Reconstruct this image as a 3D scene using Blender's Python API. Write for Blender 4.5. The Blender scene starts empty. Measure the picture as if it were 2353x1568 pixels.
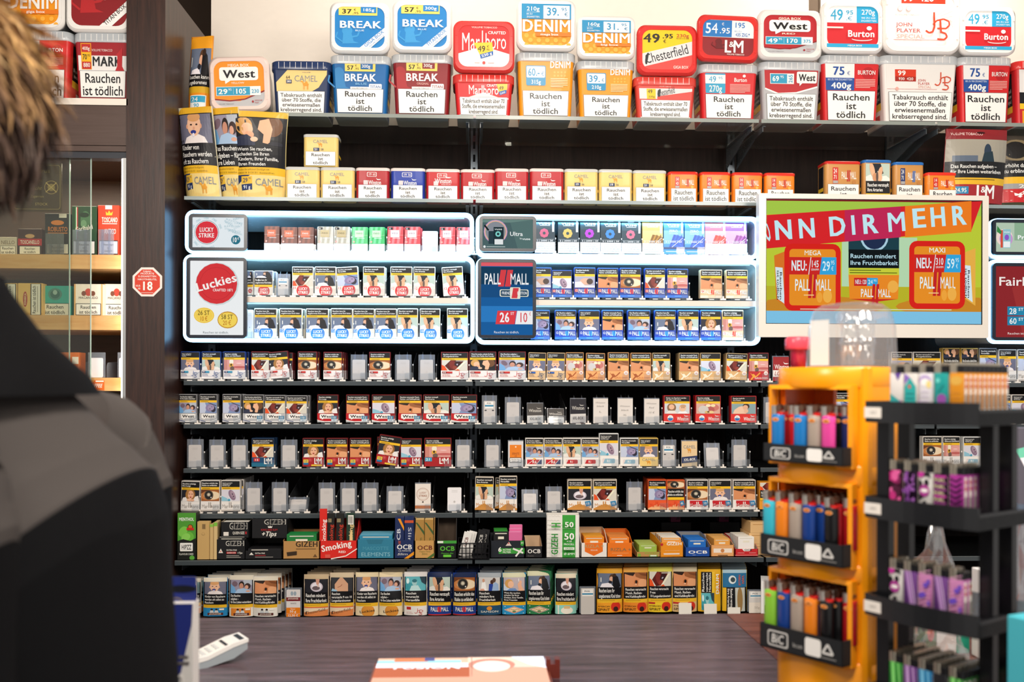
import bpy, math, random
from math import sin, cos, pi, radians
random.seed(7)
S = bpy.context.scene
COL = S.collection

# ------------------------------------------------------------------ camera
F = 2205.0; HZ = 880.0; TH = radians(2.5); ROLL = 0.0024; EYE = 1.5
def at(u, v, Y):
    """the point of the plane Y that the photograph shows at pixel u, v"""
    a, b = u - 1176.5, v - 784.0
    a, b = a*cos(ROLL) + b*sin(ROLL), -a*sin(ROLL) + b*cos(ROLL)
    cx, cz = a/F, (HZ - 784.0 - b)/F
    t = Y/(cos(TH) - cx*sin(TH))
    return (t*(sin(TH) + cx*cos(TH)), Y, EYE + t*cz)
def ground(u, v, z):
    """the point at height z that the photograph shows at pixel u, v"""
    p = at(u, v, 1.0); k = (z - EYE)/(p[2] - EYE)
    return (p[0]*k, k, z)
cam_d = bpy.data.cameras.new('camera'); cam = bpy.data.objects.new('camera', cam_d); COL.objects.link(cam)
cam.location = (0, 0, EYE); cam.rotation_mode = 'XYZ'
from mathutils import Matrix, Vector
cam.matrix_world = Matrix.Translation((0, 0, EYE)) @ Matrix.Rotation(-TH, 4, 'Z') @ Matrix.Rotation(pi/2, 4, 'X') @ Matrix.Rotation(ROLL, 4, 'Z')
cam_d.sensor_width = 36.0; cam_d.lens = F/2353*36; cam_d.shift_y = (HZ - 784)/2353
cam_d.clip_start = 0.05
cam_d.dof.use_dof = True; cam_d.dof.focus_distance = 3.0; cam_d.dof.aperture_fstop = 3.9
S.camera = cam
# ------------------------------------------------------------------ view, world, large lights
S.view_settings.view_transform = 'Standard'; S.view_settings.look = 'None'
S.view_settings.exposure = 0.0; S.view_settings.gamma = 1.0; S.view_settings.use_curve_mapping = False
W = bpy.data.worlds.new('shop'); S.world = W; W.use_nodes = True
bg = W.node_tree.nodes['Background']; bg.inputs[0].default_value = (1.0, 0.95, 0.9, 1); bg.inputs[1].default_value = 0.5
def area(name, loc, size, power, col, target, sy=None, spread=180):
    l = bpy.data.lights.new(name, 'AREA'); l.energy = power; l.color = col; l.size = size; l.spread = radians(spread)
    if sy: l.shape = 'RECTANGLE'; l.size_y = sy
    o = bpy.data.objects.new(name, l); COL.objects.link(o); o.location = loc
    o.rotation_euler = (Vector(target) - Vector(loc)).to_track_quat('-Z', 'Y').to_euler()
    return o
WARM = (1.0, 0.92, 0.82)
for x, p in ((-1.0, 20), (0.15, 13), (1.3, 21)): area('ceiling_lamp', (x, 0.75, 2.45), 0.5, p, WARM, (x*.9, 3.2, 1.25))
area('ceiling_lamp', (0.3, 0.4, 3.1), 0.5, 34, WARM, (0.5, 1.6, 1.1))

# ------------------------------------------------------------------ materials
MAT = {}
def lin(h):
    if not isinstance(h, str): return h
    r = [int(h[i:i+2], 16)/255 for i in (0, 2, 4)]
    return tuple(c/12.92 if c <= 0.04045 else ((c + 0.055)/1.055)**2.4 for c in r) + (1.0,)
def newmat(name):
    m = bpy.data.materials.new(name); m.use_nodes = True; MAT[name] = m
    nt = m.node_tree; return m, nt, nt.nodes['Principled BSDF'], nt.nodes['Material Output']
def attr_mat(name, rough, metal=0.0, coat=0.0, noise=0.06, spec=0.5):
    m, nt, b, o = newmat(name)
    a = nt.nodes.new('ShaderNodeVertexColor'); a.layer_name = 'Col'
    nt.links.new(a.outputs[0], b.inputs['Base Color'])
    n = nt.nodes.new('ShaderNodeTexNoise'); n.inputs['Scale'].default_value = 35
    r = nt.nodes.new('ShaderNodeMapRange'); r.inputs[3].default_value = rough - noise; r.inputs[4].default_value = rough + noise
    nt.links.new(n.outputs[0], r.inputs[0]); nt.links.new(r.outputs[0], b.inputs['Roughness'])
    b.inputs['Metallic'].default_value = metal; b.inputs['Coat Weight'].default_value = coat
    b.inputs['Specular IOR Level'].default_value = spec
attr_mat('card', 0.5, spec=0.35); attr_mat('film', 0.4, coat=0.06, spec=0.35); attr_mat('plastic', 0.25); attr_mat('matte', 0.8, spec=0.2); attr_mat('cloth', 0.92, spec=0.1)
attr_mat('metal', 0.3, metal=0.9); attr_mat('chrome', 0.15, metal=1.0, noise=0.03)
def emit_mat(name, k):
    m, nt, b, o = newmat(name); nt.nodes.remove(b)
    a = nt.nodes.new('ShaderNodeVertexColor'); a.layer_name = 'Col'
    e = nt.nodes.new('ShaderNodeEmission'); e.inputs[1].default_value = k
    nt.links.new(a.outputs[0], e.inputs[0]); nt.links.new(e.outputs[0], o.inputs[0])
emit_mat('screen', 0.95); emit_mat('bright_screen', 1.7); emit_mat('glow', 7.0); emit_mat('strip', 1.6)
def clear_mat(name, tint, white, gloss, rough=0.05):
    m, nt, b, o = newmat(name)
    t = nt.nodes.new('ShaderNodeBsdfTransparent'); t.inputs[0].default_value = tint
    g = nt.nodes.new('ShaderNodeBsdfGlossy'); g.inputs[1].default_value = rough; g.inputs[0].default_value = (1, 1, 1, 1)
    lw = nt.nodes.new('ShaderNodeLayerWeight'); pw = nt.nodes.new('ShaderNodeMath'); pw.operation = 'POWER'; pw.inputs[1].default_value = 5
    ma = nt.nodes.new('ShaderNodeMath'); ma.operation = 'MULTIPLY_ADD'; ma.inputs[1].default_value = 0.8; ma.inputs[2].default_value = gloss; ma.use_clamp = True
    nt.links.new(lw.outputs['Facing'], pw.inputs[0]); nt.links.new(pw.outputs[0], ma.inputs[0])
    mx = nt.nodes.new('ShaderNodeMixShader'); nt.links.new(ma.outputs[0], mx.inputs[0]); nt.links.new(t.outputs[0], mx.inputs[1]); nt.links.new(g.outputs[0], mx.inputs[2])
    b.inputs['Base Color'].default_value = (0.8, 0.85, 0.9, 1); b.inputs['Roughness'].default_value = 0.3
    m2 = nt.nodes.new('ShaderNodeMixShader'); m2.inputs[0].default_value = white
    nt.links.new(mx.outputs[0], m2.inputs[1]); nt.links.new(b.outputs[0], m2.inputs[2]); nt.links.new(m2.outputs[0], o.inputs[0])
clear_mat('glass', (0.92, 0.93, 0.89, 1), 0.01, 0.02)
clear_mat('acrylic', (0.95, 0.96, 0.97, 1), 0.03, 0.03, 0.1)
clear_mat('holder', (0.72, 0.77, 0.88, 1), 0.13, 0.05, 0.15)
clear_mat('frost', (0.9, 0.88, 0.86, 1), 0.55, 0.04, 0.2)
clear_mat('dome', (0.97, 0.97, 0.97, 1), 0.05, 0.2, 0.03)
def wood(name, c1, c2, scale, rough, axis=2, stretch=14, coat=0.0):
    m, nt, b, o = newmat(name)
    tc = nt.nodes.new('ShaderNodeTexCoord'); mp = nt.nodes.new('ShaderNodeMapping')
    sc = [stretch]*3; sc[axis] = 1.0; mp.inputs[3].default_value = sc
    nt.links.new(tc.outputs['Object'], mp.inputs[0])
    n = nt.nodes.new('ShaderNodeTexNoise'); n.inputs['Scale'].default_value = scale; n.inputs['Detail'].default_value = 7; n.inputs['Roughness'].default_value = 0.65; n.inputs['Distortion'].default_value = 0.4
    nt.links.new(mp.outputs[0], n.inputs[0])
    r = nt.nodes.new('ShaderNodeValToRGB'); r.color_ramp.elements[0].position = 0.35; r.color_ramp.elements[1].position = 0.68
    r.color_ramp.elements[0].color = lin(c1); r.color_ramp.elements[1].color = lin(c2)
    nt.links.new(n.outputs[0], r.inputs[0]); nt.links.new(r.outputs[0], b.inputs['Base Color'])
    b.inputs['Roughness'].default_value = rough; b.inputs['Coat Weight'].default_value = coat
    bp = nt.nodes.new('ShaderNodeBump'); bp.inputs['Strength'].default_value = 0.12; bp.inputs['Distance'].default_value = 0.002
    nt.links.new(n.outputs[0], bp.inputs['Height']); nt.links.new(bp.outputs[0], b.inputs['Normal'])
wood('wenge', '22120e', '40251c', 6, 0.38, 2, 16)
wood('blackwood', '150f0d', '221916', 6, 0.7, 2, 16)
MAT['blackwood'].node_tree.nodes['Principled BSDF'].inputs['Specular IOR Level'].default_value = 0.15
wood('brown_panel', '4b3830', '54413a', 5, 0.45, 0, 16)
wood('maple', 'd29a5a', 'e9bf86', 3.0, 0.35, 0, 7)
wood('counter', '33272b', '645159', 6, 0.22, 0, 9)
wood('counter_red_lit', '54281f', '7d4638', 6, 0.25, 0, 9)  # right counter panel, the red cast of its lighting put into the wood colour
def plain(name, c, rough, scale=60, amt=0.03):
    m, nt, b, o = newmat(name)
    n = nt.nodes.new('ShaderNodeTexNoise'); n.inputs['Scale'].default_value = scale
    r = nt.nodes.new('ShaderNodeValToRGB'); l = lin(c)
    r.color_ramp.elements[0].color = tuple(x*(1 - amt) for x in l[:3]) + (1,); r.color_ramp.elements[1].color = tuple(min(1, x*(1 + amt)) for x in l[:3]) + (1,)
    nt.links.new(n.outputs[0], r.inputs[0]); nt.links.new(r.outputs[0], b.inputs['Base Color']); b.inputs['Roughness'].default_value = rough
plain('cream', 'ece2d6', 0.7); plain('plaster', 'c9c2b8', 0.85); plain('floor_tile', '6b625a', 0.5)

# ------------------------------------------------------------------ glyphs of the built-in font
GL = {}; CAP = {}
def _prep_font():
    chars = sorted(set("ABCDEFGHIJKLMNOPQRSTUVWXYZabcdefghijklmnopqrstuvwxyz0123456789äöüß€.,:;-–+&*/!?|°Ø'"))
    for bold, off in ((0, 0.0), (1, 0.012)):
        cu = bpy.data.curves.new('glyph', 'FONT'); cu.resolution_u = 2; cu.offset = off
        ob = bpy.data.objects.new('glyph', cu); COL.objects.link(ob)
        def ev(s):
            cu.body = s; dg = bpy.context.evaluated_depsgraph_get(); dg.update()
            me = bpy.data.meshes.new_from_object(ob.evaluated_get(dg), depsgraph=dg)
            vs = [(v.co.x, v.co.y) for v in me.vertices]; fs = [tuple(p.vertices) for p in me.polygons]
            bpy.data.meshes.remove(me); return vs, fs
        bar = ev('|')[0]; b0 = min(v[0] for v in bar)
        for ch in chars:
            vs, fs = ev(ch); w = max(v[0] for v in ev(ch + '|')[0]) - max(v[0] for v in bar)
            GL[ch, bold] = (vs, fs, w)
        GL[' ', bold] = ([], [], GL['n', bold][2]*0.5)
        CAP[bold] = max(v[1] for v in GL['H', bold][0])
        bpy.data.objects.remove(ob); bpy.data.curves.remove(cu)
_prep_font()
for ch in 'M4€': vs, fs, w = GL[ch, 0]; k = CAP[1]/CAP[0]; GL[ch, 1] = ([(x*k, y*k) for x, y in vs], fs, w*k)
CAP[2] = CAP[1]
for (ch, b) in [k for k in GL if k[1] == 1]:                # the heaviest weight doubles the strokes sideways
    vs, fs, w = GL[ch, 1]; n = len(vs)
    GL[ch, 2] = (vs, fs, w + .04)
def text_tris(s, bold):
    """vertices (cap height 1, baseline 0), faces, total width"""
    V, Fc, x = [], [], 0.0
    k = 1/CAP[bold]
    for ch in s:
        vs, fs, w = GL.get((ch, bold), GL['-', bold]); n = len(V)
        V += [((a + x)*k, b*k) for a, b in vs]; Fc += [tuple(i + n for i in f) for f in fs]; x += w
    return V, Fc, x*k

# ------------------------------------------------------------------ mesh building
MESHES = {}
class MB:
    def __init__(s): s.v, s.f, s.c, s.m, s.s, s.mats = [], [], [], [], [], []
    def add(s, vs, fs, col, mat, smooth=False):
        n = len(s.v); s.v += vs; s.c += [lin(col)]*len(vs)
        if mat not in s.mats: s.mats.append(mat)
        i = s.mats.index(mat)
        for f in fs: s.f.append(tuple(a + n for a in f)); s.m.append(i); s.s.append(smooth)
    def box(s, x0, y0, z0, x1, y1, z1, col, mat):
        q = [(x0,y0,z0),(x1,y0,z0),(x1,y1,z0),(x0,y1,z0),(x0,y0,z1),(x1,y0,z1),(x1,y1,z1),(x0,y1,z1)]
        s.add(q, [(0,3,2,1),(4,5,6,7),(0,1,5,4),(1,2,6,5),(2,3,7,6),(3,0,4,7)], col, mat)
    def loft(s, rings, col, mat, smooth=True, cap0=True, cap1=True, closed=True):
        n = len(rings[0]); V = [p for r in rings for p in r]; Fc = []
        for i in range(len(rings) - 1):  # brown to grey hair, its lit golden crown put into the colour
            for j in range(n if closed else n - 1):
                a, b = i*n + j, i*n + (j + 1) % n; Fc.append((a, b, b + n, a + n))
        s.add(V, Fc, col, mat, smooth)
        if cap0: s.add(list(rings[0]), [tuple(range(n))[::-1]], col, mat)
        if cap1: s.add(list(rings[-1]), [tuple(range(n))], col, mat)
    def rprism(s, x0, z0, x1, z1, r, y0, y1, col, mat, n=5, ch=0.0):
        """rounded rectangle in x z, from y0 (front) to y1; ch chamfers the front edge"""
        p = rrect(x0, z0, x1, z1, r, n); rings = []
        if ch:
            q = rrect(x0 + ch, z0 + ch, x1 - ch, z1 - ch, max(r - ch, 0.0005), n); rings.append([(a, y0, b) for a, b in q]); rings.append([(a, y0 + ch, b) for a, b in p])
        else: rings.append([(a, y0, b) for a, b in p])
        rings.append([(a, y1, b) for a, b in p])
        s.loft(rings, col, mat, smooth=False)
    def ring(s, outer, inner, y0, y1, col, mat):
        """a frame: outer and inner outlines (same count) in x z between y0 and y1"""
        n = len(outer); V = [(a, y0, b) for a, b in outer] + [(a, y0, b) for a, b in inner] + [(a, y1, b) for a, b in outer] + [(a, y1, b) for a, b in inner]; Fc = []
        for j in range(n):
            k = (j + 1) % n
            Fc += [(j, k, n + k, n + j), (2*n + j, 3*n + j, 3*n + k, 2*n + k), (j, 2*n + j, 2*n + k, k), (n + j, n + k, 3*n + k, 3*n + j)]
        s.add(V, Fc, col, mat)
    def tube(s, path, r, col, mat, n=8):
        rings = []; P = [Vector(p) for p in path]; rr = r if isinstance(r, (list, tuple)) else [r]*len(P)
        for i, p in enumerate(P):
            d = (P[min(i + 1, len(P) - 1)] - P[max(i - 1, 0)]).normalized()
            a = d.cross(Vector((0, 0, 1)) if abs(d.z) < 0.9 else Vector((1, 0, 0))).normalized(); b = d.cross(a)
            rings.append([tuple(p + a*(rr[i]*cos(2*pi*k/n)) + b*(rr[i]*sin(2*pi*k/n))) for k in range(n)])
        s.loft(rings, col, mat)
    def lathe(s, prof, col, mat, n=20, cx=0, cy=0, sx=1, sy=1):
        s.loft([[(cx + r*sx*cos(2*pi*k/n), cy + r*sy*sin(2*pi*k/n), z) for k in range(n)] for r, z in prof], col, mat)
    def mesh(s, name):
        me = bpy.data.meshes.new(name); me.from_pydata(s.v, [], s.f)
        for m in s.mats: me.materials.append(MAT[m])
        me.polygons.foreach_set('material_index', s.m); me.polygons.foreach_set('use_smooth', s.s)
        a = me.attributes.new('Col', 'FLOAT_COLOR', 'POINT'); a.data.foreach_set('color', [x for c in s.c for x in c])
        me.update(); return me
    def build(s, name, parent=None, loc=(0, 0, 0), rot=(0, 0, 0)):
        return obj(name, s.mesh(name), parent, loc, rot)
def obj(name, me, parent=None, loc=(0, 0, 0), rot=(0, 0, 0)):
    o = bpy.data.objects.new(name, me); COL.objects.link(o); o.location = loc; o.rotation_euler = rot
    if parent: o.parent = parent
    return o
def empty(name, loc, rz=0.0, ry=0.0):
    o = bpy.data.objects.new(name, None); COL.objects.link(o); o.location = loc; o.rotation_euler = (0, ry, rz); o.empty_display_size = 0.02; return o
def rrect(x0, z0, x1, z1, r, n=5):
    out = []
    for cx, cz, a in ((x1 - r, z1 - r, 0), (x0 + r, z1 - r, 90), (x0 + r, z0 + r, 180), (x1 - r, z0 + r, 270)):
        for k in range(n + 1):
            t = radians(a + 90*k/n); out.append((cx + r*cos(t), cz + r*sin(t)))
    return out[::-1]
def copy_tree(o, parent=None, loc=None, rot=None):
    c = o.copy(); COL.objects.link(c); c.parent = parent
    if loc is not None: c.location = loc
    if rot is not None: c.rotation_euler = rot
    for ch in list(o.children): copy_tree(ch, c)
    return c
ORD = 'first second third fourth fifth sixth seventh eighth ninth tenth eleventh twelfth thirteenth fourteenth fifteenth sixteenth seventeenth eighteenth nineteenth twentieth'.split()
def ordinal(k): return ORD[k] if k < 20 else ('twenty-' + ORD[k - 20] if k < 29 else ('thirtieth' if k == 29 else ('thirty-' + ORD[k - 30] if k < 39 else 'fortieth')))
def tag(o, label, cat, group=None):
    o['label'] = label; o['category'] = cat
    if group: o['group'] = group
    return o
def struct(o): o['kind'] = 'structure'; return o
PENDING = []
def later(o, look, where, cat, group=None, x=None):
    """label once all are known: look + where, and a count from the dark cabinet where the look repeats"""
    PENDING.append((o, look, where, cat, group, o.location.x if x is None else x))
def settle_labels():
    by = {}
    for r in PENDING: by.setdefault((r[1], r[2]), []).append(r)
    for (look, where), rs in by.items():
        rs.sort(key=lambda r: r[5])
        for k, (o, _, _, cat, group, _) in enumerate(rs):
            lab = look + (', ' + ordinal(k) + ' such from cabinet' if len(rs) > 1 else '') + ', ' + where
            tag(o, lab, cat, group)

# ------------------------------------------------------------------ flat print on a front
class Cv:
    """print on a front of w x h metres; x right, y DOWN, both 0..1; the layers stack towards the viewer"""
    def __init__(s, mb, x0, ztop, w, h, mat='card', y=0.0, bend=None, sub=None, step=0.00016, xf=None):
        s.mb, s.x0, s.zt, s.w, s.h, s.mat, s.y, s.bend, s.step, s.xf = mb, x0, ztop, w, h, mat, [y], bend, step, xf
        s.r = sub or (0, 0, 1, 1)
    def sub(s, x0, y0, x1, y1):
        a, b, c, d = s.r; W_, H_ = c - a, d - b
        q = Cv(s.mb, s.x0, s.zt, s.w, s.h, s.mat, 0, s.bend, (a + x0*W_, b + y0*H_, a + x1*W_, b + y1*H_), s.step, s.xf); q.y = s.y; return q
    def asp(s): a, b, c, d = s.r; return (c - a)*s.w/((d - b)*s.h)
    def put(s, pts, faces, col, mat=None):
        s.y[0] -= s.step; a, b, c, d = s.r; V = []
        for px, py in pts:
            X = a + px*(c - a); Z = b + py*(d - b)
            y = s.y[0] + (s.bend(X, Z) if s.bend else 0.0)
            p = (s.x0 + X*s.w, y, s.zt - Z*s.h); V.append(s.xf(p) if s.xf else p)
        s.mb.add(V, faces, col, mat or s.mat)
    def poly(s, pts, col, mat=None, clip=True):
        if clip: pts = [(min(max(x, 0), 1), min(max(y, 0), 1)) for x, y in pts]
        if s.bend:
            a, b, c, d = s.r; s.y[0] -= s.step; keep = s.step; s.step = 0; NX, NY = 14, 12
            xs, ys = [a + p[0]*(c - a) for p in pts], [b + p[1]*(d - b) for p in pts]
            for i in range(max(0, int(min(xs)*NX)), min(NX, int(max(xs)*NX) + 1)):
                col_ = cut(cut(pts, (i/NX - a)/(c - a), 1), ((i + 1)/NX - a)/(c - a), -1)
                if len(col_) < 3: continue
                for j in range(max(0, int(min(ys)*NY)), min(NY, int(max(ys)*NY) + 1)):
                    q = cut(cut(col_, (j/NY - b)/(d - b), 1, 1), ((j + 1)/NY - b)/(d - b), -1, 1)
                    if len(q) > 2: s.put(q, [tuple(range(len(q)))], col, mat)
            s.step = keep
        else: s.put(pts, [tuple(range(len(pts)))], col, mat)
    def rect(s, x0, y0, x1, y1, col, mat=None): s.poly([(x0, y1), (x1, y1), (x1, y0), (x0, y0)], col, mat)
    def rr(s, x0, y0, x1, y1, r, col):
        k = s.asp(); ax = r; ay = r*k
        out = []
        for cx, cy, a in ((x1 - ax, y0 + ay, 0), (x0 + ax, y0 + ay, 90), (x0 + ax, y1 - ay, 180), (x1 - ax, y1 - ay, 270)):
            for j in range(5): t = radians(a + 22.5*j); out.append((cx + ax*cos(t), cy - ay*sin(t)))
        s.poly(out, col)
    def ell(s, cx, cy, rx, ry, col, rot=0, n=20, a0=0, a1=360):
        """rx, ry in units of the WIDTH and HEIGHT; rot in degrees"""
        k = s.asp(); out = []; c_, s_ = cos(radians(rot)), sin(radians(rot))
        for j in range(n if a1 - a0 >= 360 else n + 1):
            t = radians(a0 + (a1 - a0)*j/n); ex, ey = rx*cos(t)*k, ry*sin(t)
            out.append((cx + (ex*c_ + ey*s_)/k, cy - (ey*c_ - ex*s_)))
        s.poly(out, col)
    def circ(s, cx, cy, r, col, **kw): s.ell(cx, cy, r, r*s.asp(), col, **kw)
    def line(s, pts, wd, col):
        k = s.asp()
        for (x0, y0), (x1, y1) in zip(pts, pts[1:]):
            dx, dy = (x1 - x0)*k, (y1 - y0); L = math.hypot(dx, dy) or 1; nx, ny = -dy/L*wd/2, dx/L*wd/2
            s.poly([(x0 + nx/k, y0 + ny), (x1 + nx/k, y1 + ny), (x1 - nx/k, y1 - ny), (x0 - nx/k, y0 - ny)][::-1], col, clip=False)
    def text(s, t, x0, y0, x1, y1, col, bold=1, shear=0.0, rot=0):
        """one line stretched to the box: capitals fill y0..y1; rot 90 turns it counter-clockwise, -90 clockwise"""
        V, Fc, w = text_tris(t, bold)
        if not V: return
        if rot == 90: pts = [(x0 + (1 - b)*(x1 - x0), y1 - a/w*(y1 - y0)) for a, b in V]
        elif rot == -90: pts = [(x0 + b*(x1 - x0), y0 + a/w*(y1 - y0)) for a, b in V]
        else: pts = [(x0 + (a/w + shear*(b - 0.5)*0.2)*(x1 - x0), y1 - b*(y1 - y0)) for a, b in V]
        s.strokes(pts, Fc, col, bold, (0, .04/w/CAP[1]*(y1 - y0)*(-1 if rot == 90 else 1)) if rot else (.04/w/CAP[1]*(x1 - x0), 0), (0, y1 - y0 if 0 else 0))
    def strokes(s, pts, Fc, col, bold, d, _=None):
        s.put(pts, Fc, col)
        if bold == 2:
            keep = s.step; s.step = keep*.3
            for q in (.5, 1): s.put([(x + d[0]*q, y + d[1]*q) for x, y in pts], Fc, col)
            s.step = keep
    def slant(s, t, x0, y0, x1, y1, hgt, col, bold=1):
        """a line of capitals of height hgt whose baseline runs from x0,y0 to x1,y1"""
        V, Fc, w = text_tris(t, bold); k = s.asp(); dx, dy = (x1 - x0), (y1 - y0); L = math.hypot(dx*k, dy); nx, ny = dy/L/k*hgt, -dx*k/L*hgt
        s.strokes([(x0 + dx*a/w + nx*b, y0 + dy*a/w + ny*b) for a, b in V], Fc, col, bold, (dx*.04/w/CAP[1], dy*.04/w/CAP[1]))
    def lines(s, ls, x0, y0, x1, y1, col, bold=1, align='l', gap=1.45, sq=0.92):
        n = len(ls); hgt = (y1 - y0)/(1 + gap*(n - 1)); k = s.asp()
        ws = [text_tris(l, bold)[2] for l in ls]; e = min(hgt*sq/k, (x1 - x0)/max(ws))
        for i, l in enumerate(ls):
            w = ws[i]*e; a = x0 if align == 'l' else (x0 + x1 - w)/2
            s.text(l, a, y0 + i*gap*hgt, a + w, y0 + i*gap*hgt + hgt, col, bold)
def cut(pts, lim, sg, ax=0):
    out = []
    for i, p in enumerate(pts):
        q = pts[(i + 1) % len(pts)]; a, b = (p[ax] - lim)*sg, (q[ax] - lim)*sg
        if a >= 0: out.append(p)
        if (a > 0 and b < 0) or (a < 0 and b > 0):
            t = a/(a - b); out.append((p[0] + (q[0] - p[0])*t, p[1] + (q[1] - p[1])*t))
    return out
# ------------------------------------------------------------------ warning pictures (plain generic motifs)
SK, SK2, DK = 'e6b493', 'c98a63', '1d1c22'
def pic_lung(c):
    c.rect(0,0,1,1,'d8d2c4'); c.poly([(0,.45),(.12,.6),(.22,1),(0,1)],'e8531f'); c.poly([(.12,.55),(.35,0),(.86,.02),(.8,.3),(.55,.95),(.3,1)],'5a1712')
    c.ell(.42,.45,.13,.42,'7d2a22',-12); c.ell(.62,.4,.13,.3,'33161a',20); c.ell(.52,.75,.1,.2,'8f3a2c',30); c.poly([(.86,.1),(.95,.15),(.62,.95),(.5,1)],'efe8cf'); c.ell(.6,.42,.03,.08,'b9b3c4',40); c.poly([(.5,1),(.62,.86),(.72,1)],'e2541f'); c.rect(.55,.05,.9,.11,'c7bfb4')
def pic_feet(c):
    c.rect(0,0,1,1,'b9c9bd'); c.poly([(.55,1),(.68,.72),(.85,.68),(1,.85),(1,1)],'ece8e0'); c.poly([(0,1),(0,.75),(.2,.62),(.4,1)],'e9e5de'); c.poly([(.24,0),(.62,0),(.74,.55),(.6,.66),(.5,.4),(.36,.66),(.28,.4)],'191c26')
    c.ell(.27,.36,.1,.42,'dfae8a',-12); c.ell(.6,.5,.09,.34,'dca983',14); c.ell(.38,.78,.1,.24,'c98f68'); c.ell(.58,.8,.1,.22,'e2b08c'); c.ell(.47,.75,.05,.3,'5b4a42')
def pic_baby(c):
    c.rect(0,0,1,1,'6c6c80'); c.poly([(.14,1),(.22,.8),(.42,.7),(.62,.7),(.8,.8),(.88,1)],'f0e6e4'); c.ell(.48,.36,.22,.4,'eebd9c'); c.ell(.48,.1,.21,.16,'d9a06a'); c.ell(.255,.42,.03,.08,'dda384'); c.ell(.705,.42,.03,.08,'dda384')
    c.ell(.39,.36,.035,.03,'3a2b2b'); c.ell(.57,.36,.035,.03,'3a2b2b'); c.ell(.48,.48,.03,.05,'dda284'); c.ell(.46,.62,.09,.07,'2b3a8c'); c.ell(.46,.72,.04,.07,'e8e4ee')
def pic_eye(c):
    c.rect(0,0,1,1,'9c5a2c'); c.ell(.55,.52,.62,.42,'c27a42'); c.ell(.6,.52,.46,.36,'ecd6b4'); c.ell(.42,.48,.26,.42,'6d5a48'); c.ell(.42,.48,.22,.36,'22201f'); c.ell(.42,.44,.11,.17,'8a8070'); c.ell(.42,.44,.07,.11,'cfc6b0'); c.ell(.55,.68,.025,.05,'ffffff'); c.poly([(0,0),(.5,.02),(.2,.16),(0,.34)],'6b3a1c')
def pic_cough(c):
    c.rect(0,0,1,1,'23232b'); c.poly([(.02,1),(.08,.7),(.32,.6),(.75,.6),(.95,.5),(1,1)],'ece7e4'); c.ell(.5,.42,.28,.52,'9a6a35'); c.ell(.52,.42,.17,.36,'e9b190'); c.poly([(.3,0),(.44,0),(.36,.5),(.34,.8),(.24,.6)],'a9763d'); c.ell(.45,.36,.04,.03,'5a3a2a'); c.ell(.6,.36,.04,.03,'5a3a2a'); c.ell(.52,.64,.05,.06,'a8433f'); c.ell(.46,.88,.16,.12,'eebb9b'); c.ell(.62,.9,.12,.1,'e6ad8c')
def pic_throat(c):
    c.rect(0,0,1,1,'d98f60'); c.poly([(0,0),(.5,0),(.38,.25),(.2,.2),(0,.1)],'2c1c16'); c.poly([(.45,0),(1,0),(1,.5),(.7,.42),(.5,.3)],'9d6038'); c.poly([(.6,.02),(1,.1),(1,.28),(.75,.2)],'7c4728'); c.ell(.8,.75,.22,.3,'e5a577'); c.ell(.52,.7,.1,.2,'c0703f'); c.ell(.52,.66,.055,.12,'1b0d0a'); c.ell(.5,.83,.06,.06,'e8b08a')
def pic_teeth(c):
    c.rect(0,0,1,1,'d99a92'); c.rect(0,0,.16,1,'c98478'); c.ell(.74,.5,.36,.44,'e2a29a'); c.ell(.76,.72,.34,.12,'c0625e'); c.ell(.36,.2,.1,.28,'efe6d2'); c.ell(.35,.55,.1,.2,'e0a83a'); c.ell(.35,.5,.04,.1,'33220f'); c.ell(.4,.85,.1,.22,'6b564c'); c.ell(.72,.36,.14,.05,'f3c9c4')
def pic_family(c):
    c.rect(0,0,1,1,'9a93a6'); c.rect(.6,0,1,.4,'b9bfcb'); c.poly([(0,1),(0,.3),(.18,.55),(.3,1)],'6fa6d6'); c.ell(.2,.3,.13,.2,'77616e',30); c.ell(.52,.38,.13,.28,'2a2222'); c.ell(.51,.46,.1,.22,'c98f78'); c.ell(.8,.46,.14,.22,'3d2b2a'); c.ell(.76,.54,.08,.15,'dba48c'); c.poly([(.2,1),(.34,.7),(.6,.62),(.9,.74),(1,1)],'a9c3e0'); c.ell(.82,.85,.1,.07,'d9a48c')
def pic_heart(c):
    c.rect(0,0,1,1,'7f93bd'); c.poly([(0,0),(.3,0),(.42,.5),(.3,1),(0,1)],'c3cbe0'); c.ell(.62,.48,.28,.36,'8d7fa6',-10); c.ell(.78,.6,.16,.32,'2a2638',-20); c.ell(.66,.5,.2,.26,'a292b2',-10); c.ell(.72,.4,.04,.03,'4a4058'); c.line([(.5,0),(.98,.3)],.05,'252538'); c.ell(.6,.6,.04,.05,'5f5473')
def pic_stroke(c):
    c.rect(0,0,1,1,'d9d6e0'); c.poly([(0,1),(0,.55),(.3,.75),(.4,1)],'8fc3d6'); c.ell(.58,.48,.17,.48,'8b7288',-25); c.ell(.62,.42,.12,.34,'a88fa0',-25); c.ell(.6,.4,.03,.08,'45364a',-25); c.ell(.66,.6,.04,.07,'5a4458'); c.line([(.4,.6),(.52,.98)],.05,'f6f4f8'); c.ell(.42,.9,.07,.1,'4aa0c0')
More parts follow.
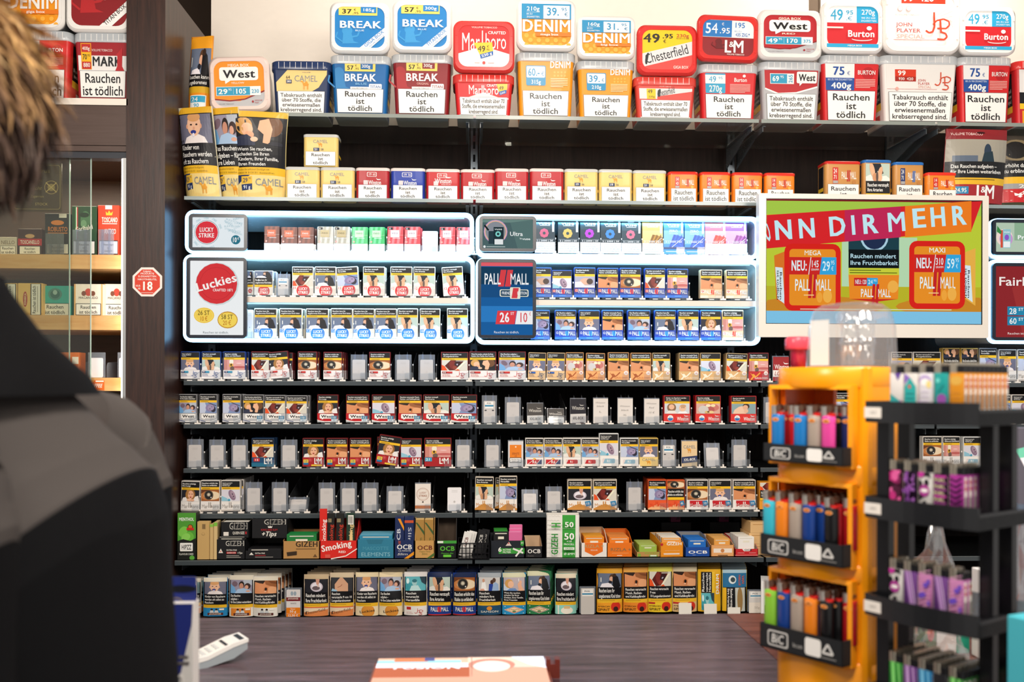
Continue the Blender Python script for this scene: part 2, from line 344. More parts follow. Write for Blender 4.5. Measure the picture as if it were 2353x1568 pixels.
def pic_smoke(c):
    c.rect(0,0,1,1,'141318'); c.ell(.2,.3,.17,.32,'d09a55'); c.ell(.26,.42,.12,.24,'f0b894'); c.ell(.3,.62,.1,.14,'e8a883'); c.poly([(0,1),(0,.7),(.25,.6),(.42,.8),(.42,1)],'2b3048'); c.ell(.78,.3,.2,.38,'6d4526'); c.poly([(.52,.1),(.7,.02),(.78,.4),(.72,.95),(.58,.9),(.6,.6),(.48,.42)],'eab38e'); c.ell(.4,.78,.08,.09,'f2c4a4'); c.ell(.85,.95,.16,.1,'20202a')
def pic_coffin(c):
    c.rect(0,0,1,1,'69748a'); c.ell(.6,.28,.12,.24,'5a3d2a'); c.ell(.57,.4,.09,.18,'e0ab8c'); c.poly([(.62,.2),(.72,.08),(.86,.25),(.97,.9),(.9,1),(.62,1)],'17161b'); c.ell(.7,.13,.08,.12,'3a271c'); c.poly([(.08,1),(.16,.74),(.5,.66),(.68,1)],'efe9ee'); c.ell(.52,.62,.08,.1,'20202a'); c.rect(.1,.3,.135,.62,'f4f0e4')
def pic_potenz(c):
    c.rect(0,0,1,1,'87a3a8'); c.poly([(.05,1),(.12,.6),(.3,.3),(.5,.2),(.62,.5),(.6,1)],'eac4a8'); c.ell(.6,.25,.14,.28,'3a2a22'); c.ell(.57,.36,.11,.24,'dfae90'); c.ell(.6,.72,.09,.2,'e4b597')
def pic_bed(c):
    c.rect(0,0,1,1,'a7a3b4'); c.ell(.55,.45,.3,.3,'d6a88e'); c.ell(.75,.45,.16,.26,'4a3833'); c.poly([(0,1),(0,.5),(.3,.45),(.5,.8),(1,.8),(1,1)],'d9d6dc')
def pic_mouth(c):
    c.rect(0,0,1,1,'d6a99a'); c.ell(.6,.4,.36,.4,'c9786c'); c.ell(.55,.6,.22,.3,'b35a56'); c.ell(.3,.6,.22,.4,'cfc8c2'); c.ell(.5,.2,.1,.14,'f2e4c4'); c.ell(.7,.2,.1,.14,'efdcae'); c.ell(.62,.85,.12,.14,'e5c98f'); c.ell(.45,.85,.1,.12,'d9b66e'); c.ell(.5,.82,.05,.06,'4a2c1c')
def pic_girl(c):
    c.rect(0,0,1,1,'cfd3d6'); c.ell(.28,.4,.18,.44,'8a6748'); c.ell(.28,.34,.11,.26,'e6b698'); c.poly([(.04,1),(.16,.7),(.4,.7),(.52,1)],'eadfd8'); c.ell(.72,.44,.14,.34,'e8bd9e'); c.ell(.74,.24,.12,.14,'c79c7a'); c.ell(.69,.42,.02,.03,'3a2b2b'); c.ell(.77,.42,.02,.03,'3a2b2b'); c.poly([(.5,1),(.6,.78),(.84,.76),(.95,1)],'f1eff0')
def pic_bowl(c):
    c.rect(0,0,1,1,'24242b'); c.ell(.52,.58,.29,.38,'cfc4cf'); c.ell(.52,.56,.23,.3,'efe9f2'); c.ell(.5,.68,.18,.16,'6d5d62'); c.poly([(.48,0),(.66,0),(.64,.3),(.6,.46),(.52,.4)],'d39a84'); c.ell(.6,.5,.05,.1,'e6c8bc')
def pic_back(c):
    c.rect(0,0,1,1,'3a3a3e'); c.poly([(.18,1),(.16,.5),(.34,.14),(.42,0),(.54,0),(.62,.14),(.8,.45),(.8,1)],'d9a787'); c.line([(.3,.72),(.44,.64),(.52,.5)],.03,'8b3f32'); c.poly([(0,1),(.05,.8),(.26,.9),(.3,1)],'9fc4dc')
def pic_icu(c):
    c.rect(0,0,1,1,'5fb2bd'); c.ell(.18,.7,.2,.3,'3b98a5'); c.ell(.45,.42,.12,.24,'9cc6c8'); c.ell(.45,.3,.12,.12,'2c6f7a'); c.poly([(.2,1),(.3,.64),(.62,.62),(.78,1)],'b9dadb'); c.poly([(.7,0),(1,0),(1,.6),(.8,.4)],'2f4450'); c.ell(.12,.3,.07,.2,'d9eeee')
def pic_couple(c):
    c.rect(0,0,1,1,'d3cfcc'); c.poly([(.1,1),(.14,.4),(.3,.34),(.38,1)],'f3f1ef'); c.ell(.22,.24,.06,.13,'cf9c80'); c.poly([(.46,1),(.48,.5),(.66,.4),(.7,1)],'26439a'); c.ell(.62,.34,.08,.16,'4a2f26'); c.poly([(.62,1),(.68,.5),(.78,.34),(.92,.5),(.94,1)],'9cb6d9'); c.ell(.72,.2,.08,.17,'5a4236'); c.poly([(.04,1),(.1,.86),(.22,.84),(.3,1)],'d7a08a')
def pic_kid(c):
    c.rect(0,0,1,1,'bdb1b8'); c.poly([(0,1),(0,.5),(.2,.6),(.3,1)],'cfd9e8'); c.ell(.26,.46,.2,.34,'d5a15c'); c.ell(.34,.52,.14,.26,'f0bd9c'); c.poly([(.14,1),(.3,.82),(.55,.8),(.66,1)],'6d90c4'); c.poly([(.72,1),(.66,.5),(.78,.2),(.86,.3),(.84,.6),(.98,1)],'e8b191'); c.rect(.7,.08,.73,.3,'f4f0ea')
WT = dict(lung=['Rauchen verursacht 9 von','10 Lungenkarzinomen'], feet=['Rauchen verstopft','Ihre Arterien'], baby=['Kinder von Rauchern','werden oft selbst zu','Rauchern'],
 eye=['Rauchen erhöht das','Risiko zu erblinden'], cough=['Rauchen schädigt','Ihre Lunge'], throat=['Rauchen verursacht Mund-,','Rachen- und Kehlkopfkrebs'], teeth=['Rauchen schädigt','Zähne und Zahnfleisch'],
 family=['Das Rauchen aufgeben –','für Ihre Lieben weiterleben'], heart=['Rauchen verursacht','Herzanfälle'], stroke=['Rauchen verursacht','Schlaganfälle und','Behinderungen'],
 smoke=['Wenn Sie rauchen, schaden Sie Ihren','Kindern, Ihrer Familie, Ihren Freunden'], coffin=['Rauchen kann Ihr','ungeborenes Kind töten'], potenz=['Rauchen bedroht','Ihre Potenz'], bed=['Rauchen bedroht','Ihre Potenz'],
 mouth=['Rauchen schädigt','Zähne und Zahnfleisch'], girl=['Kinder von Rauchern werden','oft selbst zu Rauchern'], bowl=['Rauchen mindert','Ihre Fruchtbarkeit'], back=['Rauchen','verursacht 9 von 10','Lungenkarzinomen'],
 icu=['Rauchen','verursacht','Herzanfälle'], couple=['Rauchen','mindert Ihre','Fruchtbarkeit'], kid=['Wenn Sie rauchen,','schaden Sie Ihren','Kindern, Ihrer Familie,','Ihren Freunden'])
WD = dict(lung='open chest picture', feet='diseased feet picture', baby='pacifier baby picture', eye='clouded eye picture', cough='coughing woman picture', throat='throat hole picture', teeth='bad tooth picture', family='bedside family picture',
 heart='man lying picture', stroke='oxygen mask picture', smoke='smoke and child picture', coffin='white coffin picture', potenz='brooding man picture', bed='reclining couple picture', mouth='open mouth picture', girl='girl and baby picture',
 bowl='toilet bowl picture', back='scarred back picture', icu='hospital patient picture', couple='couple and doctor picture', kid='child and cigarette picture')
PICS = {k: globals()['pic_' + k] for k in WT}
def warning(c, pic, y0=.03, y1=.675, top=False):
    """black text field, yellow strip and picture between y0 and y1"""
    H = y1 - y0
    if top:
        PICS[pic](c.sub(.03, y0, .97, y0 + H*.42)); c.rect(.03, y0 + H*.42, .97, y0 + H*.86, '0f0e10'); c.rect(.03, y0 + H*.86, .97, y1, 'f2bd22')
        c.lines(WT[pic], .07, y0 + H*.5, .93, y0 + H*.78, 'f7f4ee', 1)
    else:
        a, b = y0 + H*.30, y0 + H*.42
        c.rect(.03, y0, .97, a, '0f0e10'); c.rect(.03, a, .97, b, 'f2bd22'); PICS[pic](c.sub(.03, b, .97, y1))
        c.lines(WT[pic], .08, y0 + H*.065, .92, a - H*.055, 'f7f4ee', 1); c.rect(.1, a + H*.05, .5, a + H*.065, '6d5a20')

# ------------------------------------------------------------------ brand fields; c covers the field only
def jps(c, col, x=.56, y=.1, w=.32, h=.75):
    q = c.sub(x, y, x + w, y + h)
    q.line([(.34,0),(.36,.52),(.28,.7),(.14,.74),(0,.66)], .065, col); q.line([(.3,.44),(.44,.3),(.72,.24),(.94,.32),(.96,.46),(.82,.58),(.46,.58)], .055, col); q.line([(.58,.26),(.62,.74)], .065, col); q.line([(.6,.7),(.8,.76),(.86,.88),(.74,.98),(.46,.96)], .06, col)
def pallmall(c, col='f4f1ea', bar='d8362f', x0=.06, x1=.94, y0=.12, y1=.55):
    w = x1 - x0; c.poly([(x0+w*.40,y0-.04),(x0+w*.49,y0-.04),(x0+w*.46,y1+.06),(x0+w*.37,y1+.06)][::-1], bar); c.poly([(x0+w*.53,y0-.04),(x0+w*.62,y0-.04),(x0+w*.58,y1+.06),(x0+w*.49,y1+.06)][::-1], bar)
    c.text('PALL', x0, y0, x0 + w*.42, y1, col, 1); c.text('MALL', x0 + w*.57, y0, x1, y1, col, 1)
def westlogo(c, x0, y0, x1, y1):
    w, h = x1 - x0, y1 - y0; c.rr(x0, y0, x1, y0 + h*.8, w*.07, 'f4f1ec'); c.poly([(x0+w*.14,y0+h*.75),(x0+w*.32,y0+h*.75),(x0+w*.15,y1)][::-1], 'f4f1ec'); c.text('West', x0 + w*.1, y0 + h*.17, x0 + w*.92, y0 + h*.64, '17151a', 2)
def winston(c, x0, y0, x1, y1, col='f4f1ec'):
    w, h = x1 - x0, y1 - y0; c.text('Winston', x0, y0 + h*.38, x1, y1, col, 1); c.poly([(x0+w*.6,y0),(x0+w*.7,y0+h*.2),(x1,y0+h*.22),(x0+w*.85,y0+h*.34),(x0+w*.68,y0+h*.32)][::-1], col)
def marlboro(c, x0, y0, x1, y1, col):
    w, h = x1 - x0, y1 - y0; c.text('Mar', x0, y0 + h*.35, x0 + w*.36, y1, col, 1); c.text('oro', x0 + w*.64, y0 + h*.35, x1, y1, col, 1); c.rect(x0 + w*.4, y0, x0 + w*.45, y1*.9 + y0*.1, col); c.rect(x0 + w*.5, y0, x0 + w*.55, y1*.9 + y0*.1, col); c.ell(x0 + w*.57, y0 + h*.68, w*.05, h*.2, col)
def camel(c, x0, y0, x1, y1, col='8b8a86'):
    w, h = x1 - x0, y1 - y0; c.text('CAMEL', x0, y0, x1, y0 + h*.42, col, 1); cx, cy = x0 + w*.5, y0 + h*.62; a = 'e39a2d'
    c.ell(cx, cy, w*.13, h*.12, a); c.ell(cx + w*.02, cy - h*.12, w*.06, h*.1, a); c.poly([(cx-w*.17,cy-h*.22),(cx-w*.11,cy-h*.22),(cx-w*.06,cy),(cx-w*.12,cy+h*.04)][::-1], a); c.ell(cx - w*.18, cy - h*.2, w*.05, h*.05, a)
    for k in (-.1, -.05, .06, .1): c.rect(cx + w*(k - .012), cy, cx + w*(k + .012), cy + h*.36, a)
def lm(c, x0, y0, x1, y1, col='f4f1ec'):
    w = x1 - x0; c.text('L', x0, y0, x0 + w*.36, y1, col, 2); c.text('M', x0 + w*.42, y0, x1, y1, col, 2); c.text('&', x0 + w*.24, y0 + (y1-y0)*.1, x0 + w*.5, y0 + (y1-y0)*.55, col, 1)
def lucky(c, cx, cy, r, col, t='f6f3ee'):
    c.circ(cx, cy, r*1.12, 'f1e6d8'); c.circ(cx, cy, r, col); k = c.asp()
    c.text('LUCKY', cx - r*.66, cy - r*k*.48, cx + r*.66, cy - r*k*.06, t, 2); c.text('STRIKE', cx - r*.74, cy + r*k*.08, cx + r*.74, cy + r*k*.5, t, 2)
def gaul(c, ink, tx):
    c.poly([(.08,.95),(.2,.6),(.14,.35),(.26,.3),(.36,.55),(.56,.1),(.6,.2),(.42,.6),(.24,.75),(.16,.98)][::-1], ink); c.line([(.2,.55),(.1,.2)], .05, ink); c.text('GAULOISES', .3, .66, .95, .86, tx, 1)
def price(c, x0, y0, x1, y1, bgc, t, col='f7f4ee'):
    c.rect(x0, y0, x1, y1, bgc); h = y1 - y0; c.text(t, x0 + (x1-x0)*.12, y0 + h*.2, x1 - (x1-x0)*.2, y1 - h*.2, col, 1)
def brand(c, b, p):
    if b in ('jpsb', 'jpsr', 'jpsg'):
        col = {'jpsb': '1f4f9c', 'jpsr': 'c8302c', 'jpsg': '24406f'}[b]; dk = {'jpsb': '1d2f66', 'jpsr': '8a1c22', 'jpsg': '1d2f66'}[b]
        c.rect(0,0,1,1, 'e9c08d' if b == 'jpsg' else 'ede7e4'); c.line([(0,.72),(.7,.72),(1,.2)], .02, col); jps(c, col); price(c, .05, .12, .22, .32, dk, p); c.rect(.22,.12,.42,.32,{'jpsb':'3c97b8','jpsr':'c8302c','jpsg':'2c5fae'}[b]); c.text('JOHN', .06, .42, .32, .52, col, 0); c.text('PLAYER', .06, .56, .36, .66, col, 0)
    elif b in ('westg', 'westr'):
        c.rect(0,0,1,1,'b9b9bb'); hot = b == 'westr'
        if hot: c.poly([(0,0),(1,0),(1,.72),(.75,.9),(.4,.98),(.15,.9),(0,.75)], 'c01a22'); c.rect(.6,0,1,.5,'8e1a20')
        c.line([(0,.78),(.3,.93),(.65,.92),(1,.65)], .07, 'f4f2ef'); c.line([(0,.74),(.15,.84),(.35,.92)], .06, '1f3c78' if not hot else 'f4f2ef'); westlogo(c, .12, .08, .8 if p else .92, .72)
        if p: price(c, .68, .3, .93, .66, '2e8ab0', p); c.rect(.68,.66,.93,.92,'e9eef0'); c.text('50' if p == '19' else '24', .74, .72, .87, .86, '2e8ab0', 1)
    elif b == 'winr':
        c.rect(0,0,1,1,'d9302c'); c.poly([(0,.86),(.45,1),(0,1)], 'f1ece8'); winston(c, .5, .1, .94, .78); c.circ(.25, .5, .11, 'f1ece8'); c.ell(.25, .5, .1, .1*c.asp(), '2a6fb4', a0=180, a1=360); c.text(p, .2, .34, .3, .48, '2a6fb4', 1)
    elif b in ('lmb', 'lmr', 'lmw'):
        c.rect(0,0,1,1,'17476e' if b == 'lmb' else 'a81c22'); lm(c, .54, .08, .92, .72)
        if b == 'lmb': c.rect(0,.6,1,1,'1f6a88'); lm(c, .54, .08, .92, .72); price(c, .1, .1, .36, .44, 'c8242c', p)
        elif b == 'lmw': price(c, .02, .04, .28, .46, '3aa0c4', p)
        else:
            for a in range(0, 360, 45): c.line([(.36,.3),(.36 + .1*cos(radians(a)), .3 + .22*sin(radians(a)))], .05, 'd9585a')
            price(c, .05, .24, .28, .58, 'ecc53c', p, '1f5a78'); c.rect(.05,.58,.28,.8,'2a78a8'); c.rect(.42,.78,.92,.94,'ecc53c')
    elif b in ('mars', 'marg', 'marr', 'maro'):
        c.rect(0,0,1,1,{'mars':'e9e4e0','marg':'efe8e0','marr':'efe9e4','maro':'e8592c'}[b])
        if b == 'mars': c.poly([(0,1),(0,.86),(1,.86),(1,1)], 'b9b1aa'); marlboro(c, .05, .12, .95, .72, '9b948e')
        elif b == 'marg': c.poly([(0,1),(0,.85),(.5,.38),(1,.85),(1,1)], 'cf8f45'); marlboro(c, .05, .14, .95, .72, 'c98a3e')
        elif b == 'marr': c.poly([(.14,.08),(.92,.08),(.92,.8),(.52,.42),(.14,.8)][::-1], 'c4232b'); c.poly([(.14,.72),(.52,.42),(.92,.72),(.92,.9),(.14,.9)][::-1], 'efe9e4'); marlboro(c, .14, .2, .9, .72, 'f2ede8'); c.text('Marlboro', .16, .4, .9, .72, 'b01f28', 0)
        else: c.poly([(0,1),(0,.86),(.5,.45),(1,.86),(1,1)], 'f0b27e'); marlboro(c, .1, .16, .9, .74, 'd9441f')
        if p: c.poly([(.72,.14),(.95,.06),(1,.52),(.78,.66)][::-1], '2f7fae'); c.text(p, .77, .24, .92, .46, 'f7f4ee', 1)
    elif b in ('gauo', 'gaut', 'gaur'):
        c.rect(0,0,1,1,{'gauo':'f0a869','gaut':'dcae74','gaur':'c2282c'}[b]); gaul(c, {'gauo':'a9572c','gaut':'f4e6cc','gaur':'e9a23a'}[b], {'gauo':'b8703e','gaut':'f4e6cc','gaur':'f4ece4'}[b]); c.circ(.86, .22, .1, 'f6ece4'); c.text(p, .79, .12, .92, .32, 'b8342c', 1)
    elif b in ('luckr', 'luckb'):
        col = 'cf2b34' if b == 'luckr' else '1f7ac0'; c.rect(0,0,1,1,'f1ece6'); c.rect(.62,0,1,1,'efd9bd' if b == 'luckb' else 'f1e4d6'); lucky(c, .52, .5, .31, col); c.rect(.02,.06,.2,.4,col if b == 'luckb' else 'f1ece6'); c.text(p, .03, .1, .19, .34, 'f6f3ee' if b == 'luckb' else col, 1)
    elif b in ('pallr', 'pallb', 'pallg'):
        c.rect(0,0,1,1,'e6bd92' if b == 'pallg' else '1c3f9e'); c.rect(0,.72,1,1,'f0dcc4' if b == 'pallg' else '2f6fd0'); pallmall(c, 'f4f1ea', {'pallr':'d8362f','pallb':'3a9ae0','pallg':'d8483f'}[b], .2, .95, .14, .56); c.rect(.03,.14,.18,.46,'f1ece6' if b == 'pallg' else 'c8302c' if b == 'pallr' else '1c3f9e'); c.text(p, .04, .18, .17, .42, 'c8302c' if b == 'pallg' else 'f4f1ea', 1)
        c.rr(.35,.74,.7,.92,.04,'4d8be0' if b != 'pallg' else 'e9cdb0')
    elif b == 'r6':
        c.rect(0,0,1,1,'f0ebe5'); c.circ(.5,.28,.09,'f0b83a'); c.rect(.1,.28,.9,.78,'c8242c'); c.poly([(.9,.28),(.9,.78),(.62,.78),(.82,.28)], '20306a'); c.line([(.14,.78),(.5,.24)], .05, 'f0ebe5'); c.line([(.6,.8),(.84,.24)], .05, 'f0ebe5'); c.text('R6', .38, .38, .62, .7, 'f4f1ec', 1)
    elif b in ('r1r', 'r1b'):
        c.rect(0,0,1,1,'f0ebe5'); col = 'c22a30' if b == 'r1r' else '8fb6c8'; c.rr(.16,.3,.82,.74,.06,col); c.poly([(.16,.74),(.16,.34),(.3,.3),(.2,.74)], 'e6d5d2'); c.text('R1', .4, .4, .58, .64, 'f4f1ec', 1)
    elif b == 'cam': c.rect(0,0,1,1,'eccb7c'); camel(c, .14, .16, .86, .8)
    elif b == 'red': c.rect(0,0,1,1,'e89a2c'); c.rr(.3,.3,.8,.75,.06,'2a1a10'); c.text('RED', .38, .4, .72, .62, 'e89a2c', 1)
LOOK = dict(jpsb='white cigarette pack with blue letters', jpsr='white cigarette pack with red letters', jpsg='tan cigarette pack with blue letters', westg='silver-grey cigarette pack', westr='red-fronted cigarette pack', winr='wide bright red cigarette pack', lmb='dark blue cigarette pack',
 lmr='deep red cigarette pack', lmw='wide deep red cigarette pack', mars='white-silver cigarette pack', marg='white-gold cigarette pack', marr='white-red cigarette pack', maro='orange-red cigarette pack', gauo='orange cigarette pack', gaut='sand cigarette pack', gaur='brick-red cigarette pack',
 luckr='red disc cigarette pack', luckb='blue disc cigarette pack', pallr='blue cigarette pack with red bars', pallb='blue cigarette pack with blue bars', pallg='peach cigarette pack', r6='white cigarette pack with red-blue band', r1r='white cigarette pack with red badge', r1b='white cigarette pack with pale-blue badge', cam='yellow cigarette pack', red='amber cigarette pack')
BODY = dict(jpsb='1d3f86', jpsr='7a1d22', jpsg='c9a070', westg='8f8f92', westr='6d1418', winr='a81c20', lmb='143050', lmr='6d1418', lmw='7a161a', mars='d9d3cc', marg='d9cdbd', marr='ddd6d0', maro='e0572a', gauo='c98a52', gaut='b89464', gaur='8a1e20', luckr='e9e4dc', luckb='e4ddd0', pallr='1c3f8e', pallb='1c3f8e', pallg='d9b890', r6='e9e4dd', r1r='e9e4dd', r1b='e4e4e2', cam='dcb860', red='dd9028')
PM = {}
def pack_mesh(b, pic, p, w, h, top):
    k = (b, pic, p, round(w*500), round(h*333), top)
    if k in PM: return PM[k]
    d = 0.023; m = MB(); ch = 0.0012
    f = rrect(-w/2, 0, w/2, h, ch, 1)
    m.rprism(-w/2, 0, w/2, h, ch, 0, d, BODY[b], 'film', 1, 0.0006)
    m.box(-w/2 - .0002, -.0002, h*.86, w/2 + .0002, -.0001, h*.861, '3a3230', 'film')
    c = Cv(m, -w/2, h, w, h, 'film'); brand(c.sub(0, .675, 1, 1), b, p)
    c2 = None; me = m.mesh('cigarette_pack')
    m2 = MB(); c2 = Cv(m2, -w/2, h, w, h, 'film', y=-.0003); warning(c2, pic, top=top)
    PM[k] = (me, m2.mesh('warning_label')); return PM[k]
# ------------------------------------------------------------------ the setting
YF, YW = 2.99, 3.345                       # shelf fronts and the dark back panel
def zv(v, Y=YF, u=1088): return at(u, v, Y)[2]
def xu(u, Y=YF, v=880): return at(u, v, Y)[0]
XP = xu(412, 3.0)                          # inner face of the cabinet's side panel
XB = [XP + .012, xu(1089), xu(1745), xu(2150), xu(2620)]   # bay boundaries
def sbox(name, x0, y0, z0, x1, y1, z1, mat, col='ffffff'):
    m = MB(); m.box(x0, y0, z0, x1, y1, z1, col, mat); return struct(m.build(name))
ZT = zv(291, YW)
sbox('floor', -3, -1, -.05, 3.4, 4.3, 0, 'floor_tile'); sbox('ceiling', -3, -.6, 3.2, 3.4, 4.3, 3.25, 'plaster')
xcl = xu(483, YW + .02)
sbox('wall_back', xcl, YW + .02, ZT - .3, xu(1856, YW + .02), YW + .1, 3.2, 'cream')
sbox('wall_back_right', xu(1884, YW + .02), YW + .02, ZT - .3, 3.3, YW + .1, 3.2, 'cream')
m = MB(); m.box(xu(1856, YW + .02), YW + .03, ZT - .3, xu(1884, YW + .02), YW + .1, 3.2, '6b5c4e', 'matte'); struct(m.build('trim_1'))
sbox('wall_back_lower', XP - .05, YW, 0, 3.3, YW + .018, ZT, 'blackwood')
m = MB(); m.box(-3, 4.2, 0, xcl + .3, 4.3, 3.2, '3d3128', 'matte'); struct(m.build('wall_recess'))
area('ceiling_lamp', (1.55, 2.9, 3.1), .12, 7, (1, .93, .85), (1.4, 3.3, 2.6)); area('ceiling_lamp', (-.1, 2.75, 3.15), .12, 3, (1, .93, .85), (-.1, 3.34, 2.7))

# uprights, brackets, shelves
for k, x in enumerate(XB[:4]):
    m = MB(); m.box(x - .012, YW - .02, .1, x + .012, YW - .001, ZT - .02, '4c5258', 'metal')
    for j in range(40): m.box(x - .004, YW - .0205, .6 + j*.045, x + .004, YW - .02, .625 + j*.045, '0c0d0f', 'matte')
    t = m.build('shelf_upright'); tag(t, ['grey slotted upright against the dark brown cabinet side', 'grey slotted upright between the red disc and blue light boxes', 'grey slotted upright by the white-framed television', 'grey slotted upright behind the white-framed television'][k], 'upright', 'slotted wall uprights')
def shelf(v0, v1, where, kind, Y0=YF, bd=1.0):
    z1, z0 = zv(v0, Y0), zv(v1, Y0)
    for k in range(4):
        a, b = XB[k] + .004, XB[k + 1] - .004
        r = empty(kind, ((a + b)/2, Y0, z0)); W2, D, H = (b - a)/2, YW - .022 - Y0, z1 - z0
        m = MB()
        if kind == 'glass_shelf':
            m.box(-W2, .001, 0, W2, D, H, 'ffffff', 'glass'); m.build('pane', r)
            m = MB(); m.box(-W2, 0, 0, W2, .0012, H, '8b928c', 'plastic'); m.build('front_edge', r)
        else:
            m.box(-W2, 0.004, H*.45, W2, D, H, '3a3d40', 'metal'); m.build('board', r)
            m = MB(); m.box(-W2, 0, 0, W2, .004, H, '434a4e', 'plastic'); m.box(-W2, .0005, H, W2, .004, H + .0008, '7d8384', 'plastic'); m.build('front_edge', r)
        for sx in (-1, 1):
            m = MB(); x = sx*(W2 - .014); p = [(D - .001, -.075*bd), (D - .001, -.002), (.03, -.002), (.03, -.02*bd), (.12, -.024*bd)]
            m.loft([[(x - .0012, y, z) for y, z in p], [(x + .0012, y, z) for y, z in p]], '474d52', 'plastic', smooth=False); m.box(x - .009*(sx > 0), .03, -.004, x + .009*(sx < 0), .3, -.0025, '6b7276', 'plastic'); m.build('bracket', r)
        tag(r, f"{'clear glass' if kind == 'glass_shelf' else 'thin grey metal'} shelf, {ordinal(k)} bay from the cabinet, {where}", 'shelf', where + ' shelves')
    return z1
ZG1 = shelf(264.5, 273, 'carrying the large tubs', 'glass_shelf'); ZG2 = shelf(458, 466, 'carrying the small tins', 'glass_shelf', bd=.26)
ZS1 = shelf(878, 887, 'uppermost below the light boxes', 'metal_shelf'); ZS2 = shelf(976, 985, 'second below the light boxes', 'metal_shelf'); ZS3 = shelf(1077, 1086, 'third below the light boxes', 'metal_shelf'); ZS4 = shelf(1180, 1190, 'fourth below the light boxes', 'metal_shelf')
XB[0] = XP + .004
ZS5 = shelf(1286, 1296, 'carrying the paper cartons', 'metal_shelf', 2.93); ZS6 = shelf(1421, 1431, 'carrying the pouches', 'metal_shelf', 2.93)

# ------------------------------------------------------------------ light boxes with their displays
YL = 2.955
def lightbox(u0, u1, v0, v1, label, mid=None, name='light_box'):
    um = (u0 + u1)/2; x0, x1 = xu(u0, YL), xu(u1, YL); z1, z0 = zv(v0, YL, um), zv(v1, YL, um)
    r = empty(name, ((x0 + x1)/2, YL, z0)); w, h = x1 - x0, z1 - z0; t = .0125
    m = MB(); m.ring(rrect(-w/2, 0, w/2, h, .026, 6), rrect(-w/2 + t, t, w/2 - t, h - t, .016, 6), 0, .012, '8accff', 'glow'); m.build('glow_frame', r)
    m = MB(); m.ring(rrect(-w/2 + .002, .002, w/2 - .002, h - .002, .025, 6), rrect(-w/2 + .006, .0045, w/2 - .006, h - t + .002, .02, 6), .0125, YW - .04 - YL, 'dfe6ea', 'plastic'); m.build('casing', r)
    for zt in [h - t] + ([zv(mid, YL, um) - z0 - .018] if mid else []):
        m = MB(); m.box(-w/2 + .03, .013, zt - .0028, w/2 - .03, .022, zt - .0005, 'a8dcff', 'strip'); m.build('light_strip', r)
        area('led_lamp', ((x0 + x1)/2, YL + .03, z0 + zt - .006), w*.9, .65, (.3, .72, 1.0), ((x0 + x1)/2, YL + .16, z0 + zt - .12), .012)
    if mid:
        zt = zv(mid, YL, um) - z0; m = MB(); m.box(-w/2 + t, .004, zt - .017, w/2 - t, YW - .06 - YL, zt, 'e9ddd2', 'card'); m.build('shelf_board', r)
    tag(r, label, 'light box', 'glowing shelf boxes'); return r
lightbox(424, 1088, 486, 586, 'glowing box shelf with brown, green and red small packs'); lightbox(420, 1090, 587, 788, 'glowing box with two rows of disc cigarette packs', 683)
lightbox(1092, 1745, 495, 594, 'glowing box shelf of tall vape cartons'); lightbox(1092, 1747, 595, 793, 'glowing box with two rows of blue packs', 690)
lightbox(2272, 2700, 504, 596, 'glowing box shelf just beyond the television, the upper'); lightbox(2270, 2700, 598, 791, 'glowing box just beyond the television, the lower taller')
def display(u0, u1, v0, v1, label, draw, pad=7.5, emis=True, Y=YL - .012):
    um, vm = (u0 + u1)/2, (v0 + v1)/2; x0, x1 = xu(u0, Y), xu(u1, Y); z1, z0 = zv(v0, Y, um), zv(v1, Y, um); w, h = x1 - x0, z1 - z0; p = pad/737
    r = empty('poster_display', ((x0 + x1)/2, Y, z0))
    m = MB(); m.ring(rrect(-w/2, 0, w/2, h, .013, 5), rrect(-w/2 + p, p, w/2 - p, h - p, .002, 5), -.004, .008, '1a2130', 'plastic'); m.box(-w/2 + .004, .004, .004, w/2 - .004, .010, h - .004, '1a2130', 'plastic'); m.build('bezel', r)
    m = MB(); c = Cv(m, -w/2 + p, h - p, w - 2*p, h - 2*p, 'screen' if emis else 'film', y=.003); draw(c); m.build('poster', r)
    tag(r, label, 'display'); return r
def d_lucky(c):
    c.rect(0,0,1,1,'e6eef2'); random.seed(3)
    for k in range(16):
        x, y = random.uniform(.5, .95), random.uniform(.06, .55); a = random.uniform(-.12, .12); c.slant(random.choice(['LUCKY', 'ORIGINAL', 'STRIKE', 'RED']), min(x, .8), y, min(x, .8) + .16, y + a, .06, 'a9c6d0', 0)
    for k in range(9): a = radians(60 + k*33); c.slant('STRIKE', .28 + .27*cos(a), .52 + .47*sin(a), .28 + .27*cos(a + .35), .52 + .47*sin(a + .35), .07, '7fb0bf', 0)
    c.circ(.28,.5,.235,'3a5a66'); c.circ(.28,.5,.228,'e9eef0'); c.circ(.28,.5,.215,'dd3a44'); c.text('LUCKY',.14,.34,.41,.48,'f6f3f0',2); c.text('STRIKE',.125,.53,.425,.67,'f6f3f0',2)
    c.circ(.84,.74,.09,'2f7488'); c.text('10',.77,.66,.86,.82,'f6f3f0',2); c.text('€',.87,.66,.91,.74,'f6f3f0',1)
display(433, 568, 492, 577, 'small display with a red disc and ten euro mark', d_lucky)
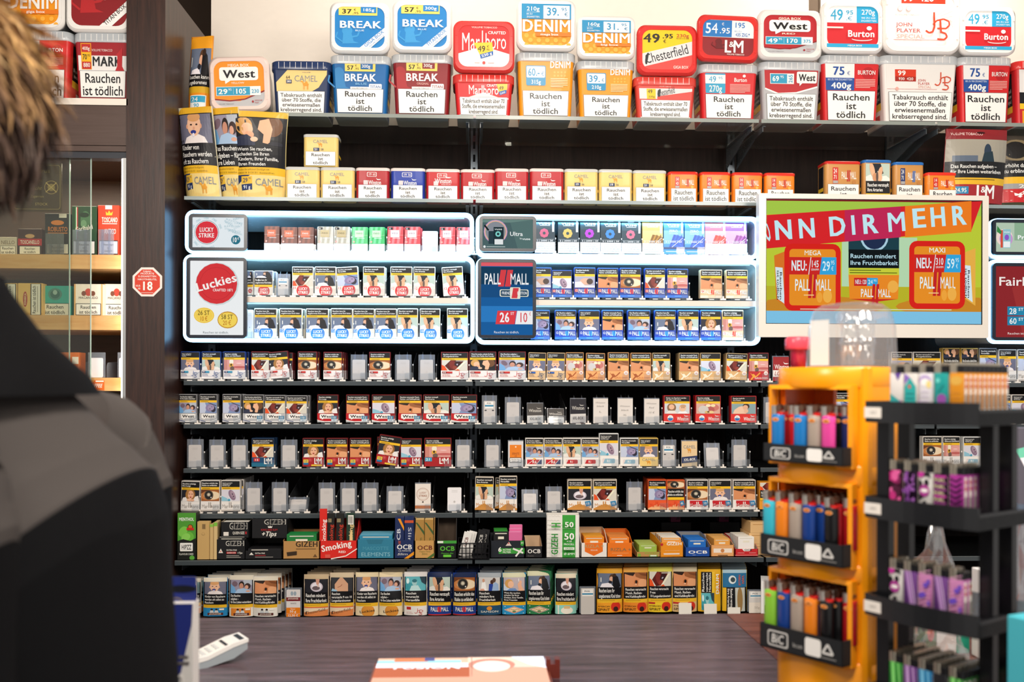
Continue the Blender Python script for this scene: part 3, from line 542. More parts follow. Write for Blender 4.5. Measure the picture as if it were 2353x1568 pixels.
def d_luckies(c):
    c.rect(0,0,1,1,'eff2f3'); k = c.asp(); c.circ(.5,.31,.405,'cfdcdc'); c.circ(.49,.305,.385,'d83a3e'); c.circ(.49,.305,.31,'b52e34'); c.circ(.49,.305,.304,'d83a3e')
    c.slant('Luckies',.12,.42,.88,.27,.115,'f7f4f0',2); c.line([(.1,.43),(.2,.39)],.02,'f7f4f0'); c.text('CRAFTED 1871',.42,.375,.8,.41,'f7f4f0',1)
    c.ell(.26,.735,.19,.105,'f1c84a'); c.ell(.26,.735,.17,.09,'f5dc7a'); c.ell(.26,.735,.16,.084,'f3d058'); c.ell(.7,.795,.19,.115,'c9963a'); c.ell(.7,.795,.175,.1,'f5d65e')
    c.text('26 ST',.14,.67,.37,.73,'3a3020',0); c.text('10 €',.18,.75,.33,.81,'b5631e',0); c.text('58 ST',.58,.725,.8,.785,'3a3020',0); c.text('20 €',.61,.805,.77,.865,'b5631e',0); c.text('Rauchen ist tödlich.',.24,.95,.72,.98,'4a5a60',0)
display(428, 567, 592, 778, 'tall display with a red disc and yellow prices', d_luckies)
def d_vuse(c):
    c.rect(0,0,1,1,'4d6668'); c.rect(0,0,1,.1,'6d8a84'); c.poly([(.55,.1),(1,0),(1,1),(.7,1)],'587472'); k = c.asp(); c.circ(.26,.42,.235,'c89ad0'); c.circ(.26,.42,.22,'e5b896'); c.circ(.26,.42,.2,'8a8f98'); c.rect(.12,.4,.24,.84,'2d4048'); c.rect(.22,.26,.42,.86,'24353b'); c.text('vuse',.24,.3,.39,.36,'eef4f2',1); c.circ(.31,.5,.055,'7fd0c8'); c.circ(.31,.5,.025,'24353b'); c.rect(.24,.68,.41,.86,'e6eaea')
    c.line([(.04,.2),(.12,.38)],.06,'1b2226'); c.text('Ultra',.54,.42,.8,.56,'f4f7f6',1); c.text('by',.74,.62,.78,.67,'f4f7f6',1); c.text('vuse',.79,.62,.95,.7,'f4f7f6',1); c.circ(.04,.94,.025,'e9eeee'); c.rect(.08,.93,.45,.95,'c9d6d4')
display(1100, 1231, 497, 579, 'small display of a grey vape on dark teal', d_vuse)
def d_pall(c):
    c.rect(0,0,1,1,'1f5f9e'); c.rect(0,.06,1,.3,'1b3f5c'); c.rect(0,.3,1,.48,'1d4f82'); c.rect(0,.6,1,.82,'2f7cc2'); c.rect(0,0,1,.05,'e2606a')
    for x in (.38,.51): c.poly([(x,.1),(x+.11,.1),(x+.06,.33),(x-.05,.33)][::-1],'d8434a')
    c.text('PALL',.06,.15,.38,.3,'f4f6f8',1); c.text('MALL',.56,.15,.92,.3,'f4f6f8',1)
    c.rr(.36,.37,.92,.47,.03,'e9e6d2'); c.rr(.38,.38,.9,.46,.025,'24455f'); c.rr(.56,.34,.76,.5,.02,'e9e6d2'); c.poly([(.62,.35),(.73,.35),(.7,.49),(.59,.49)][::-1],'d8434a'); c.text('FRIENDS',.4,.4,.6,.44,'f4f6f8',1); c.text('EDITION',.7,.4,.89,.44,'f4f6f8',1)
    c.poly([(.32,.665),(.69,.665),(.65,.85),(.28,.85)][::-1],'e2434a'); c.poly([(.7,.665),(1,.665),(1,.85),(.66,.85)][::-1],'f2f2f2'); c.text('26',.36,.69,.55,.82,'f4f6f8',2); c.text('ST',.57,.685,.64,.72,'f4f6f8',1); c.text('10',.73,.69,.9,.82,'dd5a62',1); c.text('€',.93,.685,.97,.73,'dd5a62',1); c.text('Rauchen ist tödlich.',.25,.945,.74,.975,'f4f6f8',0)
display(1097, 1231, 596, 778, 'tall blue display with red slanted bars', d_pall)
def d_vuse2(c):
    c.rect(0,0,1,1,'b5c9b4'); c.rect(.35,0,1,.6,'8fb193'); c.circ(.17,.5,.15,'f0d9d0'); c.circ(.2,.55,.12,'c69ad0'); c.rect(.1,.25,.15,.85,'d8503a'); c.poly([(.04,.1),(.12,.3),(.1,.4),(.03,.3)],'3f8a4a'); c.rect(.14,.22,.28,.86,'8fc3cc'); c.text('vuse',.155,.28,.265,.34,'f3f6f6',1); c.ell(.21,.5,.04,.1,'8a5ac8'); c.rect(.15,.64,.27,.84,'eef2f2'); c.text('Pro',.4,.42,.6,.56,'f6f8f6',2)
display(2279, 2421, 505, 587, 'small pale-green display beside the television', d_vuse2)
def d_fair(c):
    c.rect(0,0,1,1,'8e2a2e'); c.poly([(.3,.3),(1,.1),(1,1),(.5,1)],'9e3434'); c.text('FairPlay',.06,.15,.9,.27,'f4ece6',1); c.rect(.22,.565,.6,.69,'2a86ac'); c.rect(.22,.705,.6,.83,'2a86ac'); c.text('28',.25,.59,.38,.67,'f4f4f2',1); c.text('ST',.41,.585,.5,.625,'f4f4f2',1); c.text('60',.25,.73,.38,.81,'f4f4f2',1); c.text('ST',.41,.725,.5,.765,'f4f4f2',1); c.text('Rauchen ist tödlich.',.22,.93,.7,.96,'f4ece6',0)
display(2279, 2425, 605, 783, 'tall dark-red display beside the television', d_fair)

# ------------------------------------------------------------------ the television
def tvpic(c):
    c.rect(0,0,1,1,'bccb3a'); c.rect(0,0,1,.12,'a6c94a'); c.rect(.35,.3,.7,.7,'b5d8b0'); c.rect(0,.7,1,.92,'b9b42c'); c.ell(.25,.86,.3,.08,'c9872a'); c.ell(.9,.86,.3,.08,'c9872a'); c.rect(0,.9,1,1,'7fc3e6'); c.rect(0,0,1,.012,'7d2026')
    c.rect(.38,.25,.615,.42,'20404a'); c.circ(.5,.3,.065,'a9cfe0'); c.circ(.5,.3,.055,'23304e'); c.rect(.38,.4,.615,.55,'14191c'); c.rect(.38,.55,.615,.605,'c9d03c'); c.poly([(.38,.605),(.615,.605),(.61,.8),(.5,.825),(.385,.8)][::-1],'ea8a28'); c.poly([(.385,.8),(.61,.8),(.5,.825)],'c83024')
    c.text('Rauchen mindert',.387,.435,.6,.47,'bfe4f0',1); c.text('Ihre Fruchtbarkeit',.387,.49,.608,.525,'bfe4f0',1); c.rect(.385,.565,.53,.572,'55601a'); c.rect(.385,.585,.605,.592,'55601a')
    c.rect(.405,.63,.465,.695,'c8262a'); c.rect(.465,.63,.515,.695,'35a5dc'); c.text('NEU: 120',.41,.645,.462,.68,'dff0f4',1); c.text('24',.47,.645,.492,.68,'dff0f4',1); c.text('95',.495,.643,.51,.66,'dff0f4',0); pallmall(c,'e3f0f2','c3262a',.435,.575,.72,.785); c.ell(.585,.7,.025,.05,'f0b04c')
    c.poly([(0,.13),(1,.0),(.95,.24),(0,.4)][::-1],'d8282c'); c.poly([(.36,.085),(.62,.05),(.62,.3),(.36,.34)][::-1],'c02a55'); c.poly([(.64,.048),(.95,.0),(.95,.25),(.64,.3)][::-1],'ee7d24')
    for ch, x, w in (('O',-.055,.08),('N',.035,.09),('N',.145,.085),('D',.285,.085),('I',.388,.028),('R',.44,.075),('M',.555,.095),('E',.67,.07),('H',.755,.08),('R',.855,.07)):
        y = .335 - .135*x - (.02 if x > .6 else 0); c.slant(ch, max(x, .0), y, x + w, y - .14*w, .155, 'c3e9f2', 2)
    def tin(x0, x1, y0, y1, t1, g, p, pc, side):
        w, h = x1 - x0, y1 - y0; sx = x0 - w*.18 if side < 0 else x1 - w*.05
        c.poly([(sx, y0+h*.18),(sx+w*.24, y0+h*.1),(sx+w*.24, y1-h*.05),(sx+w*.04, y1-h*.16)][::-1],'e8b04a' if side > 0 else 'd9762a'); c.poly([(sx+w*.02, y0+h*.35),(sx+w*.15, y0+h*.36),(sx+w*.19, y1-h*.1),(sx+w*.06, y1-h*.18)][::-1],'d6e8ee')
        c.text('Rauchen', sx+w*.1, y0+h*.42, sx+w*.14, y1-h*.16, '2a2a30', 1, rot=-90); c.text('ist tödlich', sx+w*.05, y0+h*.4, sx+w*.09, y1-h*.16, '2a2a30', 1, rot=-90)
        c.rr(x0, y0, x1, y1, w*.14,'d8261f'); c.rr(x0+w*.09, y0+h*.08, x1-w*.09, y1-h*.08, w*.06,'e88f28'); c.rect(x0+w*.09, y0+h*.2, x1-w*.09, y0+h*.46,'cc2a26')
        c.text(t1, x0+w*.35, y0+h*.1, x0+w*.65, y0+h*.17,'e6f0ea',1); c.text('NEU:', x0+w*.12, y0+h*.25, x0+w*.4, y0+h*.4,'dff0f4',2); c.line([(x0+w*.47,y0+h*.2),(x0+w*.43,y0+h*.46)],.006,'dff0f4'); c.text(g, x0+w*.47, y0+h*.25, x0+w*.61, y0+h*.35,'dff0f4',1); c.text('GRAMM', x0+w*.47, y0+h*.37, x0+w*.61, y0+h*.4,'dff0f4',0)
        c.poly([(x0+w*.66,y0+h*.2),(x0+w*.92,y0+h*.2),(x0+w*.92,y0+h*.46),(x0+w*.62,y0+h*.46)][::-1],'35a5dc'); c.text(p, x0+w*.67, y0+h*.26, x0+w*.81, y0+h*.4,'dff0f4',1); c.text('95', x0+w*.82, y0+h*.25, x0+w*.89, y0+h*.31,'dff0f4',0); c.text('€', x0+w*.83, y0+h*.34, x0+w*.87, y0+h*.4,'dff0f4',0)
        pallmall(c, 'e3f0f2', 'c3262a', x0+w*.18, x0+w*.82, y0+h*.53, y0+h*.7); c.ell(x0+w*.76, y0+h*.78, w*.08, h*.1,'f0b04c'); c.ell(x0+w*.62, y0+h*.8, w*.05, h*.08,'f0a53e'); c.rect(x0+w*.34, y0+h*.76, x0+w*.52, y0+h*.775,'f4c98a')
    tin(.08,.34,.36,.9,'MEGA','145','29','95',-1); tin(.655,.915,.33,.88,'MAXI','310','59','95',1)
    c.rect(.15,.885,.85,.891,'d9e9c8')
def tv():
    Y = 2.90; x0, x1 = xu(1743, Y), xu(2271, Y); z1, z0 = zv(447, Y, 2007), zv(776, Y, 2007); w, h = x1 - x0, z1 - z0
    r = empty('television', ((x0 + x1)/2, Y, z0)); px = w/528
    o, i = rrect(-w/2, 0, w/2, h, .004, 3), rrect(-w/2 + 16*px, 30*px, w/2 - 14*px, h - 11*px, .001, 3)
    m = MB(); m.ring(o, i, 0, .03, 'e9e2d8', 'plastic'); m.build('bezel', r)
    m = MB(); m.box(-w/2 + .01, .006, .01, w/2 - .01, .05, h - .01, 'd9d3ca', 'plastic'); m.build('casing', r)
    m = MB(); i2 = rrect(-w/2 + 17.5*px, 31.5*px, w/2 - 15.5*px, h - 12.5*px, .001, 3); m.ring(i, i2, .002, .0055, '15161a', 'plastic'); c = Cv(m, -w/2 + 17.5*px, h - 12.5*px, w - 33*px, h - 44*px, 'screen', y=.0055); tvpic(c); m.build('screen', r)
    m = MB(); m.box(-.1, .05, h*.3, .1, .09, h*.7, '2b2d30', 'plastic'); m.box(-.02, .09, h*.45, .02, YW - Y - .001, h*.55, '2b2d30', 'plastic'); m.build('wall_mount', r)
    tag(r, 'white-framed television showing an orange and red advert', 'television')
tv()
# ------------------------------------------------------------------ cigarette packs and what stands in their trays
ROWS = {  # bottom of the packs at pixel v (for column u), plane of the fronts, words, floor below the tray
 'neo': (578.5, 756, 2.985, 'upper glowing box', 0), 'vuse': (583, 1420, 2.985, 'upper glowing box', 0), 'luck1': (679, 756, 2.985, 'lit middle board', 0), 'luck2': (778, 756, 2.985, 'lit box floor', 0),
 'pall1': (684, 1420, 2.985, 'lit middle board', 0), 'pall2': (781, 1420, 2.985, 'lit box floor', 0),
 's1': (872.5, 1088, 3.0, 'uppermost grey shelf', 0), 's2': (971, 1088, 3.0, 'second grey shelf', 0), 's3': (1072, 1088, 3.0, 'third grey shelf', 0), 's4': (1173, 1088, 3.0, 'fourth grey shelf', 0)}
def rowz(row): v, u, Y, w, _ = ROWS[row]; return at(u, v, Y)[2]
TRAY = {}
def tray(row, x, w, Y, z):
    k = round(w*250)
    if k not in TRAY:
        W = k/250; out = []
        m = MB(); m.box(-W/2, 0, 0, W/2, .20, .002, 'ffffff', 'acrylic'); m.box(-W*.3, -.006, .0, W*.3, .0, .006, 'e9e2da', 'acrylic'); m.box(-.008, -.0065, .0005, .008, -.006, .003, 'fdf8f0', 'plastic'); out.append(('base', m.mesh('base')))
        m = MB(); m.rprism(W/2 - .022, .0, W/2 + .004, .028, .003, -.004, -.0025, 'ffffff', 'acrylic', 3); out.append(('front_lip', m.mesh('front_lip')))
        m = MB(); p = [(0, 0), (.2, 0), (.2, .095), (.0, .052), (-.003, .048)]
        x2 = W/2 + .003; m.loft([[(x2 - .0008, a, b) for a, b in p], [(x2 + .0008, a, b) for a, b in p]], 'ffffff', 'acrylic', smooth=False); m.tube([(x2, -.004, .004), (x2, -.004, .05)], .0011, 'b9bcc0', 'acrylic', 6); m.box(x2 - .009, -.006, 0, x2 + .009, .004, .005, 'efe6dc', 'plastic'); m.box(x2 - .0022, -.006, .005, x2 + .0022, -.002, .012, 'efe6dc', 'plastic'); m.lathe([(0, .048), (.0018, .05), (.0018, .053), (0, .0545)], 'f6f2ec', 'plastic', 8, x2, -.004); out.append(('divider', m.mesh('divider')))
        TRAY[k] = out
    r = empty('pusher_tray', (x, Y, z - .0065))
    for n, me in TRAY[k]: obj(n, me, r)
    later(r, 'clear pusher tray', ROWS[row][3], 'tray', 'pusher trays on the ' + ROWS[row][3])
def pk(row, u0, u1, vt, b, pic, p='', rot=0, top=False, dy=0.0, behind=0, tr=True):
    v, u, Y, where, _ = ROWS[row]; Y += dy; z = rowz(row); um = (u0 + u1)/2
    x0, x1 = xu(u0, Y, vt), xu(u1, Y, vt); zt = zv(vt, Y, um); w, h = x1 - x0, zt - z
    if rot: h *= .97
    me, wl = pack_mesh(b, pic, p, w, h, top)
    jit = random.uniform(-.012, .012)
    o = obj('cigarette_pack', me, None, ((x0 + x1)/2, Y, z + (abs(sin(radians(rot)))*w/2)), (0, radians(rot), jit)); obj('warning_label', wl, o)
    later(o, LOOK[b] + ', ' + WD[pic], where, 'cigarette pack', 'packs on the ' + where)
    for k in range(behind):
        q = copy_tree(o, None, ((x0 + x1)/2 + random.uniform(.002, .006), Y + .0245*(k + 1), z), (0, 0, jit))
        later(q, LOOK[b].replace('cigarette ', '') + ' behind its neighbour', where, 'cigarette pack', 'packs standing behind on the ' + where, q.location.x + k*1e-4)
    if tr: tray(row, (x0 + x1)/2, max(w, .05), Y - dy, z)
S1 = [(415,459,808,'jpsb','baby','9',0,1),(463,507,808,'jpsb','feet','9',0,1),(513,564,808,'jpsb','teeth','10',0,2),(577,619,808,'jpsr','lung','9',0,0),(620,666,808,'jpsr','cough','9',-5,2),(684,728,808,'jpsr','eye','9',0,2),(743,786,809,'jpsr','eye','9',0,3),(848,897,809,'jpsr','eye','10',0,0),(1013,1076,809,'jpsr','lung','22',0,0),(1078,1140,808,'jpsr','smoke','22',0,0),(1145,1208,808,'jpsr','family','22',0,0),(1213,1253,809,'jpsg','baby','9',1.5,1),(1256,1297,809,'jpsg','baby','9',1,1),(1300,1341,810,'gauo','mouth','9',0,1),(1346,1389,810,'gauo','mouth','9',1,1),(1397,1445,810,'gauo','throat','10',0,0),(1449,1496,811,'gauo','throat','10',0,0),(1499,1540,811,'gaut','feet','9',0,2),(1560,1606,811,'gaut','throat','10',0,2),(1609,1656,811,'gaut','stroke','10',0,1),(1667,1716,811,'gaut','lung','10',2,1),(1720,1766,811,'gaur','teeth','10',0,0)]
for a in S1: pk('s1', *a[:7], behind=a[7])
S2 = [(411,452,906,'westg','family',''),(458,499,906,'westg','heart',''),(511,553,906,'westg','heart',''),(558,606,907,'westg','smoke','10'),(608,656,908,'westg','lung','10'),(657,706,909,'westg','lung','10'),(729,777,907,'westr','cough','10'),(795,848,907,'westr','throat','12'),(854,908,907,'westr','stroke','12'),(915,969,907,'westr','throat','14'),(972,1033,907,'westr','feet','19'),(1036,1096,907,'westr','heart','19'),(1525,1586,909,'winr','girl','21'),(1598,1656,909,'winr','mouth','21'),(1679,1738,910,'winr','potenz','21')]
for i, a in enumerate(S2): pk('s2', *a, behind=1 if i in (2, 5, 13) else 0)
S3 = [(578,630,1007,'lmb','lung','12',0,1),(695,744,1007,'lmr','cough','10',0,0),(750,799,1007,'lmr','throat','10',0,0),(803,852,1007,'lmr','throat','10',0,0),(862,913,1003,'lmr','cough','10',9,1),(920,969,1008,'lmr','stroke','10',0,0),(975,1037,1007,'lmw','teeth','21',0,0),(1207,1249,1007,'r6','family','',0,0),(1250,1292,1007,'r6','family','',0,0),(1293,1335,1007,'r1r','feet','',0,1),(1336,1376,1007,'r1r','family','',0,2),(1377,1421,996,'r1b','stroke','',0,0),(1425,1467,1007,'r1b','heart','',0,1),(1469,1512,1007,'cam','baby','',0,2)]
for a in S3: pk('s3', *a[:7], behind=a[7])
S4 = [(415,458,1104,'mars','cough','',1.5,0),(461,505,1104,'mars','eye','',0,0),(508,552,1104,'mars','stroke','',0,6),(1091,1133,1094,'marg','feet','',1,0),(1137,1178,1096,'marg','feet','',1,0),(1304,1359,1103,'marg','bowl','15',0,1),(1363,1417,1103,'marg','lung','15',0,1),(1489,1531,1103,'maro','heart','',0,4),(1532,1573,1103,'maro','eye','6',0,0),(1578,1627,1103,'marr','eye','10',0,2),(1630,1680,1103,'marr','baby','10',0,1),(1684,1736,1103,'marr','throat','10',0,1),(1745,1790,1108,'red','lung','',0,1)]
for i, a in enumerate(S4): pk('s4', *a[:7], behind=a[7], top=i in (8, 12), dy=.03 if i == 4 else 0)
pk('s4', 1147, 1188, 1094, 'marg', 'heart', '', tr=False)
for i, (a, b, pic, p, rot) in enumerate([(671,720,'lung','10',0),(723,772,'coffin','10',0),(776,826,'heart','12',-4),(834,884,'feet','12',0),(897,947,'feet','12',0),(950,1000,'feet','12',0),(1019,1067,'feet','12',-4)]): pk('luck1', a, b, 613, 'luckr', pic, p, rot, behind=1 if i in (0, 3) else 0)
pk('luck1', 567, 582, 622, 'luckr', 'coffin', '', top=True); pk('luck1', 584, 627, 622, 'luckr', 'coffin', '', top=True, behind=1)
for i, (a, b, pic, p) in enumerate([(584,636,'coffin','12'),(642,694,'coffin','12'),(703,755,'coffin','12'),(760,810,'coffin','12'),(811,860,'coffin','12'),(862,911,'coffin','12'),(913,960,'feet','10'),(964,1012,'feet','10'),(1027,1075,'feet','10')]): pk('luck2', a, b, 709, 'luckb', pic, p, behind=1 if i in (0, 1, 2) else 0)
for i, (a, b, vt, br, pic, p) in enumerate([(1220,1267,615,'pallr','bed','12'),(1268,1314,621,'pallr','stroke','12'),(1319,1368,615,'pallr','bed','12'),(1373,1421,616,'pallr','throat','12'),(1424,1473,616,'pallr','eye','12'),(1481,1529,617,'pallr','lung','12'),(1532,1581,618,'pallr','teeth','15'),(1609,1659,620,'pallg','throat','9'),(1668,1718,620,'pallg','throat','9')]): pk('pall1', a, b, vt, br, pic, p)
for i, (a, b, br, pic, p) in enumerate([(1220,1263,'pallb','heart','12'),(1275,1324,'pallb','family','12'),(1330,1378,'pallb','baby','12'),(1383,1432,'pallb','throat','12'),(1442,1494,'pallb','family','15'),(1504,1553,'pallb','coffin','15'),(1557,1606,'pallb','feet','15'),(1609,1657,'pallb','cough','15'),(1659,1708,'pallg','teeth','15')]): pk('pall2', a, b, 713, br, pic, p)
# the bay beyond the television, seen between the stands
for row, L in (('s1', [(2048,2096,809,'marr','bed',''),(2098,2162,809,'marr','lung',''),(2166,2205,800,'cam','smoke',''),(2208,2247,800,'cam','smoke',''),(2250,2290,800,'westg','heart',''),(2295,2335,803,'mars','baby',''),(2338,2380,803,'mars','heart','')]), ('s2', [(1880,1915,903,'westg','heart',''),(1918,1958,903,'westg','heart',''),(2290,2322,907,'mars','heart',''),(2324,2376,907,'mars','stroke','')]),
  ('s3', [(2120,2164,1003,'mars','eye',''),(2166,2206,1003,'mars','teeth',''),(2214,2254,1004,'r1b','stroke',''),(2258,2300,1004,'r1b','stroke','')]), ('s4', [(2104,2160,1098,'marr','coffin',''),(2214,2254,1100,'mars','heart',''),(2308,2372,1098,'marg','feet','')])):
    for a in L: pk(row, *a, top=a[4] == 'smoke')

# ------------------------------------------------------------------ empty slots: clear pushers with grey plates, signs
CD = {}
def card(row, u0, u1, vt, kind='blank', tilt=0):
    v, u, Y, where, _ = ROWS[row]; z = rowz(row) - .003; um = (u0 + u1)/2; x = xu(um, Y, vt); w = xu(u1, Y, vt) - xu(u0, Y, vt); h = zv(vt, Y, um) - z
    r = empty('pack_pusher', (x, Y + .004, z)); r.rotation_euler = (radians(-tilt), 0, 0)
    if kind != 'plain':
        m = MB(); m.rprism(-w/2, 0, w/2, h, .001, .004, .0055, 'ffffff', 'holder', 2)
        for sx in (-.24, .24): m.box(w*(sx - .06), .003, h*.5, w*(sx + .06), .0042, h, 'ffffff', 'holder'); m.tube([(w*sx, .006, h*.9), (w*sx, .006, h + .003), (w*sx, .012, h + .008), (w*sx, .018, h + .002)], .0013, 'c9d2dc', 'acrylic', 6)
        m.build('back_plate', r)
    m = MB(); desc = 'empty clear pusher with blank grey plate'
    if kind in ('blank', 'pos', 'plain'):
        cw, ch = (w*.39, h*.80) if kind != 'plain' else (w*.5, h); m.rprism(-cw, 0, cw, ch, .004, -.001, .003, 'f1eef0' if kind == 'plain' else 'c9c4c2', 'plastic', 4, .0006); c = Cv(m, -cw, ch, 2*cw, ch, 'plastic', y=-.001)
        for k in (.12, .16, .2): c.rect(.3, k, .72, k + .006, 'aeaaa8')
        c.circ(.5, .6, .07, 'b4b0ae'); c.circ(.5, .605, .06, 'c9c4c2')
        if kind == 'plain': desc = 'frameless pale blank plate'
        if kind == 'pos': c.rect(.12, .03, .84, .34, 'efece8'); c.text('POS.', .28, .07, .66, .14, '3a3a44', 1); c.rect(.12, .18, .84, .25, '2f86ae'); c.rect(.1, .4, .26, .44, '22242c'); c.rect(.72, .4, .88, .44, '22242c'); desc = 'clear pusher plate with white and blue tag'
    else:
        ch = h*.96; m.rprism(-w/2 + .001, 0, w/2 - .001, ch, .001, -.001, .002, 'ded6cf', 'card', 2); c = Cv(m, -w/2 + .001, ch, w - .002, ch, 'card', y=-.001)
        if kind.startswith('win'):
            t, bgc = {'win1': ('XXL-BOX', '3a3532'), 'win2': ('XXXXL-BOX', '3a3532'), 'win3': ('6XL-BOX', '1d1b24')}[kind]; c.rect(0,0,1,.62,bgc); c.poly([(0,.62),(1,.6),(1,1),(0,1)][::-1],'cfcbc6'); winston(c,.1,.2,.9,.44,'c9c4bc'); c.text(t,.16,.72,.84,.84,'2a2a2c',1); desc = {'win1':'dark grey sign card reading XXL-BOX','win2':'dark sign card tipped back','win3':'black sign card reading 6XL-BOX'}[kind]
        elif kind == 'ernte': c.rect(0,0,1,1,'d9d6d6'); c.rect(.1,.14,.88,.63,'e8801c'); c.circ(.5,.22,.05,'f6ead8'); c.text('ERNTE',.26,.44,.74,.52,'8e3f1c',0); c.text('23',.42,.54,.58,.6,'8e3f1c',0); c.rect(.1,.63,.88,.83,'1a1718'); c.rect(.13,.65,.85,.81,'efece8'); c.text('Rauchen kann',.2,.68,.78,.72,'2a2a2c',1); c.text('tödlich sein',.24,.75,.74,.79,'2a2a2c',1); desc = 'orange sign card with black-framed warning'
        elif kind == 'camel': c.rect(0,0,1,1,'e5c79a'); camel(c,.1,.16,.9,.46); c.poly([(0,.62),(1,.56),(1,.8),(0,.86)][::-1],'26335c'); c.slant('XXL-BOX',.14,.78,.88,.74,.1,'f1ece4',2); desc = 'beige sign card with navy XXL-BOX band'
        elif kind == 'lucky': c.rect(0,0,1,1,'e9dfd6'); c.circ(.5,.38,.41,'9c5a38'); c.circ(.5,.38,.39,'e9dfd6'); c.circ(.5,.38,.34,'b98a6c'); c.circ(.5,.38,.33,'e9dfd6'); c.text('LUCKY',.28,.29,.72,.36,'9c5a38',1); c.text('STRIKE',.24,.4,.76,.47,'9c5a38',1); c.circ(.5,.66,.05,'3a2a22'); c.rect(0,.79,1,.9,'c9702e'); desc = 'cream sign card with brown ring and orange band'
        elif kind == 'long': c.rect(0,0,1,.55,'a01c22'); winston(c,.1,.2,1,.5); c.rect(0,.55,1,.82,'efe6de'); c.text('LONG',.1,.6,.9,.76,'a01c22',1,shear=.3); c.rect(0,.82,1,1,'a01c22'); desc = 'red sign card reading LONG'
        else:
            for (t, y) in {'h1': (('Winston', .13), ('black', .27), ('L', .5)), 'h2': (('Winston', .27), ('black', .43), ('XL', .63)), 'h3': (('Winston', .15), ('Red', .32), ('15 €', .52))}[kind]: L = len(t)*.085; c.text(t, .5 - L/2 - .06, y, .5 + L/2 + .02, y + .07, '8d8682', 0, shear=.4)
            desc = {'h1': 'white handwritten card ending in L', 'h2': 'white handwritten card ending in XL', 'h3': 'white handwritten card with a euro price'}[kind]
    m.build('front_plate', r)
    m = MB(); m.box(-w*.35, -.006, -.003, w*.35, .0, .004, 'e9e2da', 'acrylic'); m.rprism(-w*.42, 0, w*.42, .022, .002, -.0075, -.006, 'ffffff', 'acrylic', 3); m.build('front_stop', r)
    if tilt: desc = desc.replace('empty', 'leaning empty')
    later(r, desc, where, 'pack pusher', 'pushers on the ' + where); tray(row, x, .056, Y, rowz(row))
for a in [('s1',805,843,815),('s1',907,945,815),('s1',961,999,815),('s1',1776,1814,818,'long'),('s2',1107,1142,909,'pos'),('s2',1160,1197,913),('s2',1211,1249,925,'win1',8),('s2',1258,1297,937,'win2',16),('s2',1310,1347,915,'win3'),('s2',1363,1398,914,'h1'),('s2',1419,1455,914,'h2'),('s2',1480,1516,915,'h3'),('s2',1756,1790,913),
  ('s3',428,466,1010),('s3',479,517,1011),('s3',530,568,1011),('s3',644,682,1011),('s3',1046,1083,1011),('s3',1113,1150,1011),('s3',1167,1203,1012,'ernte'),('s3',1519,1555,1011,'pos'),('s3',1566,1603,1012,'camel'),('s3',1620,1657,1018,'blank',10),('s3',1682,1718,1011),
  ('s4',563,601,1109),('s4',623,661,1109),('s4',660,706,1136,'blank',38),('s4',731,769,1110),('s4',781,819,1110),('s4',831,869,1110),('s4',887,926,1118,'blank',9),('s4',953,990,1110,'lucky'),('s4',1028,1060,1121,'plain'),('s4',1199,1237,1125,'blank',14),('s4',1254,1292,1119,'blank',6),('s4',1440,1477,1108),
  ('neo',970,1006,531,'plain'),('luck1',634,666,629,'pos'),('luck2',564,582,712,'plain')]: card(*a)

# ------------------------------------------------------------------ small packs and vape cartons in the upper boxes
NM = {}
def neo(u0, u1, vt, kind):
    v, u, Y, where, _ = ROWS['neo']; z = rowz('neo'); um = (u0 + u1)/2; x0, x1 = xu(u0, Y, vt), xu(u1, Y, vt); w, h = x1 - x0, zv(vt, Y, um) - z; k = (kind, round(w*500))
    if k not in NM:
        base, band, tagc, ink, desc = {'b': ('6d3b30','8a4c3c','e2623c','f4e6dc',''), 'g': ('cfc6b6','b0a48e','bfa878','5a5040',''), 'n': ('39b060','6fd08a','bfe2b4','4a7a50',''), 'v': ('d24248','e8787a','f1dfe0','8a5a6a','')}[kind]
        m = MB(); m.rprism(-w/2, 0, w/2, h, .0015, 0, .026, base, 'film', 1, .0006); c = Cv(m, -w/2, h, w, h, 'film')
        for j, s in enumerate((.1, .4, .72)): c.poly([(s, 0), (s + .16, 0), (s + .02, .66), (s - .14, .66)][::-1], band)
        if kind in 'gv': c.rect(.08, .03, .34, .12, '1b1c22'); c.text('6', .12, .045, .2, .105, 'f4f2ee', 1)
        c.rect(.2, .14, .74, .42, tagc); c.text('neo' if kind != 'v' else 'veo', .27, .2, .66, .29, ink, 0); c.rect(.34, .45, .8, .465, 'f1ece8'); c.rect(0, .33, 1, .335, 'f1dfd4'); c.ell(.14, .6, .06, .04, 'e8a090')
        c.rect(0, .68, 1, 1, 'f1eeec')
        for y in (.73, .78, .83, .88): c.rect(.14, y, .86, y + .012, 'b9b4b0')
        NM[k] = m.mesh('small_pack')
    o = obj('small_pack', NM[k], None, ((x0 + x1)/2, Y, z), (0, 0, random.uniform(-.05, .05))); later(o, {'b': 'brown heated-stick pack with orange tag', 'g': 'beige heated-stick pack', 'n': 'green heated-stick pack', 'v': 'red heated-stick pack'}[kind], where, 'small pack', 'small packs in the upper glowing box')
    q = copy_tree(o, None, (o.location.x + .004, Y + .028, z)); later(q, {'b': 'brown', 'g': 'beige', 'n': 'green', 'v': 'red'}[kind] + ' heated-stick pack behind its front neighbour', where, 'small pack', 'small packs standing behind')
    tray('neo', (x0 + x1)/2, .054, Y, z)
for a in [(607,642,520,'b'),(646,683,522,'b'),(684,721,522,'b'),(729,766,521,'g'),(767,804,522,'g'),(808,845,522,'n'),(848,884,522,'n'),(890,927,521,'v'),(929,966,522,'v'),(1010,1046,522,'v'),(1049,1085,522,'v')]: neo(*a)
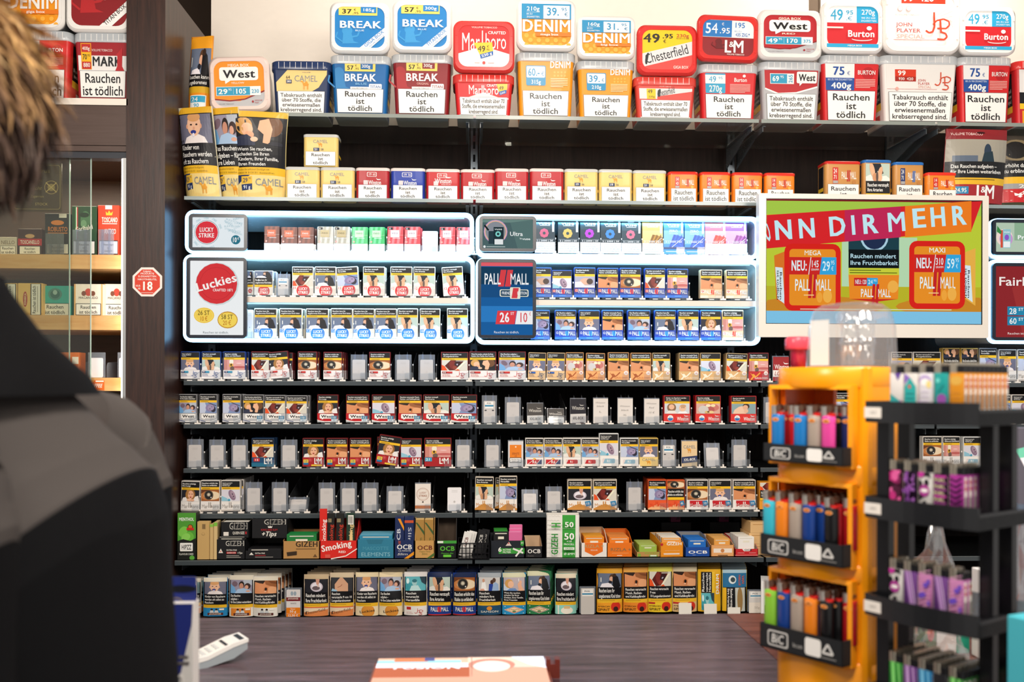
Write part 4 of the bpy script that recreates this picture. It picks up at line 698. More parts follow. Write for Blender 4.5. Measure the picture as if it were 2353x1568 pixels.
def vuse(u0, u1, vt, base, base2, deco, kind, desc):
    v, u, Y, where, _ = ROWS['vuse']; z = rowz('vuse'); um = (u0 + u1)/2; x0, x1 = xu(u0, Y, vt), xu(u1, Y, vt); w, h = x1 - x0, zv(vt, Y, um) - z
    m = MB(); m.rprism(-w/2, 0, w/2, h, .0015, 0, .03, base, 'film', 1, .0006); c = Cv(m, -w/2, h, w, h, 'film'); dark = kind == 'd'
    c.rect(0, .3, 1, .7, base2); c.poly([(.28, 0), (.68, 0), (.62, .05), (.34, .05)][::-1], 'eef2f2' if dark else '2a4a66'); c.rect(.86, .02, .96, .38, 'f1f3f3')
    c.text('vuse', .17, .08, .78, .17, 'f4f6f6', 1); c.rect(.25, .19, .75, .205, 'e4eaea')
    if dark:
        for j in range(8): a = radians(45*j); c.ell(.46 + .13*cos(a), .42 + .13*sin(a)*c.asp(), .1, .1*c.asp(), deco)
        c.circ(.46, .42, .07, base)
    else:
        if kind == 'z': c.text('ZERO', .26, .28, .7, .35, 'eef4f8', 1); c.text('NICOTINE', .26, .38, .7, .41, 'eef4f8', 0)
        for j in range(5): c.poly([(.25 + .12*j, .82 - .06*j), (.5 + .1*j, .42 + .03*(j % 2)), (1, .5 + .06*j), (.95, .8)], deco[j % 2])
        c.line([(.4, .8), (.95, .52)], .012, 'f4f6f6')
    c.rect(.04, .6, .94, .605, 'dfe6e6'); c.text('2 | 2000 | 20', .08, .62, .9, .66, 'f1f4f4', 1)
    if kind == 'z': c.rect(0, .8, 1, .86, '1f3f6a'); c.rect(.1, .92, .9, .94, 'dfeaf2')
    else:
        c.rect(0, .68, 1, 1, 'f3f2f1')
        for t, y in (('Dieses Produkt', .72), ('enthält Nikotin:', .785), ('einen Stoff, der sehr', .85), ('stark abhängig macht.', .915)): c.text(t, .5 - .021*len(t), y, .5 + .021*len(t), y + .035, '6d6f74', 0)
    o = m.build('vape_carton', None, ((x0 + x1)/2, Y, z)); later(o, desc, where, 'vape carton', 'vape cartons in the glowing box')
    tray('vuse', (x0 + x1)/2, .06, Y, z)
for a in [(1229,1275,503,'24424e','1d3642','d2587a','d','dark vape carton with pink-orange flower'),(1282,1330,504,'24424e','1d3642','d0b25a','d','dark vape carton with golden flower'),(1333,1379,504,'24424e','1d3642','b43ac8','d','dark vape carton with purple flower'),(1380,1427,506,'24424e','1d3642','3a86d8','d','dark vape carton with blue flower'),(1428,1473,508,'3a545e','2c444e','d8708a','d','grey-teal vape carton with pink flower'),
  (1476,1523,507,'dcb66a','e6c684',('8a5f2a','c08c3c'),'g','golden vape carton'),(1525,1571,507,'3a8fd8','7fb8ea',('1f4fb4','2f6ad4'),'z','sky-blue zero nicotine carton'),(1573,1619,508,'3a8fd8','7fb8ea',('1f4fb4','2f6ad4'),'z','sky-blue zero nicotine carton'),(1620,1668,508,'e8708a','f3b4bc',('c83838','e05848'),'p','pink vape carton with red fan'),(1668,1716,508,'9a5ac0','d8a0d0',('8a3a80','b45aa8'),'p','purple vape carton')]: vuse(*a)
# ------------------------------------------------------------------ tubs on the top glass shelf
def big_warn(c, y0, y1, ls, col='f3f0ec'):
    c.rect(.02, y0, .98, y1, '3a3a3c'); c.rect(.025, y0 + .006, .975, y1 - .006, col); c.lines(ls, .06, y0 + (y1-y0)*.1, .94, y1 - (y1-y0)*.08, '17171a', 1, 'c', 1.32, 1.25)
RT = ['Rauchen', 'ist', 'tödlich']; TAB = ['Tabakrauch enthält', 'über 70 Stoffe, die', 'erwiesenermaßen', 'krebserregend sind.']; TAB3 = ['Tabakrauch enthält über 70', 'Stoffe, die erwiesenermaßen', 'krebserregend sind.']
def fine(c, x0, y0, x1, y1, n, col):
    for j in range(n): y = y0 + (y1-y0)*j/n; c.rect(x0, y, x1 - (x1-x0)*(.25 if j == n - 1 else 0), y + (y1-y0)/n*.5, col)
def lion(c, x, y, s, col):
    c.ell(x, y, .13*s, .15*s, col); c.poly([(x-.1*s, y+.1*s),(x+.1*s, y+.05*s),(x+.16*s, y+.32*s),(x+.3*s, y+.38*s),(x-.12*s, y+.4*s)][::-1], col); c.line([(x+.08*s, y+.2*s),(x+.26*s, y+.16*s),(x+.3*s, y+.02*s)], .05*s, col); c.line([(x-.12*s,y+.34*s),(x-.28*s,y+.2*s),(x-.24*s,y+.05*s)], .04*s, col)
def chester(c, x0, y0, x1, y1, hgt, col='2a2a2e'): c.slant('Chesterfield', x0, y0, x1, y1, hgt, col, 0); c.ell(x0 + .02, y0 - hgt*.55, .035, hgt*.62, col, 10, a0=60, a1=300)
def denim(c, lid, g, p, name):
    c.rect(0,0,1,1,'ef9a1c')
    for j in range(3):
        for i in range(6): c.circ(.1 + .17*i + .08*(j % 2), .76 + .12*j, .045, 'f5b244')
    c.rect(0,0,1,.37,'2a8fc0'); c.rect(.44,.04,.97,.36,'f2f1ee'); c.text(g, .1, .07, .36, .17, 'f2f1ee', 1); c.rect(.1,.2,.37,.205,'f2f1ee'); c.text('BIS ZU', .1, .23, .22, .27, 'f2f1ee', 0); c.text('ZIGARETTEN', .1, .3, .36, .34, 'f2f1ee', 0); c.text(p, .5, .09, .76, .28, '2a8fc0', 1); c.text('95', .8, .09, .92, .17, '2a8fc0', 0); c.text('€', .86, .21, .94, .29, '2a8fc0', 1)
    c.text('DENIM', .0, .39, 1.0, .68, 'f4f1ec', 2); c.rect(.28,.7,1,.79,'ea7a1e'); c.text(name, .38, .715, .74, .77, 'f4f1ec', 1)
def denim_f(c, p, g):
    c.rect(0,0,1,.52,'ef9a1c'); c.rect(0,.52,1,1,'ef9a1c')
    for i in range(4): c.circ(.68 + .07*i, .2, .02, 'f5b244'); c.circ(.68 + .07*i, .26, .02, 'f5b244')
    c.rr(.1,.09,.5,.44,.03,'2a8fc0'); c.rr(.115,.105,.485,.3,.02,'f2f1ee'); c.text(p, .14, .14, .38, .27, '2a8fc0', 1); c.text('€', .41, .2, .47, .27, '2a8fc0', 1); c.text(g, .2, .34, .4, .41, 'f2f1ee', 1); c.text('DENIM', .58, .01, 1.0, .13, 'f4f1ec', 2); fine(c, .6, .31, .95, .48, 6, 'f6d9a0'); big_warn(c, .53, .97, RT)
def brk(c, base, sh, p, g, nm, corner):
    c.rect(0,0,1,1,base); lion(c, .25, .58, .8, sh); c.rect(.08,0,.85,.21,'f1d667'); c.text(p, .14, .06, .34, .17, '3a3524', 2); c.text('€', .38, .05, .43, .1, '3a3524', 0); c.text(',95', .36, .13, .48, .18, '3a3524', 0); c.rect(.52,0,.83,.15,base if base != '8a1c22' else 'a8242a'); c.text(g, .55, .04, .79, .11, 'f2f0ec', 1); c.text('BREAK', .09, .35, .93, .52, 'f4f2ee', 2); c.text(nm, .41, .56, .59, .6, 'c9e2f2', 1); c.poly([(.5,1),(1,.5),(1,.7),(.72,1)],'f2f1ee'); c.slant(corner, .62, .99, .99, .62, .08, base, 1); c.slant('VOLUME TOBACCO', .7, .99, .99, .7, .035, base, 0)
def brk_f(c, base, sh, nm):
    c.rect(0,0,1,1,base); lion(c, .08, .2, .8, sh); c.rect(.2,0,.8,.16,'f1d667'); c.text('57', .24, .05, .37, .13, '2f2a1c', 2); c.text('€', .4, .03, .44, .07, '2f2a1c', 0); c.text(',95', .39, .09, .48, .13, '2f2a1c', 0); c.rect(.51,0,.75,.12,base); c.text('300g', .53, .03, .7, .09, 'f2f0ec', 1); c.text('BREAK', .18, .21, .82, .35, 'f4f2ee', 2); c.text(nm, .4, .38, .64, .42, 'e0a8a0' if base[0] != '1' else '7fb8e0', 1); c.rr(.68,.4,.94,.52,.02,'f2f1ee'); c.text('TITAN', .7, .43, .92, .48, base, 1); c.rect(.3,.46,.68,.52,'f2f1ee'); c.text('VOLUME TOBACCO', .33, .475, .65, .5, '6d6a66', 0); big_warn(c, .5, .96, RT)
def west_l(c, base, nm, p, g, n, kind):
    c.rect(0,0,1,1,base); c.poly([(0,.85),(.5,.88),(1,.68),(1,1),(0,1)][::-1],'b9b9bc'); c.line([(0,.83),(.3,.87),(.6,.84),(1,.66)],.03,'8a1c22'); c.text(kind, .28, .06, .7, .12, 'f6ecd8', 1); westlogo(c, .11, .13, .88, .5); c.text(nm, .34, .46, .6, .5, 'f6ecd8', 1); c.rect(.04,.56,.92,.76,'f4f2ee'); c.rect(.05,.57,.71,.75,'2e9ac0'); c.text(p, .08, .61, .27, .72, 'f4f2ee', 2); c.text('95', .28, .6, .35, .65, 'f4f2ee', 0); c.rect(.38,.59,.383,.73,'f4f2ee'); c.text(g, .41, .61, .64, .72, 'f4f2ee', 2); c.text(n, .74, .63, .89, .71, '2e9ac0', 1); c.text('VOLUME TOBACCO', .08, .93, .38, .95, '77777a', 0); c.ell(.76, .9, .02, .025, 'a0222a'); c.text('FRISCHE', .8, .86, .95, .89, 'b04a50', 0); c.text('PAD', .8, .91, .88, .94, 'b04a50', 0)
def west_f(c):
    c.rect(0,0,1,1,'b4b3b6'); c.poly([(0,0),(1,0),(1,.34),(.6,.45),(.25,.46),(0,.36)][::-1],'b8262c'); c.line([(0,.37),(.25,.47),(.6,.45),(1,.33)],.03,'f2f0ee'); c.rect(.1,.08,.55,.28,'f2f1ee'); c.rect(.11,.09,.42,.27,'2e9ac0'); c.text('69', .14, .13, .27, .23, 'f4f2ee', 2); c.text('95', .29, .12, .36, .17, 'f4f2ee', 0); c.text('265', .45, .1, .52, .26, '2e9ac0', 1, rot=90); westlogo(c, .6, .04, .98, .32); big_warn(c, .47, .97, TAB)
def marl_l(c):
    c.rect(0,0,1,1,'e0292a'); c.poly([(0,.68),(.5,.5),(1,.68),(1,1),(0,1)][::-1],'f4f0ec'); c.text('VOLUME TOBACCO', .26, .02, .76, .06, 'f4d9d0', 1); c.text('CRAFTED', .58, .13, .93, .2, 'f4f0ec', 1); c.text('Mar', .06, .18, .42, .6, 'f4f0ec', 0); c.text('l', .45, .12, .49, .48, 'f4f0ec', 1); c.text('boro', .52, .18, .94, .56, 'f4f0ec', 0); c.poly([(.3,.42),(.66,.4),(.68,.62),(.42,.7)][::-1],'f2c838'); c.poly([(.42,.7),(.68,.61),(.68,.71),(.44,.8)][::-1],'2a66b4'); c.text('49', .38, .49, .53, .63, '2f2a20', 1); c.text('€', .56, .48, .6, .53, '2f2a20', 0); c.text('95', .55, .56, .61, .6, '2f2a20', 0); c.slant('230 g', .46, .77, .66, .69, .06, 'f4f0ec', 2); c.circ(.5,.9,.03,'d8504a'); c.rect(.32,.895,.42,.91,'e0b0a8'); c.rect(.58,.895,.7,.91,'e0b0a8')
def marl_f(c):
    c.rect(0,0,1,1,'d9262a'); c.rect(0,.94,1,1,'ece6e2'); c.poly([(.2,.44),(.5,.3),(.8,.44),(1,.46),(1,.5),(0,.5)][::-1],'ece6e2'); c.text('Marlboro', .2, .1, .8, .36, 'f4f0ec', 1); c.text('CRAFT', .56, .07, .76, .14, 'f4f0ec', 1); c.poly([(.75,.06),(.96,.05),(.96,.24),(.8,.28)][::-1],'f2c838'); c.poly([(.8,.28),(.95,.22),(.95,.32),(.82,.38)][::-1],'2a66b4'); c.text('49', .8, .12, .89, .22, '2f2a20', 1); c.slant('230', .83, .36, .93, .31, .05, 'f4f0ec', 1); big_warn(c, .44, .95, TAB3)
def chest_l(c):
    c.rect(0,0,1,1,'e0473c'); c.rect(0,0,1,.6,'f0c81e'); c.poly([(0,.6),(1,.28),(1,.62),(0,.94)][::-1],'dedbdc'); c.poly([(0,.94),(1,.62),(1,1),(0,1)][::-1],'dd4a44'); chester(c, .08, .86, .94, .58, .24); c.text('49', .02, .1, .36, .32, '2b2824', 2); c.text('.95', .4, .1, .62, .21, '2b2824', 2); c.text('€', .42, .25, .48, .33, '2b2824', 1); c.text('230g', .68, .1, .93, .18, 'c0522a', 1); c.text('BIS ZU 515 ZIG.', .68, .2, .94, .23, '6a5420', 0); c.text('GIGA BOX', .62, .9, .92, .97, 'f2e4dc', 1)
def chest_f(c):
    c.rect(0,0,1,1,'d84a40'); c.poly([(0,.12),(1,.12),(1,.2),(0,.42)][::-1],'e2dfde'); c.rect(0,.12,.34,.42,'e2dfde'); c.rect(.14,.13,.31,.42,'f0c81e'); c.text('49', .16, .16, .25, .26, '2b2824', 1); c.text('230g', .17, .33, .29, .38, '2b2824', 0); chester(c, .36, .35, .68, .24, .18); c.text('VOLUME TOBACCO', .38, .05, .6, .08, 'f2d8d0', 0); c.rect(.0,.93,1,1,'e9e4e0'); big_warn(c, .45, .95, TAB3)
def lm_l(c):
    c.rect(0,0,1,1,'8e2228'); c.rect(0,0,1,.48,'f0eeee'); c.rect(0,.01,.57,.47,'2a76bc'); c.text('54', .05, .1, .3, .38, 'f2f1ee', 1); c.text('.95', .33, .22, .54, .37, 'f2f1ee', 1); c.text('€', .37, .08, .42, .15, 'f2f1ee', 1); c.text('195', .61, .06, .83, .2, '2a76bc', 1); c.text('BIS ZU', .62, .28, .76, .32, '7fa8cc', 0); c.text('435 ZIG.*', .64, .35, .92, .44, '2a76bc', 1); lion(c, .32, .6, .5, '6a181e'); lm(c, .42, .56, .82, .9); c.text('VOLUME TOBACCO', .48, .93, .82, .97, 'f2e9e4', 1)
def burt_l(c):
    c.rect(0,0,1,1,'d0262e'); c.rect(0,0,1,.4,'f0efee'); c.rect(.58,0,1,.4,'2ea6d4'); c.text('49', .07, .08, .32, .34, '2ea0c8', 1); c.text('95', .37, .1, .52, .2, '2ea0c8', 1); c.text('.€', .37, .25, .5, .34, '2ea0c8', 1); c.text('270g', .67, .08, .93, .2, 'f4f2ee', 1); c.text('BIS ZU 600', .67, .26, .94, .3, 'f4f2ee', 0); c.text('ZIGARETTEN', .66, .33, .96, .37, 'f4f2ee', 0); c.rect(0,.5,.32,.54,'e9dcd8'); c.text('Burton', .4, .58, .93, .74, 'f4f2ee', 2); c.ell(.82,.53,.05,.05,'f4f2ee'); c.ell(.68,.79,.2,.05,'f4f2ee',a0=180,a1=360); c.ell(.68,.775,.2,.045,'d0262e',a0=180,a1=360); c.rect(0,.91,1,1,'2ea6d4'); c.text('MEGA BOX', .4, .935, .68, .975, 'f4f2ee', 1)
def burt_f(c):
    c.rect(0,0,1,1,'d4262a'); c.rr(.03,.03,.43,.44,.02,'2ea0c8'); c.rect(.03,.06,.43,.24,'f0efee'); c.text('49', .1, .09, .25, .21, '2ea0c8', 1); c.text('95', .29, .1, .38, .15, '2ea0c8', 0); c.text('270g', .1, .28, .36, .41, 'f4f2ee', 1); c.text('Burton', .6, .12, .86, .2, 'f4f2ee', 1); c.ell(.8,.08,.03,.03,'f4f2ee'); fine(c, .52, .25, .93, .44, 7, 'e9a8a0'); big_warn(c, .46, .96, RT)
def burt75(c):
    c.rect(0,0,1,1,'d4262a'); c.circ(.83,.17,.12,'b81e24'); c.rect(0,.01,.56,.25,'f0efee'); c.text('75', .14, .06, .38, .2, '24509c', 2); c.text('€', .42, .14, .48, .2, '24509c', 1); c.rect(0,.25,.56,.46,'24509c'); c.text('BIS ZU 900 ZIGARETTEN', .04, .265, .52, .295, 'd9e2f0', 0); c.text('400g', .1, .33, .5, .43, 'f4f2ee', 2); c.text('BURTON', .62, .12, .97, .19, 'f4f2ee', 1); fine(c, .58, .27, .97, .43, 6, 'e9a8a0'); big_warn(c, .47, .97, RT)
def jps_l(c):
    c.rect(0,0,1,1,'eeeae6'); c.rect(.18,.0,.86,.2,'d9381e'); c.text('99', .2, .05, .37, .16, 'f6f2ee', 2); c.text('00', .38, .05, .43, .09, 'f6f2ee', 1); c.text('420', .45, .05, .68, .16, 'f6f2ee', 2); c.text('930', .72, .06, .83, .12, 'f6f2ee', 1)
    for r in (.12, .25): c.circ(.04 + r, .3, .04, 'e0a89c'); c.circ(.04 + r, .3, .034, 'eeeae6')
    c.text('XL VOLUME TOBACCO', .08, .4, .45, .43, 'dca89c', 0)
    for i, t in enumerate(('JOHN', 'PLAYER', 'SPECIAL')): c.text(t, .1, .56 + .11*i, .1 + .062*len(t), .63 + .11*i, 'c04038' if i < 2 else 'dca89c', 0)
    jps(c, 'd04a2c', .55, .36, .38, .52)
    for i in range(5): c.line([(.72 + .05*i, .42 + .02*i), (.96, .24 + .1*i)], .006, 'dcb0a6')
    c.rect(.05,.88,.8,.886,'c84038')
def jps_f(c):
    c.rect(0,0,1,1,'ece8e4'); c.rect(.13,.1,.44,.28,'d9381e'); c.rect(.13,.22,.44,.3,'a8281c'); c.text('99', .17, .12, .29, .2, 'f6f2ee', 2); c.text('420', .3, .235, .4, .28, 'f6f2ee', 1); c.text('930', .18, .235, .27, .28, 'f6f2ee', 1)
    for i, t in enumerate(('JOHN', 'PLAYER', 'SPECIAL')): c.text(t, .47, .26 + .055*i, .47 + .029*len(t), .3 + .055*i, 'c04038' if i < 2 else 'dca89c', 0)
    jps(c, 'd04a2c', .72, .14, .24, .3); c.rect(0,.43,.75,.434,'c84038'); c.circ(.15,.43,.025,'e0a89c'); big_warn(c, .48, .97, TAB)
def camel_f(c):
    c.rect(0,0,1,1,'1f3158'); c.poly([(0,.5),(0,.3),(.25,0),(1,0),(1,.12),(.85,.4),(.7,.5)][::-1],'eccb80'); camel(c, .36, .14, .82, .46); c.text('VOLUME', .52, .06, .68, .085, '8b8a86', 0); c.text('64', .2, .15, .28, .22, '2b2a26', 0); c.rect(.2,.24,.31,.32,'1f3158'); c.text('285', .21, .255, .3, .3, 'f2efe8', 1); big_warn(c, .49, .98, TAB)
def mark1(c):
    c.rect(0,0,1,1,'9e1f28'); c.rect(0,.24,1,.5,'ece8e6'); c.rect(.06,.03,.27,.48,'e89a24'); c.rect(.075,.045,.255,.18,'c02a2a'); c.rect(.075,.19,.255,.34,'f0b81e'); c.rect(.075,.35,.255,.47,'c02a2a'); c.text('400g', .09, .09, .24, .15, 'f4efe4', 1); c.text('70', .09, .22, .18, .31, '2b2820', 1); c.text('95', .19, .22, .245, .26, '2b2820', 0); c.text('880', .1, .37, .24, .44, 'f4efe4', 1); c.text('VOLUME TOBACCO', .28, .13, .7, .17, 'e8c9c6', 1); c.text('MARK', .28, .26, .88, .42, '232226', 2); c.poly([(.76,.24),(.9,.1),(.9,.42),(.95,.5),(.76,.5),(.8,.42),(.8,.24)][::-1],'b8242c'); big_warn(c, .5, .96, ['Rauchen', 'ist tödlich'])
def burt_p(c):
    c.rect(0,0,1,1,'d4262a'); c.rect(0,.02,.48,.5,'f0efee'); c.circ(.83,.17,.1,'b81e24'); c.text('BURTON', .54, .14, .94, .2, 'f4f2ee', 1); fine(c, .55, .3, .95, .45, 6, 'e9a8a0'); big_warn(c, .5, .98, ['Rauchen', 'ist tödlich'])
def redw(c): c.rect(0,0,1,1,'c8262c'); c.rect(0,.0,1,.42,'e9e4e2'); c.rect(0,.42,1,.62,'17161a'); c.rect(0,.62,1,.72,'ecc02a'); c.rect(.05,.75,.5,.98,'e8a42a'); c.text('70', .1, .8, .4, .92, '2b2820', 1)
def tub(u0, u1, vt, label, draw, base, rim='e9e4de', side='17161a', zb=None, Y=3.02, dep=.135, turn=0, lidh=.02, brandc=None):
    """an upright tub: clear tapered body, print sleeve, lid"""
    um = (u0 + u1)/2; z0 = zb if zb is not None else ZG1 + .0005; x0, x1 = xu(u0, Y, vt), xu(u1, Y, vt); W, H = x1 - x0, zv(vt, Y, um) - z0
    r = empty('tobacco_tub', ((x0 + x1)/2, Y, z0), radians(turn)); hb = H - lidh; w = W*.94
    def ring(z, k, e=0.0): s = (.90 + .10*z/hb); return [(a*s, (b - dep/2)*s + dep/2, z) for a, b in rrect(-w/2 - e, .004 - e, w/2 + e, dep - .004 + e, .014, 5)]
    m = MB(); m.loft([ring(0, 0), ring(.004, 0), ring(hb*.9, 0), ring(hb, 0)], '8a8078', 'frost'); m.loft([ring(.003, 0, -.006), ring(hb*.8, 0, -.006)], '5a4632', 'matte'); m.build('body', r)
    m = MB(); m.loft([ring(.004, 0, .0006), ring(hb*.97, 0, .0006)], base, 'film', cap0=False, cap1=False)
    def xf(p):
        s = .90 + .10*p[2]/hb; yy = (.004 - .0006 - dep/2)*s + dep/2
        return (p[0]*s, yy + p[1] - .0002, p[2])
    c = Cv(m, -w/2 + .009, hb*.97, w - .018, hb*.97 - .005, 'film', xf=xf); draw(c)
    for sx in (-1, 1):                                  # the black warning panels of the two sides
        def xs(p, sx=sx): s = .90 + .10*p[2]/hb; return (sx*(w/2 + .0009)*s - p[1]*sx, (p[0])*s*-sx + dep/2, p[2])
        c = Cv(m, -dep/2 + .03, hb*.95, dep - .06, hb*.95 - .005, 'film', xf=xs); c.rect(0, .02, 1, .62, side); c.rect(0, .62, 1, .74, 'ecc02a'); c.lines(['Rauchen', 'verursacht 9 von 10', 'Lungenkarzinomen'], .06, .3, .94, .56, 'd9d6d0', 1); c.rect(.1, .82, .7, .92, 'e9e4de' if base != 'e9e6e2' else 'c84038')
    m.build('label', r)
    m = MB(); dl = dep*.5
    def lr(z, e): return [(a, b, z) for a, b in rrect(-W/2 + e, .0 + e, W/2 - e, dep - e, .026, 5)]
    m.loft([lr(hb - .008, .001), lr(hb - .006, 0), lr(H - .003, 0), lr(H, .003)], rim, 'frost' if rim[0] in 'ef' and rim[2] in 'e' else 'plastic')
    for k in range(-4, 5): m.box(k*W/11 - .0006, -.0006, hb - .004, k*W/11 + .0006, .0, H - .004, 'f7f4f0', 'plastic')
    m.build('lid', r); tag(r, label, 'tub'); return r, z0 + H
def lidtub(u0, u1, v0, v1, label, draw, rim='eeebe7', fill='7d5a3c', zb=None, Y=3.0, dep=.13, roll=0, body='frost', pad=.082):
    """a tub lying on its back, lid to the shop"""
    um = (u0 + u1)/2; x0, x1 = xu(u0, Y, v1), xu(u1, Y, v1); W = x1 - x0; z0 = zb if zb is not None else zv(v1, Y, um); H = zv(v0, Y, um) - z0
    r = empty('tobacco_tub', ((x0 + x1)/2, Y, z0), 0, radians(roll))
    if roll: r.location.z += abs(sin(radians(roll)))*W*.5*.8; H *= .985
    rd = min(W, H)*.17
    def ring(y, e): return [(a, y, b + H/2) for a, b in rrect(-W/2 + e, -H/2 + e, W/2 - e, H/2 - e, rd, 6)]
    m = MB(); m.loft([ring(.018, .006), ring(.06, .008), ring(dep, .016)], 'ded6cc', 'frost'); m.loft([ring(.02, .012), ring(dep - .004, .022)], fill, 'matte'); m.build('body', r)
    m = MB(); m.loft([ring(.003, .004), ring(.0, .008), ring(.006, 0), ring(.019, .0), ring(.02, .004)][1:], rim, 'plastic', cap0=False); m.ring([(a, b) for a, _, b in ring(0, .006)], [(a, b) for a, _, b in ring(0, W*.085)], .0, .004, rim, 'plastic'); m.loft([ring(.003, W*.08), ring(.008, W*.08)], rim if rim[0] != 'e' else fill, 'plastic')
    for sx in (-1, 1):
        for k in (-.25, .25): m.box(sx*W*.452 - .003, -.0012, H/2 + k*H - .008, sx*W*.452 + .003, .0, H/2 + k*H + .008, rim, 'plastic')
    m.build('lid', r)
    m = MB(); a = W*pad; fr = [(p, -.0002 + .003, q) for p, _, q in ring(0, a)]; c = Cv(m, -W/2 + a, H - a, W - 2*a, H - 2*a, 'film', y=.0022); draw(c); m.build('label', r)
    tag(r, label, 'tub'); return r
TB, TBs = '1c7fc4', '3b98d4'
tub(621, 762, 140, 'navy and cream tub with a small yellow camel', camel_f, '1f3158', '22355e', dep=.15)
_, zt = tub(757, 897, 126, 'blue tub beneath the smaller lion lid', lambda c: brk_f(c, '1664a4', '2f80bc', 'BLUE'), '1664a4'); lidtub(757, 895, 4, 126, 'blue lion lid stacked on the blue tub', lambda c: brk(c, TB, TBs, '37', '185g', 'BLUE', 'GIGA BOX'), zb=zt)
_, zt = tub(898, 1040, 124, 'dark red tub beneath a blue lion lid', lambda c: brk_f(c, '8a1c22', 'a8262c', 'ORIGINAL'), '8a1c22'); lidtub(901, 1038, 0, 124, 'blue lion lid stacked on the dark red tub', lambda c: brk(c, TB, TBs, '57', '300g', 'BLUE', 'TITAN BOX'), zb=zt)
_, zt = tub(1040, 1182, 170, 'red and white tub beneath a red framed lid', marl_f, 'd9262a', 'd8403a'); lidtub(1041, 1182, 47, 170, 'red framed lid with white peak and yellow price tag', marl_l, 'd8302c', zb=zt, body='red')
_, zt = tub(1185, 1323, 120, 'orange tub with sixty euro tag under the larger orange-blue lid', lambda c: denim_f(c, '60.-', '315g'), 'ef9a1c'); lidtub(1187, 1323, -2, 120, 'larger orange and blue lid beside the red framed white-peak lid', lambda c: denim(c, 1, '210g', '39.', 'mega box'), zb=zt)
_, zt = tub(1325, 1460, 139, 'orange tub under the smaller orange-blue lid', lambda c: denim_f(c, '39.', '210g'), 'ef9a1c'); lidtub(1326, 1460, 36, 139, 'smaller orange and blue lid beside the yellow and red lid', lambda c: denim(c, 1, '160g', '31.', 'big box'), zb=zt)
_, zt = tub(1457, 1603, 176, 'low red tub beneath the yellow and red lid', chest_f, 'd84a40', 'd84a40'); lidtub(1464, 1602, 57, 176, 'red lid with yellow field and slanted black script', chest_l, 'd8302c', zb=zt)
_, zt = tub(1606, 1745, 147, 'red tub with turquoise tag beneath the maroon lid', burt_f, 'd4262a'); lidtub(1601, 1742, 34, 147, 'red lid with blue 54.95 field over maroon', lm_l, 'd8302c', zb=zt, roll=1.5)
_, zt = tub(1746, 1892, 141, 'grey and red tub with the 69.95 tag', west_f, 'b4b3b6'); lidtub(1742, 1889, 22, 141, 'clear lid over red label with a blue price strip', lambda c: west_l(c, 'b8262c', 'RED', '49', '170', '375', 'GIGA BOX'), 'e9e5e1', zb=zt)
_, zt = tub(1886, 2028, 126, 'red tub tagged 75 beside the grey-red tub', burt75, 'd4262a'); lidtub(1888, 2030, 2, 126, 'clear lid, red and turquoise label, before beige wall trim', burt_l, zb=zt)
_, zt = tub(2024, 2207, 127, 'large white tub with thin red lettering', jps_f, 'e9e6e2', dep=.17); lidtub(2030, 2208, -32, 127, 'largest white lid with red strip 420', jps_l, 'efe9e4', zb=zt, fill='b05a44')
_, zt = tub(2204, 2330, 130, 'red tub tagged 75 beside the large white tub', burt75, 'd4262a'); lidtub(2207, 2335, 14, 130, 'clear lid, red and turquoise label, beyond the largest white lid', burt_l, zb=zt)
tub(2332, 2470, 140, 'red and white tub cut off at the picture edge', redw, 'c8262c', 'd8302c')
lidtub(482, 621, 129, 261, 'orange-labelled clear lid standing alone on the glass', lambda c: west_l(c, 'ee8f1c', 'YELLOW', '29', '105', '230', 'MEGA BOX'), 'e6cfc6', zb=ZG1 + .001, roll=-2.2)

